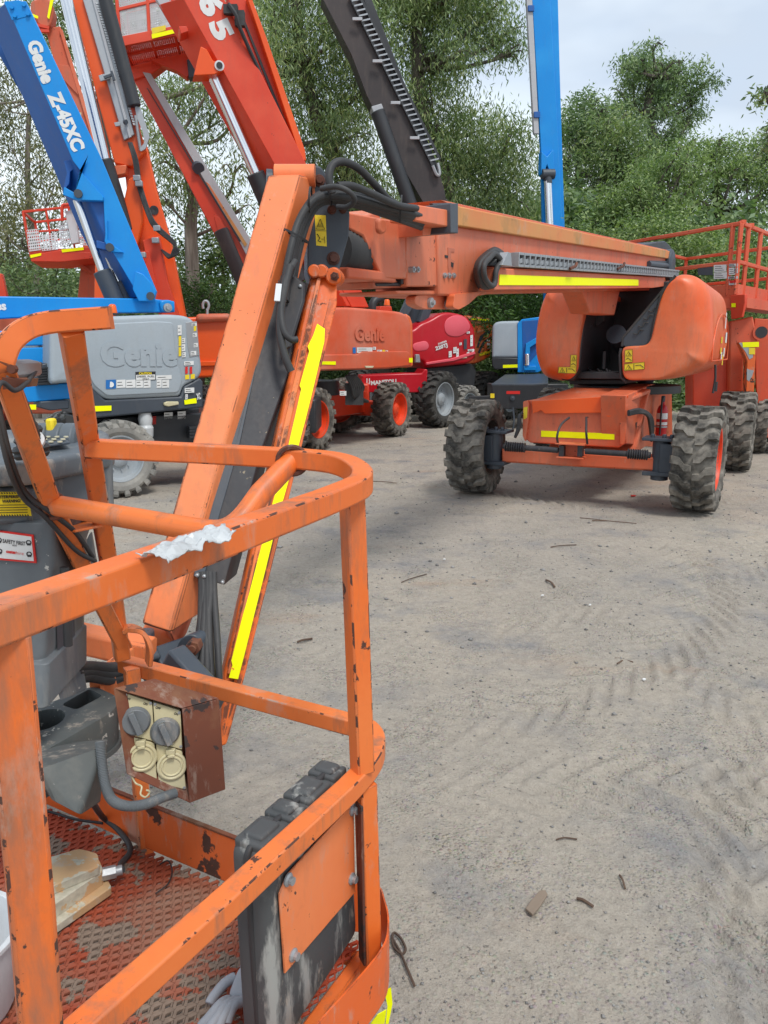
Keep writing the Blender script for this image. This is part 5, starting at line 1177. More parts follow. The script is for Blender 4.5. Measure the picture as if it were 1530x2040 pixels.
def basket(parent, pl, name, px, depth, t=.035, panels=None, mat='redorange'):
    """px: front rectangle corners tl,tr,br,bl; builds rails and posts with real depth"""
    tl, tr, br, bl = pl.pts(px); d = -pl.n*depth; mb = MB()
    for a, b in ((tl,tr),(tr,tr+d),(tr+d,tl+d),(tl+d,tl)): mb.sq([a, b], t)
    for k in (.45,):
        A = [tl.lerp(bl,k), tr.lerp(br,k), tr.lerp(br,k)+d, tl.lerp(bl,k)+d]
        for i in range(4): mb.sq([A[i], A[(i+1) % 4]], t*.8)
    for a, b in ((tl,bl),(tr,br)): mb.sq([a,b], t, up=V((0,1,0))); mb.sq([a+d,b+d], t, up=V((0,1,0)))
    for k in (.33,.66): mb.sq([tl.lerp(tr,k), bl.lerp(br,k)], t*.8, up=V((0,1,0)))
    for a, b in ((bl,br),(br,br+d),(br+d,bl+d),(bl+d,bl)): mb.sq([a+ZU*.05, b+ZU*.05], t, t*3.4)
    pf_ = obj(name, mb, M[mat], parent, .004)
    mb = MB(); mb.prism([bl,br,br+d,bl+d], -ZU*.04); obj('basket_floor', mb, M[mat], pf_)
    return pf_, (tl,tr,br,bl,d)
pqb = PQ.shift(.8)
bk4, q4 = basket(o4, pqb, 'platform', [(46,422),(182,408),(196,508),(62,512)], 1.0)
def perf(name, pl, px, nx, ny, mat, parent, off=0, r=.32):
    """sheet with real round openings: built as a grid of cells, each an octagon hole"""
    p = pl.pts(px, off); mb = MB()
    def B(u, v): return p[0].lerp(p[1], u).lerp(p[3].lerp(p[2], u), v)
    for j in range(ny):
        for i in range(nx):
            u0, u1, v0, v1 = i/nx, (i+1)/nx, j/ny, (j+1)/ny; cu, cv, hu, hv = (u0+u1)/2, (v0+v1)/2, (u1-u0)/2, (v1-v0)/2; o_ = []; c_ = []
            for k in range(8):
                a = math.pi/4*k; ca, sa = math.cos(a), math.sin(a); m_ = max(abs(ca), abs(sa)); o_.append(B(cu+hu*ca/m_, cv+hv*sa/m_)); c_.append(B(cu+hu*ca*2*r, cv+hv*sa*2*r))
            mb.add(o_+c_, [(k, (k+1) % 8, 8+(k+1) % 8, 8+k) for k in range(8)])
    o = obj(name, mb, M[mat], parent, 0, 0, fixn=False); s = o.modifiers.new('t', 'SOLIDIFY'); s.thickness = .004; return o
for q in ([(53,458),(76,456),(82,498),(58,501)], [(78,470),(114,462),(116,497),(84,500)], [(116,444),(142,440),(142,486),(120,492)], [(156,446),(176,444),(184,490),(160,488)]): perf('perforated_panel', pqb, q, 6, 7, 'whitepl', bk4, .04)
bx('control_panel', pqb, [(129,420),(150,418),(158,484),(142,486)], .12, 'whitepl', bk4, .1, .01)
mb = MB(); mb.tube(smoothpath(pqb.pts([(124,440),(124,412),(132,408),(152,410),(158,440)], .15), 4), .025, 8); obj('panel_hoop', mb, M['redorange'], bk4)
bx('floor_skirt', pqb, [(60,508),(120,498),(196,504),(196,514),(122,522),(62,521)], 1.0, 'redorange', bk4, .05, .01)
tape(pqb, [(60,508),(82,504),(82,509),(61,514)], bk4, .06); tape(pqb, [(122,497),(166,492),(167,498),(124,503)], bk4, .06)
mb = MB(); mb.beam(pqb.hit(150,510,-.6), PQ.hit(200,520,-.2), .12,.14); mb.beam(pqb.hit(150,520,-.6), PQ.hit(200,560,-.2), .06,.06); obj('jib_arm', mb, M['oldorange'], o4, .01)

# ---------- second telescopic boom with basket overhead
PT = PL((-1.9, 14.6, 0), V((.15,-.99,0)))
o6 = thing('boom_lift', 'red-orange telescopic lift with grey boom track and mesh-sided basket held overhead', 'boom lift', (-1.2, 15.4, 0))
b6 = bx('boom', PT, [(262,150),(285,143),(480,470),(560,640),(520,640),(470,548)], .34, 'redorange', o6, 0, .012)
bx('cable_track', PT, [(284,143),(300,146),(500,478),(580,640),(560,640),(478,484)], .1, 'track', b6, .06, .006)
bx('track_slot', PT, [(292,175),(294,175),(480,480),(477,482)], .03, 'black', b6, .07, 0)
bx('track_slot', PT, [(410,362),(416,366),(492,486),(488,492)], .03, 'stained', b6, .075, 0)
mb = MB(); mb.cyl(PT.hit(393,332,.0), PT.hit(396,336,.1), .10, 14); obj('track_roller', mb, M['slate'], b6)
bx('cylinder_lug', PT, [(426,430),(438,432),(452,456),(446,466),(434,462)], .15, 'redorange', b6, .02, .01)
rod_('cylinder_barrel', PT.hit(440,458,.1), PT.hit(505,610,.1), .13, 'darkboom', o6)
bx('turret_body', PT, [(470,620),(590,620),(590,720),(470,720)], 1.5, 'redorange', o6, -.3, .05)
mb = MB(); mb.box((-1.6,16.0,.7), (2.6,1.1,.45)); obj('chassis', mb, M['redorange'], o6, .03)
for x in (-2.7,-.9):
    for y, s in ((15.2,-1),(16.9,1)): wheel(o6, (x, y, .5), (0,s,0), .5, .36)
# basket seen from below
pbk = PT.shift(.9); tl, tr, br, bl = pbk.pts([(228,-60),(400,-110),(400,52),(240,84)])
dp = -pbk.n*1.0-ZU*.02
mb = MB()
for a, b in ((bl,br),(br,br+dp),(br+dp,bl+dp),(bl+dp,bl)): mb.sq([a,b], .05,.14)
for a, b in ((bl,tl),(br,tr),(bl+dp,tl+dp),(br+dp,tr+dp)): mb.sq([a,b], .05, up=V((0,1,0)))
for k in (.36,.66): mb.sq([bl.lerp(br,k), tl.lerp(tr,k)], .05, up=V((0,1,0))); mb.sq([bl.lerp(br,k), bl.lerp(br,k)+dp], .04)
for k in (.45,.8,1.): 
    A = [bl.lerp(tl,k), br.lerp(tr,k)]; A += [A[1]+dp, A[0]+dp]
    for i in range(4): mb.sq([A[i], A[(i+1) % 4]], .045)
for k in (.5,): mb.sq([bl+dp*k, br+dp*k], .05)
bk6 = obj('platform', mb, M['redorange'], o6, .004)
def meshsheet(name, p, nx, ny, w, mat, parent):
    mb = MB(); 
    def B(u, v): return p[0].lerp(p[1], u).lerp(p[3].lerp(p[2], u), v)
    up = (p[1]-p[0]).cross(p[3]-p[0]).normalized()
    for i in range(nx+1): mb.beam(B(i/nx,0), B(i/nx,1), w, .006, up)
    for j in range(ny+1): mb.beam(B(0,j/ny), B(1,j/ny), w, .006, up)
    return obj(name, mb, M[mat], parent, 0, 0)
A0, A1 = bl.lerp(tl,.08), br.lerp(tr,.08); B0, B1 = bl.lerp(tl,.9), br.lerp(tr,.9)
meshsheet('mesh_panel', [A0, A1, B1, B0], 44, 26, .018, 'whitepl', bk6)
meshsheet('mesh_panel', [A0+dp, A1+dp, B1+dp, B0+dp], 36, 20, .018, 'whitepl', bk6)
meshsheet('floor_mesh', [bl, br, br+dp, bl+dp], 40, 24, .018, 'redorange', bk6)
bx('warning_sticker', pbk, [(302,56),(330,50),(330,60),(303,68)], .004, 'yellow', bk6, .05, 0); tape(pbk, [(302,68),(356,56),(356,64),(303,77)], bk6, .05)
bx('basket_mount', pbk, [(300,118),(380,104),(392,130),(372,155),(350,140),(320,128)], .2, 'redorange', o6, -.7, .01); bx('basket_mount', pbk, [(372,118),(392,116),(392,150),(376,156)], .2, 'slate', o6, -.65, .01)
bx('boom_head', PT, [(256,132),(300,120),(330,110),(336,122),(304,146),(266,160)], .3, 'redorange', o6, .05, .02)

# ---------- big red-orange lift, "65" on the boom, terracotta hood
PG = PL((-1.27, 12.0, 0), V((.62,-.785,0)))
g65 = thing('boom_lift', 'large telescopic lift with white 65 on its boom and faded terracotta hood', 'boom lift', (0.2, 13.6, 0))
gh = puffhood('engine_hood', PG, [(560,622),(600,615),(690,611),(800,621),(812,628),(820,645),(821,724),(815,731),(770,735),(632,739),(560,741)], [.02,.02,.3,.15,.08,.1,.05,.05,.01,.05,.05], 1.3, .05, 'genieorange', g65)
bx('hood_lower_panel', PG, [(560,707),(700,706),(711,706),(722,700),(812,700),(818,706),(817,728),(770,733),(632,737),(560,739)], .03, 'genieorange', gh, .022, .012)
bx('hood_end', PG, [(809,624),(818,630),(823,645),(824,730),(810,733)], 1.2, 'hoodorange', gh, -.03, .03)
mb = MB(); PG.text(mb, 'Genie', (707,678), (767,678), 27, .012, .04, .012); obj('raised_lettering', mb, M['genieorange'], gh, 0, 0)
tape(PG, [(638,720),(669,720),(669,727),(638,726)], gh, .03); tape(PG, [(815,713),(822,713),(822,722),(815,722)], g65, .03)
lab(PG, R4(703,692,709,704), gh, 'blueink', .012)
for x0, y0, x1, y1, m_ in ((711,692,742,703,'white'),(743,691,749,697,'white'),(736,705,749,711,'white'),(751,697,761,703,'white'),(762,697,767,703,'yellow'),(768,698,773,703,'white')): lab(PG, R4(x0,y0,x1,y1), gh, m_, .012, 2 if m_ == 'white' else 0)
bx('hood_handle', PG, [(727,729),(745,729),(743,733),(729,733)], .02, 'cream', gh, .06, .004)
ax2 = V((.884,-.465,0)); wl = V((-1.18,12.35,.5)); wr = V((.15,14.55,.5))
for c_, s_ in ((wl,1),(wr,1)): wheel(g65, c_, ax2*1, .5, .40)
for c_ in (wl,wr): wheel(g65, c_-ax2*2.0, -ax2, .5, .40)
RG = Matrix((ax2, V((.465,.884,0)), ZU)).transposed()
mid_ = (wl+wr)/2-ax2*1.0; mb = MB(); mb.box(V((mid_.x,mid_.y,.62)), (1.1,2.5,.42), RG); mb.box(wl-ax2+ZU*.0, (1.8,.25,.28), RG); mb.box(wr-ax2, (1.8,.25,.28), RG); chg = obj('chassis', mb, M['redorange'], g65, .02)
mb = MB(); mb.cyl(V((mid_.x,mid_.y,.8)), V((mid_.x,mid_.y,1.05)), .6, 30); obj('slewing_ring', mb, M['black'], g65)
mb = MB()
for i in range(7): mb.tube(smoothpath([PG.hit(690+i*3,748,-.1), PG.hit(700+i*4,770,-.15), PG.hit(705+i*2,790,-.2), PG.hit(715+i*3,800,-.3)], 4), .025, 6)
mb.box(PG.hit(706,785,-.3), (.3,.2,.35)); obj('drive_hoses', mb, M['rubber'], g65)
lab(PG, R4(677,779,690,788), g65, 'white', -.12, 2)
bx('tow_lug', PG, [(829,706),(836,706),(838,722),(828,722)], .05, 'steel', g65, -.2, .008)
PS = PL((-1.5, 12.6, 0), V((.30,-.95,0)))
b65 = bx('boom', PS, [(362,-8),(444,-8),(612,330),(735,612),(700,612),(556,345)], .36, 'redorange', g65, 0, .012)
mb = MB(); mb.prism(PS.pts([(364,-6),(372,-6),(562,345),(705,610),(690,610),(556,345)], -.01), V((-.42,.25,.0))); obj('boom_underside', mb, M['redorange'], b65, .01)
mb = MB(); 
for txt, a, b in (('6', (396,0), (423,34)), ('5', (418,45), (442,82))): pass
PS.text(mb, '6', (394,-4), (412,36), 40, .006, .06); PS.text(mb, '5', (416,46), (434,84), 38, .006, .06); obj('lettering', mb, M['white'], b65)
bx('fly_tube', PS, [(452,-8),(492,-8),(524,70),(600,285),(604,318),(592,318)], .3, 'redorange', b65, -.25, .01)
bx('fly_edge', PS, [(492,-8),(500,-8),(530,72),(608,300),(610,320),(600,318)], .2, 'bright', b65, -.1, .01)
bx('fly_groove', PS, [(476,20),(480,20),(592,300),(586,300)], .05, 'black', b65, -.22, 0)
mb = MB(); mb.beam(PS.hit(318,-8,-.4), PS.hit(398,128,-.4), .1,.16); mb.beam(PS.hit(398,128,-.4), PS.hit(560,420,-.6), .1,.16); obj('cable_track', mb, M['track'], b65, .01)
bx('cylinder_bracket', PS, [(386,150),(400,92),(412,98),(424,120),(440,128),(446,138),(428,148),(398,150)], .3, 'bright', b65, .08, .01)
bx('cylinder_bracket', PS, [(356,52),(372,52),(376,62),(360,68)], .3, 'redorange', b65, .05, .01)
mb = MB(); c = PS.hit(437,131,.09); mb.lathe(c, PS.n, [(0,.07),(.01,.07),(.012,.05)], 18); mb.mi = 1; mb.lathe(c+PS.n*.012, PS.n, [(0,.045),(.012,.045)], 18); obj('cylinder_pin', mb, [M['whitepl'], M['ink']], b65)
rod_('cylinder_rod', PS.hit(424,150,-.15), PS.hit(512,352,-.15), .085, 'chrome', g65, 24)
rod_('cylinder_barrel', PS.hit(508,345,-.15), PS.hit(600,560,-.3), .14, 'black', g65, 24)
mb = MB(); mb.tube(smoothpath([PS.hit(455,8,.1), PS.hit(470,30,.14), PS.hit(480,60,.1), PS.hit(520,150,-.05)], 5), .03, 6); mb.box(PS.hit(460,20,.05), (.2,.1,.12)); mb.box(PS.hit(478,38,.05), (.14,.1,.2)); obj('boom_hose', mb, M['rubber'], g65)
mb = MB(); mb.tube(smoothpath([PG.hit(742,622,-.8), PG.hit(742,608,-.8), PG.hit(748,598,-.8), PG.hit(760,594,-.8)], 4), .07, 12); obj('exhaust', mb, M['black'], g65)
beacon(g65, PG.hit(771,612,-1.0), 1.3); bx('beacon_box', PG, [(758,610),(780,610),(782,620),(756,620)], .2, 'redorange', g65, -.9, .01)
beacon(g65, PG.hit(690,616,-.7), .9)

# ---------- red articulated lift with black boom
PM = PL((.6, 16.6, 0), V((.45,-.89,0)))
man = thing('boom_lift', 'shiny red articulating boom lift with raised black boom and red chassis', 'boom lift', (1.6, 17.3, 0))
mh = puffhood('engine_hood', PM, [(790,665),(826,656),(838,644),(856,638),(881,622),(903,622),(933,630),(948,656),(949,714),(933,725),(848,734),(846,722),(824,714),(790,712)], [.02,.1,.1,.2,.3,.2,.2,.2,.1,.1,.05,.03,.1,.02], 1.3, .07, 'red', man)
mb = MB(); mb.puff(fillet(PM.pts([(884,640),(905,626),(930,632),(940,655),(915,672),(888,668)], .016), .15, 5), PM.n, .02, .01, 2); obj('pale_patch', mb, M['palered'], mh, 0, 50)
mb = MB(); mb.puff(fillet(PM.pts([(824,684),(850,678),(856,690),(850,698),(828,700),(822,692)], .012), .1, 5), PM.n, .02, .008, 2); obj('logo_patch', mb, M['palered'], mh, 0, 50)
bx('hood_ridge', PM, [(850,722),(900,714),(946,700),(948,705),(905,719),(850,727)], .05, 'palered', mh, .03, .01)
mb = MB(); PM.text(mb, 'coates', (873,687), (890,681), 5, .022, .03); PM.text(mb, '220TJ', (868,698), (892,690), 7, .022, .05); obj('lettering', mb, M['white'], mh)
for x0, y0, x1, y1, m_ in ((894,700,900,712,'white'),(903,692,910,704,'white'),(909,695,914,713,'white'),(924,676,930,696,'slate'),(937,668,942,690,'white'),(915,683,920,688,'white'),(920,708,930,714,'cream'),(930,702,935,710,'white'),(930,661,936,665,'white'),(940,700,944,706,'white'),(932,696,945,700,'white')): lab(PM, R4(x0,y0,x1,y1,-1), mh, m_, .022, 2 if m_ == 'white' else 0)
mwax = V((.80,-.60,0)); w = at(872,793,16.3); w = V((w.x,w.y,.58))
wheel(man, w, mwax, .58, .44, tyre='tyredark', rim='rimgrey'); wheel(man, w-mwax*2.0, -mwax, .58, .44, tyre='tyredark', rim='rimgrey')
w2 = at(966,768,18.6); wheel(man, (w2.x,w2.y,.55), mwax, .55, .44, tyre='tyredark', rim='rimbrown'); wheel(man, V((w2.x,w2.y,.55))-mwax*2.0, -mwax, .55, .44, tyre='tyredark', rim='rimbrown')
PMc = PL(at(790,770,15.9), V((.15,-.99,0))); mc = bx('chassis', PMc, [(722,748),(806,744),(840,744),(846,735),(852,736),(850,782),(720,782)], .8, 'red', man, 0, .02)
mb = MB(); PMc.text(mb, 'MANITOU', (739,767), (790,763), 8, .005, .05); PMc.text(mb, 'U', (730,766), (737,766), 12, .005, .05); obj('lettering', mb, M['white'], mc)
bx('counterweight', PM, [(848,732),(940,724),(950,740),(945,775),(850,775)], .9, 'black', man, -.2, .03)
PK = PL((1.2, 17.6, 0), V((.12,-.99,0)))
bk_ = bx('boom', PK, [(640,-8),(722,-8),(790,150),(868,320),(886,380),(892,420),(852,420),(800,330),(730,190),(700,110)], .5, 'darkboom', man, 0, .012)
bx('boom_edge', PK, [(722,-8),(738,-8),(800,150),(872,330),(876,350),(868,352),(862,335),(790,175)], .3, 'black', bk_, .02, .01)
mb = MB(); a0, a1 = (696,-8), (862,330); 
for i in range(34):
    t = i/34; x, y = a0[0]+(a1[0]-a0[0])*t, a0[1]+(a1[1]-a0[1])*t; mb.beam(PK.hit(x,y,.08), PK.hit(x+17,y-4,.10), .016,.03)
mb.mi = 1; mb.beam(PK.hit(696,-8,.06), PK.hit(862,330,.06), .05,.05); mb.beam(PK.hit(716,-8,.06), PK.hit(876,318,.06), .06,.06); mb.mi = 0
mb.tube(smoothpath(PK.pts([(862,330),(870,348),(876,346),(872,325)], .1), 4), .035, 6); obj('cable_track', mb, [M['steel'], M['black']], bk_)
mb = MB()
for x, y in ((712,38),(752,122),(788,205),(826,275)): mb.box(PK.hit(x, y, .13), (.2,.04,.06))
obj('track_clip', mb, M['track'], bk_, .008)
bx('cylinder_bracket', PK, [(740,212),(760,206),(764,216),(744,224)], .4, 'track', bk_, .1, .01)
rod_('cylinder_barrel', PK.hit(752,222,.1), PK.hit(818,410,.1), .15, 'black', man, 24)
bx('boom_knuckle', PK, [(852,380),(892,370),(900,470),(880,640),(780,655),(820,560)][:0] or [(846,400),(892,396),(900,440),(856,560),(845,470)], .5, 'darkboom', man, -.02, .02)
mb = MB(); mb.beam(PK.hit(806,650,.3), PK.hit(870,500,.0), .35,.34); obj('lower_boom', mb, M['slate'], man, .02)
mb = MB(); mb.beam(PK.hit(838,645,.55), PK.hit(895,500,.2), .12,.2); mb.beam(PK.hit(790,648,.6), PK.hit(826,590,.6), .1,.18); obj('boom_link', mb, M['slate'], man, .01)
# ---------- pale orange lift behind the red one
o8 = thing('boom_lift', 'peach and orange lift with swirl decals and yellow strip, just behind the red lift', 'boom lift', (2.9, 20.0, 0))
P8 = PL((2.4, 19.2, 0), V((.55,-.83,0)))
h8 = puffhood('engine_hood', P8, [(900,630),(930,628),(975,634),(984,639),(983,655),(978,712),(950,725),(900,728)], [.02,.1,.1,.1,.1,.1,.1,.02], 1.3, .05, 'hoodorange', o8)
tape(P8, [(938,634),(972,636),(977,640),(940,637)], h8, .05); bx('hood_top', P8, [(930,630),(974,635),(982,641),(946,648)], .05, 'peach', h8, .02, .01)
for q in ([(950,690),(956,670),(966,662),(978,657),(978,662),(964,670),(957,682),(953,694)], [(952,702),(960,684),(970,674),(979,670),(979,673),(968,682),(960,694),(956,704)]): bx('decal', P8, q, .004, 'slate', h8, .012, 0)
tape(P8, [(955,704),(977,697),(977,703),(955,710)], h8, .012, 'yellow'); tape(P8, [(950,660),(976,652),(976,655),(950,664)], h8, .012, 'peach', 'decal')
for q in ((970,676,976,680),(970,683,977,688),(971,690,977,694)): lab(P8, R4(*q), h8, 'white', .016)
mb = MB(); mb.box((3.2,20.3,.75), (2.2,.9,.5)); obj('chassis', mb, M['black'], o8, .03)
for x in (2.3,4.2): wheel(o8, (x,19.9,.45), (0,-1,0), .45,.32, tyre='tyredark', rim='rimbrown')
# ---------- grey and blue lift with an upright blue boom
PZ = PL((2.8, 17.2, 0), V((-.15,-.99,0)))
bg = thing('boom_lift', 'blue and grey lift with its blue boom standing straight up behind the orange boom', 'boom lift', (3.4, 18.0, 0))
hz_ = puffhood('engine_hood', PZ, [(981,648),(990,640),(1034,639),(1034,713),(980,713)], [.1,.15,.02,.02,.04], 1.4, .06, 'grey', bg)
bx('hood_skirt', PZ, [(980,712),(1034,713),(1034,736),(985,736),(980,728)], 1.3, 'black', bg, .01, .02); tape(PZ, [(1002,727),(1031,726),(1031,732),(1002,733)], bg, .014)
fz = bx('turret_frame', PZ, [(1031,644),(1040,636),(1078,631),(1082,736),(1072,742),(1031,742)], .6, 'blue', bg, .02, .015)
bx('frame_recess', PZ, [(1040,640),(1074,637),(1074,700),(1050,728),(1042,728)], .02, 'shadedblue', fz, .03, .004)  # slab sits proud; recess shade is only the darkened blue
rod_('cylinder_rod', PZ.hit(1050,705,.1), PZ.hit(1050,728,.1), .05, 'chrome', bg); bx('frame_link', PZ, [(1048,684),(1070,672),(1074,680),(1056,692),(1056,706),(1046,706)], .1, 'blue', fz, .12, .01); bx('frame_step', PZ, [(1044,729),(1068,729),(1068,738),(1044,738)], .15, 'blue', fz, .12, .01)
PX = PL(at(1020,790,15.8), V((-.02,-1,0)))
tb = bx('counterweight_box', PX, [(980,766),(1060,766),(1092,764),(1092,812),(1060,815),(981,815)], .9, 'black', bg, 0, .02)
mb = MB(); mb.prism([PX.hit(979,765), PX.hit(1060,765), PX.hit(1092,763), at(1092,744,17.0), at(1006,746,17.0)], -ZU*.03); obj('box_lid', mb, M['slate'], tb, .006)
lab(PX, R4(1009,779,1036,785), tb, 'redink', .006, 0); mb = MB(); c = PX.hit(1021,793,.0); mb.lathe(c, PX.n, [(0,.05),(.03,.05),(.03,.03),(.05,.0)], 14, False); obj('box_socket', mb, M['slate'], tb)
mb = MB(); mb.tube(smoothpath([PX.hit(1022,812,.05), PX.hit(1024,840,.1), PX.hit(1020,860,.1), PX.hit(1012,872,.15)], 5), .018, 6); obj('breather_hose', mb, M['slate'], bg)
bx('tow_bar', PX, [(935,790),(982,788),(982,800),(936,802)], .15, 'black', bg, -.05, .01); lab(PX, R4(977,784,985,793), bg, 'yellow', .02)
for x_, y_ in ((926,793),(1006,800)):
    c = at(x_, y_, 17.0 if x_ < 1000 else 18.2); wheel(bg, (c.x, c.y, .42), V((.75,-.66,0)), .42, .34, tyre='tyregrey' if x_ < 1000 else 'tyredark', rim='rimgrey')
mb = MB(); mb.box((3.6,18.6,.62), (1.4,.9,.4)); obj('chassis', mb, M['black'], bg, .03)
PV = PL((3.7, 18.3, 0), V((.15,-.98,0)))
vb = bx('boom', PV, [(1060,-8),(1096,-8),(1108,200),(1122,470),(1120,640),(1086,640),(1078,300)], .1, 'blue', bg, 0, .012)
bx('boom_flank', PV, [(1094,-8),(1112,-8),(1116,150),(1126,470),(1122,640),(1114,640),(1104,200)], .4, 'blue', vb, -.06, .02)
bx('cable_track', PV, [(1049,-8),(1060,-8),(1074,266),(1064,266)], .1, 'track', vb, .05, .006)
for y in (10, 222): bx('track_bracket', PV, R4(1052+(y/18),y,1064+(y/18),y+12), .08, 'shadedblue', vb, .09, .006)
bx('cylinder_bracket', PV, [(1079,302),(1090,312),(1102,298),(1105,350),(1098,350),(1090,328),(1082,350),(1078,345)], .2, 'blue', vb, .12, .01)
mb = MB(); mb.cyl(PV.hit(1079,347,.1), PV.hit(1104,347,.1), .11, 16); mb.cyl(PV.hit(1091,345,.1), PV.hit(1092,366,.1), .09, 16); obj('cylinder_head', mb, M['slate'], vb, .01)
rod_('cylinder_rod', PV.hit(1091,360,.1), PV.hit(1096,470,.1), .085, 'chrome', bg); rod_('cylinder_barrel', PV.hit(1096,470,.1), PV.hit(1100,620,.1), .13, 'slate', bg)
# ---------- scissor lift on the right
sc = thing('scissor_lift', 'orange-red scissor lift with railed deck, folded arms and worn grey patches, at the right edge', 'scissor lift', (5.9, 12.4, 0))
cr_ = at(1477,445,11.5); le = at(1243,474,13.6); rt = cr_+V((1.9,2.2,0)); rt.z = cr_.z
zt = cr_.z; le.z = zt; zf = 2.36
def dn(p, z): return V((p.x,p.y,z))
mb = MB(); bk = rt+(le-cr_)
for z in (zt, zt-.52):
    for a, b in ((le,cr_),(cr_,rt),(rt,bk),(bk,le)): mb.sq([dn(a,z),dn(b,z)], .055)
T_ = .055
for p in (le, cr_, cr_+(rt-cr_)*.12, cr_+(rt-cr_)*.55, rt, le.lerp(cr_,.94), bk, cr_+(rt-cr_)*.33): mb.sq([dn(p,zt),dn(p,zf)], T_, up=V((0,1,0)))
mb.sq([dn(le.lerp(cr_,.02),zt), dn(le.lerp(cr_,.12),zt-.2)], .04)
for p in (cr_+(rt-cr_)*.02, cr_+(rt-cr_)*.15): mb.box(dn(p,zt+.02), (.07,.07,.06))
deck = obj('guard_rail', mb, M['scissor'], sc, .004)
mb = MB(); mb.prism([dn(le,zf),dn(cr_,zf),dn(rt,zf),dn(bk,zf)], -ZU*.06)
for a, b in ((le,cr_),(cr_,rt)): mb.sq([dn(a,zf+.05), dn(b,zf+.05)], .03, .2)
e = (cr_-le).normalized(); nrm = V((e.y,-e.x,0)); mb.beam(dn(cr_,zf-.12), dn(cr_.lerp(rt,.8),zf-.12), .35,.14); obj('deck', mb, M['scissor'], sc, .008)
PR = PL(dn(cr_,zf), nrm if nrm.y < 0 else -nrm)
bx('deck_panel', PR, [(1455,588),(1484,586),(1484,602),(1477,632),(1456,636)], .05, 'redorange', sc, .04, .008)
tape(PR, [(1457,604),(1465,604),(1465,612),(1457,612)], sc, .05); lab(PR, [(1390,531),(1420,529),(1420,548),(1390,548)], sc, 'slate', .02, 0, 'document_board')
for q in ((1422,528,1447,542),(1422,543,1448,556),(1450,526,1470,532),(1452,534,1466,548),(1450,551,1470,556),(1462,534,1470,545),(1452,560,1466,568)): lab(PR, R4(*q,-1), sc, 'white', .03, 3)
lab(PR, R4(1453,559,1466,564,-1), sc, 'redink', .035)
# arms and base seen past the near lift's hood
PC = PL(at(1480,760,11.6), V((-.25,-.97,0)))
bx('base_frame', PC, [(1380,690),(1450,690),(1450,760),(1446,860),(1380,850)], 1.0, 'redorange', sc, -.5, .02)
bx('scissor_arm', PC, [(1455,640),(1500,630),(1510,680),(1482,700),(1480,780),(1452,780)], .3, 'scissor', sc, -.3, .02)
bx('end_plate', PC, [(1472,682),(1510,682),(1506,700),(1500,830),(1490,842),(1486,780),(1488,720),(1480,700)], .25, 'peel', sc, .05, .01)
bx('worn_patch', PC, [(1472,683),(1482,683),(1500,700),(1500,712),(1493,716),(1486,702)], .004, 'rimgrey', sc, .055, 0); bx('worn_patch', PC, [(1488,735),(1502,738),(1498,750),(1492,760),(1488,756)], .004, 'rimgrey', sc, .055, 0)
tape(PC, [(1479,682),(1512,681),(1512,691),(1480,692)], sc, .06); lab(PC, R4(1492,693,1504,706), sc, 'yellow', .06, 0)
mb = MB()
for i in range(4):
    y = 650+i*52; mb.beam(PC.hit(1520,y,-.7), PC.hit(1610,y+46,-.7), .12,.10); mb.beam(PC.hit(1610,y,-.9), PC.hit(1520,y+46,-.9), .12,.10)
obj('scissor_arm', mb, M['scissor'], sc, .01)
bx('mast_plate', PC, [(1503,634),(1600,640),(1600,880),(1512,870),(1506,760)], .06, 'scissor', sc, -.45, .01)
mb = MB(); c = PC.hit(1516,662,-.3); mb.lathe(c, PC.n, [(0,.12),(.03,.12),(.03,.09)], 24); mb.mi = 1; mb.lathe(c+PC.n*.03, PC.n, [(0,.085),(.006,.085)], 24); obj('arm_boss', mb, [M['scissor'], M['black']], sc)
bx('chassis', PC, [(1440,800),(1700,800),(1700,850),(1440,850)], 1.2, 'black', sc, -.5, .02)
for x_, y_ in ((1503,818),):
    c = at(x_, y_, 12.2); wheel(sc, (c.x+.05,c.y,.46), V((.9,-.42,0)), .46,.32); wheel(sc, (c.x+2.1,c.y-.9,.46), V((.9,-.42,0)), .46,.32); wheel(sc, (c.x+1.1,c.y+1.6,.46), V((.9,-.42,0)), .46,.32)
# ================================================================ ground
def vnoise(x, y, seed=0):
    ix = np.floor(x).astype(np.int64); iy = np.floor(y).astype(np.int64); fx = x-ix; fy = y-iy
    def h(a, b):
        n = (a*374761393+b*668265263+seed*1442695041) & 0xffffffff; n = ((n ^ (n >> 13))*1274126177) & 0xffffffff; return ((n ^ (n >> 16)) & 0xffff)/65535.
    ux = fx*fx*(3-2*fx); uy = fy*fy*(3-2*fy)
    return (h(ix,iy)*(1-ux)+h(ix+1,iy)*ux)*(1-uy)+(h(ix,iy+1)*(1-ux)+h(ix+1,iy+1)*ux)*uy
def fbm(x, y, o=5, seed=0):
    s = 0; a = .5
    for i in range(o): s = s+a*vnoise(x*2**i, y*2**i, seed+i); a *= .5
    return s
TRK = [(2.9,3.4,1.3,.40,-1),(5.6,4.6,2.9,.44,-1),(2.0,.2,1.7,.42,1),(0.2,3.0,2.3,.40,1),(3.6,1.2,2.6,.44,1),(4.6,.2,3.1,.44,-1),(-1.0,6.2,3.4,.42,1),(6.5,3.4,3.9,.44,1),(5.2,-2.5,5.4,.44,1),(-2.5,12.,8.5,.42,-1),(1.2,-6.,8.6,.42,1)]
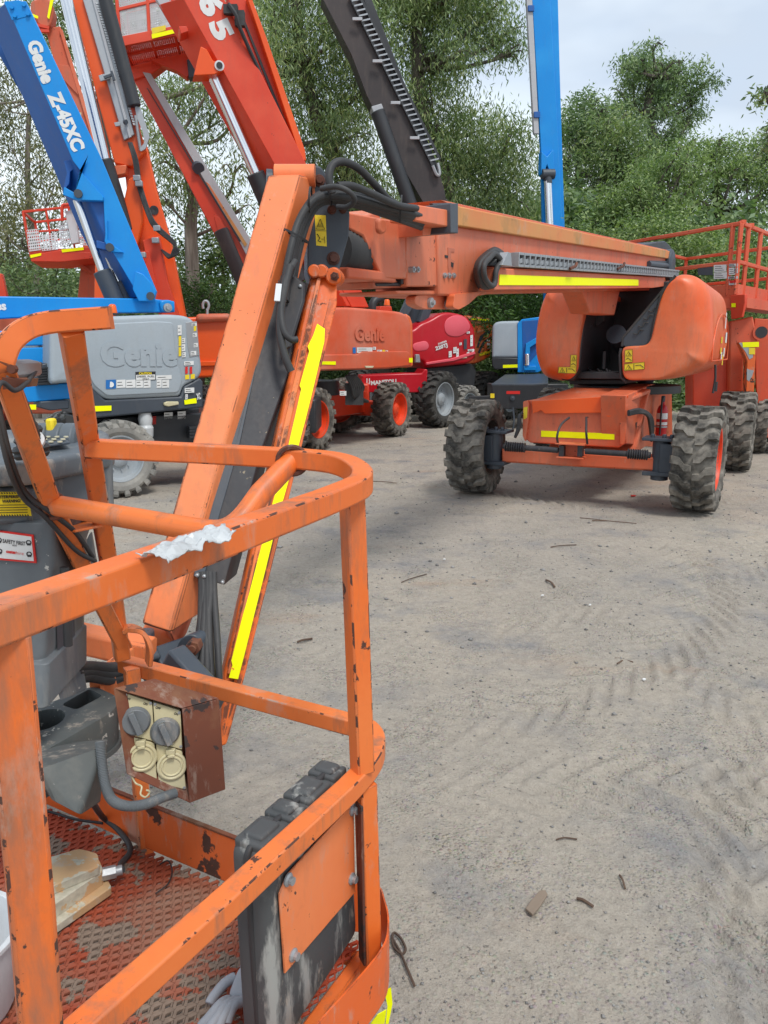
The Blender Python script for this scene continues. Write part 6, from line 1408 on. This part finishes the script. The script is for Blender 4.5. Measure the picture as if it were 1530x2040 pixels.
def hgt(x, y):
    near_ = np.clip(1-(y-8)/8, 0, 1)*np.clip((y-.2)/.5, 0, 1)
    z = (fbm(x*.7, y*.7, 4, 3)-.47)*.05+(fbm(x*5, y*5, 4, 9)-.47)*.012
    for cx, cy, R, w, sg in TRK:
        r = np.hypot(x-cx, y-cy); th = np.arctan2(y-cy, x-cx); q = (r-R)/w+ (fbm(x*1.5, y*1.5, 2, 5)-.4)*.3
        m = np.clip(1-np.abs(q*2)**6, 0, 1)*np.clip((vnoise(x*.9, y*.9, 31+int(R*3))-.25)*2.5, 0, 1)
        ph = th*R/.17*sg+np.abs(q)*2.2*1.6
        rg_ = np.clip(np.sin(2*np.pi*ph)*1.6, -.6, 1)
        z = z+m*(rg_*.013-.009)
        z = z+.012*np.exp(-((np.abs(q)-.55)/.07)**2)*m
    for cx, cy, R, a0_, a1_ in ((2.6,.9,1.5,1.2,3.3),(2.6,.9,1.9,1.4,3.1),(3.2,1.6,1.1,2.2,4.4),(1.6,.2,.95,.6,2.4),(4.4,1.0,2.7,1.7,3.3),(4.4,1.0,3.05,1.8,3.2),(.9,.5,.8,.1,1.6),(3.6,5.2,2.4,3.0,4.8),(3.6,5.2,2.75,3.1,4.7)):
        r = np.hypot(x-cx, y-cy)+(fbm(x*2.2, y*2.2, 3, 12)-.45)*.16; th = np.mod(np.arctan2(y-cy, x-cx), 2*np.pi)
        m = np.clip((th-a0_)*5, 0, 1)*np.clip((a1_-th)*5, 0, 1)*np.clip((vnoise(x*1.7, y*1.7, 60+int(R*10))-.15)*2.5, 0, 1)
        z = z+m*(-.011*np.exp(-((r-R)/.017)**2)+.009*np.exp(-((r-R-.038)/.022)**2))
    gr = np.clip((fbm(x*2.6, y*2.6, 3, 77)-.42)*6, 0, 1)
    z = z+gr*(vnoise(x*48, y*48, 5)**2)*.009
    return z*near_*1.0-.012
xs_ = np.concatenate([-3-np.geomspace(.02, 400, 60)[::-1], np.arange(-3, 7, .0125), 7+np.geomspace(.02, 400, 60)])
ys_ = np.concatenate([np.linspace(-60, .3, 12)[:-1], .3+0*np.zeros(0), np.exp(np.arange(math.log(.3), math.log(.9), .03)), np.exp(np.arange(math.log(.9), math.log(14), .0062)), np.geomspace(14, 500, 60)])
X, Y = np.meshgrid(xs_, ys_); Z = hgt(X, Y)
def gridmesh(name, X, Y, Z, mat):
    ny, nx = X.shape; me = bpy.data.meshes.new(name); co = np.stack([X, Y, Z], -1).reshape(-1, 3)
    me.vertices.add(len(co)); me.vertices.foreach_set('co', co.ravel().astype(np.float32))
    i = np.arange((ny-1)*(nx-1)); r = i//(nx-1); c = i % (nx-1); a = r*nx+c; q = np.stack([a, a+1, a+nx+1, a+nx], -1).ravel().astype(np.int32)
    me.loops.add(len(q)); me.loops.foreach_set('vertex_index', q); me.polygons.add(len(i)); me.polygons.foreach_set('loop_start', (np.arange(len(i))*4).astype(np.int32)); me.polygons.foreach_set('loop_total', np.full(len(i), 4, np.int32))
    me.polygons.foreach_set('use_smooth', np.ones(len(i), bool)); me.update(); me.validate(); me.materials.append(mat)
    o = bpy.data.objects.new(name, me); COL.objects.link(o); return o
tag(gridmesh('ground', X, Y, Z, M['ground']), 'grey-brown dusty gravel yard with tyre marks', kind='structure')
def polymesh(name, V_, F_, mat, tint=None, parent=None, origin=None):
    me = bpy.data.meshes.new(name); nf, k = F_.shape; V_ = V_.astype(np.float32)
    if origin is not None: V_ = V_-np.array(origin, np.float32)
    me.vertices.add(len(V_)); me.vertices.foreach_set('co', V_.ravel()); me.loops.add(nf*k); me.loops.foreach_set('vertex_index', F_.ravel().astype(np.int32))
    me.polygons.add(nf); me.polygons.foreach_set('loop_start', (np.arange(nf)*k).astype(np.int32)); me.polygons.foreach_set('loop_total', np.full(nf, k, np.int32)); me.update()
    if tint is not None:
        at_ = me.color_attributes.new('tint', 'FLOAT_COLOR', 'POINT'); c = np.ones((len(V_), 4), np.float32); c[:, :3] = tint; at_.data.foreach_set('color', c.ravel())
    me.materials.append(mat); o = bpy.data.objects.new(name, me); COL.objects.link(o)
    if parent: o.parent = parent
    elif origin is not None: o.location = origin
    return o
# loose stones
n = 17000; yy = np.exp(rng.uniform(math.log(.9), math.log(14), n)); xx = rng.uniform(-.75, .62, n)*yy+.2
keep = fbm(xx*1.3, yy*1.3, 3, 50)+rng.uniform(-.2,.2,n) > .40; xx = xx[keep]; yy = yy[keep]; n = len(xx)
s = .0018+rng.exponential(.0017, n); s = np.clip(s, 0, .013)*np.clip(yy/3, .8, 2.0)
oc = np.array([(1,0,0),(-1,0,0),(0,1,0),(0,-1,0),(0,0,1),(0,0,-1),(.7,.7,.3),(-.7,.7,.2),(.7,-.7,-.1),(-.7,-.7,.3)])[:6]
tri = np.array([(0,2,4),(2,1,4),(1,3,4),(3,0,4),(2,0,5),(1,2,5),(3,1,5),(0,3,5)])
vv = oc[None]*(s[:, None, None])*rng.uniform(.6, 1.3, (n, 6, 3)); vv[..., 2] *= .7
a = rng.uniform(0, 6.3, n); ca, sa = np.cos(a)[:, None], np.sin(a)[:, None]; vx = vv[..., 0]*ca-vv[..., 1]*sa; vy = vv[..., 0]*sa+vv[..., 1]*ca
vv = np.stack([vx+xx[:, None], vy+yy[:, None], vv[..., 2]+hgt(xx, yy)[:, None]+s[:, None]*.25], -1).reshape(-1, 3)
fc = (tri[None]+np.arange(n)[:, None, None]*6).reshape(-1, 3)
g_ = rng.uniform(.14, .30, n); tint = np.stack([g_*1.03, g_*1.0, g_*.96], -1); tint = np.repeat(tint, 6, 0)
tag(polymesh('gravel', vv, fc, M['stone'], tint), 'loose grey stones scattered over the yard', kind='stuff')
def hz(p): return float(hgt(np.array([p.x]), np.array([p.y]))[0])
# sticks and scraps
tw = [((1097,1091),(1148,1087),.008,'thin dark straight stick lying across the middle of the yard'),((1088,1155),(1105,1172),.012,'short pale-edged stick pointing away from the camera'),((1225,1308),(1262,1314),.006,'thin dark forked twig right of the yard centre'),((1155,1032),(1268,1042),.007,'long thin dark twig just in front of the orange chassis'),((592,1276),(622,1270),.012,'brown bark splinter beside the levelling link'),((800,1160),(850,1142),.006,'thin dry twig over a brown stain left of centre'),((735,955),(790,960),.008,'small dark twig next to the debris left of the steered tyre'),((1108,1665),(1150,1662),.005,'pale grey twig above the flat wood chip'),((1150,1785),(1182,1802),.008,'curled brown bark strip right of the wood chip'),((1235,1735),(1246,1762),.006,'little grey stick upright in the tyre mark'),((520,1050),(575,1045),.006,'dark twig seen through the basket by the yellow tape')]
for i, (a, b, r, lb) in enumerate(tw):
    p, q = gnd(*a), gnd(*b); p.z = hz(p)+r; q.z = hz(q)+r; m_ = p.lerp(q, .5)+V((0,0,.004))+(q-p).cross(ZU)*random.uniform(-.06,.06)
    mb = MB(); pts = smoothpath([p, p.lerp(m_,.5)+V((0,0,.002)), m_, q], 4); mb.tube(pts, r*.55, 6)
    if 'forked' in lb or 'long' in lb: e = m_+(p-m_)*.5+(q-p).cross(ZU).normalized()*.07; mb.tube([m_, e], r*.7, 5)
    tag(obj('twig', mb, M['twig'], None, 0, 40, origin=p), lb, 'twig', 'twigs and bark on the yard')
p, q = gnd(1052,1818), gnd(1082,1778); p.z = hz(p)+.008; q.z = hz(q)+.010; d = (q-p).normalized(); s_ = d.cross(ZU)*.014
mb = MB(); mb.prism([p+s_, p-s_*.9+d*.01, p-s_+d*.05, q-s_*.8, q+s_*.2+d*.012, q+s_, p+s_*1.2+d*.04], ZU*.009); tag(obj('wood_chip', mb, M['wood'], None, .0015, 30, origin=p), 'flat weathered brown wood chip lying on the ground in the right foreground', 'wood chip')
mb = MB(); lpw = [gnd(x,y)+ZU*.006 for x, y in ((826,1968),(812,1935),(797,1900),(782,1872),(786,1862),(800,1875),(808,1895),(800,1904),(785,1890),(781,1870))]; mb.tube(smoothpath(lpw, 5), .0035, 6); tag(obj('wire', mb, M['twig'], None, 0, 60, origin=lpw[0]), 'bent rusty wire with a loop on the ground beside the basket corner', 'wire')
for i, (x, y, lb) in enumerate(((1175,1203,'small pale paper scrap beside the brown stain'),(885,1015+100,'white crumb of litter left of the yard centre'),(1080,1207-20,'white cigarette-sized scrap near the short stick'),(1262,988,'red plastic fragment on the ground under the chassis'),(1283,1352,'small white stone-like scrap below the forked twig'))):
    c = gnd(x, y); c.z = hz(c)+.01; mb = MB(); s0 = .012 if 'red' not in lb else .04
    mb.prism([c+V((s0*random.uniform(.6,1)*math.cos(k*1.25), s0*random.uniform(.5,1)*math.sin(k*1.25), 0)) for k in range(5)], V((.003,0,.008))); tag(obj('litter', mb, M['white'] if 'red' not in lb else M['redink'], None, .002, 30, origin=c), lb, 'litter', 'bits of litter')

# ================================================================ trees
DM = 3.4
def leaves(cl, per, L_, Wd, droop, cols, spread=.33, sub=None):
    """cl: array of (x,y,z,rx,ry,rz); leaves gather in small sprays inside each crown lobe"""
    P = []; T = []
    for (x, y, z, rx, ry, rz, dn_) in cl:
        ns = max(3 if rx < .3 else 5, int(per*DM*dn_*rx*rz*1.1)); k = 30
        u = rng.normal(size=(ns, 3)); u /= np.linalg.norm(u, axis=1)[:, None]; u *= rng.uniform(.25, 1, ns)[:, None]**.45
        c = np.array([x, y, z])+u*[rx, ry, rz]
        sp = rng.normal(size=(ns, k, 3))*spread*np.array([1, 1, .75]); pts = c[:, None]+sp
        hue = rng.uniform(0, 1, ns); P.append(pts.reshape(-1, 3)); T.append(np.repeat(hue, k))
    P = np.concatenate(P); T = np.concatenate(T); n = len(P)
    d = rng.normal(size=(n, 3)); d[:, 2] = d[:, 2]*.5-droop; d /= np.linalg.norm(d, axis=1)[:, None]
    w = np.cross(d, rng.normal(size=(n, 3))); w /= np.linalg.norm(w, axis=1)[:, None]
    l = L_*rng.uniform(.6, 1.25, n)[:, None]; ww = Wd*rng.uniform(.7, 1.2, n)[:, None]
    v = np.stack([P, P+d*l*.4+w*ww/2, P+d*l, P+d*l*.4-w*ww/2], 1).reshape(-1, 3)
    f = np.arange(n*4).reshape(-1, 4)
    c0, c1, c2 = [np.array(c) for c in cols]; t = np.clip(T+rng.normal(0, .12, n), 0, 1)[:, None]
    col = np.where(t < .55, c0+(c1-c0)*t/.55, c1+(c2-c1)*(t-.55)/.45)*rng.uniform(.75, 1.25, n)[:, None]
    return v, f, np.repeat(col, 4, 0)
EU = ((.10,.15,.07),(.21,.29,.13),(.36,.40,.19)); BR = ((.08,.14,.05),(.20,.28,.11),(.34,.42,.19)); DK = ((.08,.13,.07),(.17,.25,.12),(.28,.35,.18)); OL = ((.10,.12,.06),(.20,.21,.11),(.30,.28,.15))
def tree(name, label, cat, Y, trunk, tw_, lobes, cols, per=26, L_=.17, Wd=.04, droop=.9, bark='bark', group=None, dep=1.0, limbs=True, spread=.33, seed=1, clump=False):
    """trunk: pixel path bottom..top at distance Y; lobes: (px,py,rx,ry[,density])"""
    rs = random.Random(seed); pts = [at(x, y, Y) for x, y in trunk]; pts[0] = V((pts[0].x, pts[0].y, -.05))
    th = thing(name, label, cat, pts[0], group)
    sc_ = Y/F; cl = []
    for lb in lobes:
        x, y, rx, ry = lb[:4]; dn_ = lb[4] if len(lb) > 4 else 1; Yo = Y+rs.uniform(-.8, .8)*dep; c = at(x, y, Yo)
        R_x, R_y, R_z = rx*sc_, (rx*sc_)*.8*dep, ry*sc_
        if not clump: cl.append((c.x, Yo, c.z, R_x, R_y, R_z, dn_)); continue
        for k in range(9):
            a = rs.uniform(0, 6.28); e = rs.uniform(-.9, 1.); q = math.sqrt(1-min(1,e*e)*.9)*rs.uniform(.5,.95); f_ = rs.uniform(.28,.46)
            cl.append((c.x+math.cos(a)*q*R_x, Yo+math.sin(a)*q*R_y*1.3, c.z+e*R_z*.85, R_x*f_, R_x*f_, R_z*f_*.62, dn_*1.2))
    mb = MB()
    def limb(path, r0, r1):
        sp = smoothpath(path, 5); n = len(sp)
        for i in range(n-1):
            a = r0+(r1-r0)*i/(n-1); b = r0+(r1-r0)*(i+1)/(n-1); mb.cyl(sp[i], sp[i+1], a, 9, b)
    limb(pts, tw_, tw_*.45)
    if limbs:
        for c in (cl[::4] if clump else cl):
            cc = V(c[:3]); best = min(range(len(pts)), key=lambda i: (pts[i]-cc).length+max(0, pts[i].z-cc.z)*2)
            if best == 0: best = 1
            s0 = pts[best]; m1 = s0.lerp(cc, .4)+V((rs.uniform(-.4,.4), rs.uniform(-.4,.4), -.25)); limb([s0, m1, cc], tw_*.33, tw_*.10)
            for k in range(4):
                e = cc+V((rs.uniform(-1,1)*c[3], rs.uniform(-1,1)*c[4], rs.uniform(-.7,.9)*c[5])); limb([m1.lerp(cc,.7), cc.lerp(e,.5)+V((0,0,.1)), e], tw_*.12, tw_*.03)
    obj('trunk', mb, M[bark], th, 0, 60, fixn=False)
    v, f, t = leaves(cl, per, L_, Wd, droop, cols, spread)
    polymesh('crown', v-np.array(pts[0]), f, M['leaf'], t, parent=th)
    return th
# big drooping eucalypts in the middle
tree('eucalyptus_tree', 'largest drooping eucalyptus, filling the sky between the 65 boom and the upright blue boom', 'tree', 20.0, [(760,760),(755,560),(720,400),(650,280),(600,120),(590,-40)], .26,
 [(540,40,60,50),(620,90,70,60),(560,150,60,50,.7),(640,200,70,60),(560,250,50,40,.6),(700,60,60,60),(680,280,60,50,.8),(620,330,70,40),(720,180,55,60),(760,420,80,50),(640,400,60,40,.8),(700,360,60,40),(560,-30,90,50),(680,-40,90,50),(760,-30,80,50)], EU, 42, .17, .032, 1.4, spread=.28, seed=3)
tree('eucalyptus_tree', 'tall eucalyptus with hanging foliage immediately left of the upright blue boom', 'tree', 21.5, [(930,760),(925,600),(900,420),(850,260),(830,120),(835,0)], .28,
 [(820,40,60,60),(890,20,70,50),(960,40,60,50),(1000,80,42,30,.8),(1020,110,22,24,.6),(850,130,60,50),(910,110,40,40,.8),(860,220,60,60),(930,270,60,60),(890,330,70,60),(960,350,70,60),(1010,290,50,60),(1020,400,60,60),(940,440,80,60),(860,420,60,50),(1000,480,70,50),(830,320,50,50,.8),(800,-30,80,40),(920,-30,80,40)], EU, 42, .17, .032, 1.4, spread=.28, seed=5)
tree('eucalyptus_tree', 'eucalyptus with a thick pale stringy trunk standing between the orange mast and the jib', 'tree', 17.0, [(386,860),(385,600),(380,450),(384,380),(345,280),(300,200)], .17,
 [(350,330,50,45),(400,390,40,35),(330,260,50,40),(440,240,60,40,.8),(470,330,50,35,.7),(430,160,70,40),(500,190,50,40,.8),(480,420,35,30,.6),(300,180,45,45),(360,200,50,35),(510,110,50,50),(470,60,60,50),(330,400,40,30)], EU, 36, .15, .028, 1.3, 'palebark', spread=.26, seed=8)
tree('eucalyptus_tree', 'slender pale-trunked eucalyptus at the far left behind the small basket', 'tree', 18.5, [(78,860),(75,600),(70,500),(55,360),(60,200),(70,120)], .09,
 [(20,120,40,50,.8),(60,200,35,40,.5),(20,290,50,45,.8),(80,320,50,40,.7),(120,300,40,30,.5),(40,400,60,40,.8),(110,390,50,40),(10,220,35,30,.7),(110,460,40,30,.8),(-30,180,50,80),(-20,420,50,60)], OL, 32, .15, .028, 1.2, 'palebark', spread=.26, seed=11)
tree('eucalyptus_tree', 'thin eucalyptus showing between the dull orange boom and the chrome cylinder', 'tree', 19.5, [(235,860),(232,600),(225,420),(200,200),(180,60)], .14,
 [(130,40,50,40),(190,80,50,50),(220,180,40,50),(240,280,40,45,.8),(110,130,40,40,.7),(180,-20,70,40),(60,40,50,50),(100,250,30,30,.5),(290,80,50,50,.7),(240,20,60,40)], EU, 34, .15, .028, 1.2, spread=.26, seed=13)
# right-hand background trees
tree('gum_tree', 'tall open-crowned gum tree rising above all others on the right', 'tree', 38.0, [(1262,700),(1275,480),(1300,380),(1305,300),(1290,220),(1300,150)], .34,
 [(1285,122,52,24),(1310,140,40,22),(1262,138,30,20),(1375,150,42,26),(1400,178,28,20,.8),(1330,170,50,30),(1250,195,34,26),(1300,200,50,34),(1345,215,45,32),(1245,228,26,20,.8),(1310,245,60,30),(1370,232,30,20,.8),(1300,280,50,36),(1285,320,50,30)], DK, 6.5, .22, .06, .9, spread=.24, seed=17, clump=True)
tree('broadleaf_tree', 'dark round-topped tree right beside the upright blue boom', 'tree', 32.0, [(1150,700),(1150,450),(1155,300)], .26, [(1160,222,50,26),(1135,240,40,30),(1185,240,40,25),(1150,280,45,35,.7),(1140,330,40,35,.7),(1165,300,40,30)], DK, 24, .20, .06, .5, spread=.28, seed=19, clump=True)
tree('broadleaf_tree', 'mid-green domed tree below and left of the tall gum tree', 'tree', 30.0, [(1230,700),(1232,480),(1235,360)], .24, [(1215,265,45,30),(1260,290,45,35),(1205,310,40,35),(1240,350,60,45),(1190,370,40,35),(1290,360,40,35),(1180,420,50,35,.8),(1250,410,60,35)], EU, 26, .20, .055, .8, spread=.28, seed=23, clump=True)
tree('broadleaf_tree', 'spreading bright green tree with layered leaf clumps on the far right', 'tree', 26.0, [(1440,700),(1440,520),(1430,420),(1425,340)], .22, [(1450,296,42,22),(1410,320,40,22),(1490,310,35,22),(1525,330,40,30),(1470,350,60,28),(1400,365,50,26),(1530,380,40,30),(1440,400,60,26),(1500,430,60,30),(1370,400,40,26),(1560,300,50,50)], BR, 46, .14, .042, .8, spread=.24, seed=29, clump=True)
tree('broadleaf_tree', 'leafy green tree whose clumps overlap the base of the tall gum tree', 'tree', 24.0, [(1300,700),(1305,520),(1310,420)], .2, [(1335,320,45,24),(1300,350,45,26),(1370,340,40,22),(1270,390,45,26),(1330,385,55,26),(1385,300,16,14,.8),(1290,430,60,28),(1360,430,60,28),(1230,440,50,28),(1240,400,30,24)], BR, 46, .14, .042, .8, spread=.24, seed=31, clump=True)
tree('gum_tree', 'gum tree mostly off the right edge with a single sprig reaching into the sky', 'tree', 14.0, [(1720,800),(1700,500),(1640,280),(1600,200)], .16, [(1532,182,10,10,2),(1524,194,6,5,3),(1538,262,12,14,2),(1534,290,10,12,2),(1600,220,50,60)], DK, 40, .12, .045, .6, spread=.12, seed=37)
# bushes behind the machines
def shrub(label, Y, lobes, cols, per=60, seed=1, L_=.105, Wd=.042, spread=.3):
    x = lobes[0][0]; return tree('shrub', label, 'shrub', Y, [(x,860),(x+5,lobes[0][1]+20),(x,lobes[0][1])], .06, lobes, cols, per, L_, Wd, .5, spread=spread*.75, seed=seed, group='bushes along the back of the yard', clump=True)
shrub('bright green bush under the scissor lift rail on the right', 17.5, [(1440,520,90,50),(1380,560,80,50),(1500,560,70,60),(1420,620,90,60),(1530,620,60,60),(1350,490,60,30)], BR, 66, 41, .095)
shrub('bright green bush above the orange boom, right of the upright blue boom', 19.0, [(1210,480,80,35),(1150,500,60,35),(1290,480,70,35),(1180,560,90,50),(1290,560,80,50),(1240,620,100,60)], BR, 60, 43, .10)
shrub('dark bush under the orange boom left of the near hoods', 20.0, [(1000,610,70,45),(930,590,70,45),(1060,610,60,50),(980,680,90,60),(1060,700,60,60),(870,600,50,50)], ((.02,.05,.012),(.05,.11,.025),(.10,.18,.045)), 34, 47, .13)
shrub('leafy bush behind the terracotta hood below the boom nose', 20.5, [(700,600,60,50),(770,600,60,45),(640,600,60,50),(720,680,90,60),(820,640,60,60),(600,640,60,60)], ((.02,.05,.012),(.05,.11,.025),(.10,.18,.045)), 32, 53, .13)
shrub('yellow-green bush at the foot of the pale stringy trunk', 18.5, [(440,480,50,35),(470,520,50,40),(420,540,50,35),(350,500,40,35),(340,560,50,40),(480,600,50,50)], BR, 36, 59, .12)
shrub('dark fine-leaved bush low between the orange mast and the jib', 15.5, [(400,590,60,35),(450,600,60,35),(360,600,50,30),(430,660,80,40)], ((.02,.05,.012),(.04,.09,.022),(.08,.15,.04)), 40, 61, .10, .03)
shrub('green bush beneath the small perforated basket', 18.0, [(120,570,60,35),(170,560,50,40),(60,560,50,35),(20,600,50,50),(120,640,90,50),(200,620,60,60)], DK, 34, 67, .12)
shrub('olive undergrowth left of the small basket', 20.0, [(10,480,50,40),(60,520,50,40),(-20,540,50,60),(40,600,80,60)], OL, 30, 71, .14)
# far woodland behind it all
cl = []
for i in range(150):
    x = rng.uniform(-700, 2300); Yw = rng.uniform(23, 34); z = rng.uniform(0, 3.4 if x < 1000 else 6.2); c = at(x, 700, Yw); cl.append((c.x, Yw, z, 1.9, 1.5, 1.3, 1))
v, f, t = leaves(cl, 16, .30, .12, .5, DK, .5); tag(polymesh('woodland', v, f, M['leaf'], t), 'dense far woodland along the back of the yard', kind='stuff')
cl = []
for i in range(90):
    x = -12+i*.36; cl.append((x, 21.8+rng.uniform(-.4,.6), rng.uniform(.1,.7), .6, .5, .45, 1))
v, f, t = leaves(cl, 60, .16, .06, .1, DK, .25); tag(polymesh('undergrowth', v, f, M['leaf'], t), 'low weeds and leaf litter along the yard edge', kind='stuff')

# ================================================================ light, sky, camera
SUN_EL, SUN_AZ = math.radians(58), math.radians(150)
w = bpy.data.worlds.new('World'); scene.world = w; w.use_nodes = True; nt = w.node_tree; bgd = nt.nodes['Background']
sky = N(nt, 'ShaderNodeTexSky', sky_type='NISHITA', sun_disc=False, sun_elevation=SUN_EL, sun_rotation=SUN_AZ)
tc = nt.nodes.new('ShaderNodeTexCoord'); mp = nt.nodes.new('ShaderNodeMapping'); mp.inputs['Scale'].default_value = (1, 1, 2.6); mp.inputs['Location'].default_value = (.35, .2, .1); nt.links.new(tc.outputs['Generated'], mp.inputs[0])
n1 = noise(nt, mp.outputs[0], 1.5, 5, .5)
cloud = ramp(nt, n1, .43, .62, (2.35, 2.7, 3.15, 1), (4.0, 4.4, 4.7, 1))
n2 = noise(nt, mp.outputs[0], 3.1, 4, .5)
cf = ramp(nt, n2, .30, .50, (.86,)*3+(1,), (.99,)*3+(1,))
nt.links.new(mix(nt, cf, sky.outputs[0], cloud), bgd.inputs[0]); bgd.inputs[1].default_value = .15
sl = bpy.data.lights.new('sun', 'SUN'); sl.energy = 1.3; sl.angle = math.radians(14); sl.color = (1, .96, .9)
so = bpy.data.objects.new('sun', sl); COL.objects.link(so)
sd_ = V((math.sin(SUN_AZ)*math.cos(SUN_EL), math.cos(SUN_AZ)*math.cos(SUN_EL), math.sin(SUN_EL)))
so.rotation_euler = sd_.to_track_quat('Z', 'Y').to_euler()
cam = bpy.data.cameras.new('camera'); co_ = bpy.data.objects.new('camera', cam); COL.objects.link(co_); scene.camera = co_
co_.location = CAM; co_.rotation_euler = (math.pi/2-PITCH, 0, 0); cam.sensor_fit = 'VERTICAL'; cam.sensor_height = 24; cam.sensor_width = 18; cam.lens = F/2040*24; cam.clip_start = .02; cam.clip_end = 2000
scene.render.resolution_x, scene.render.resolution_y = 768, 1024
scene.view_settings.view_transform = 'Standard'; scene.view_settings.look = 'None'; scene.view_settings.gamma = 1; scene.view_settings.exposure = .9
scene.render.engine = 'CYCLES'
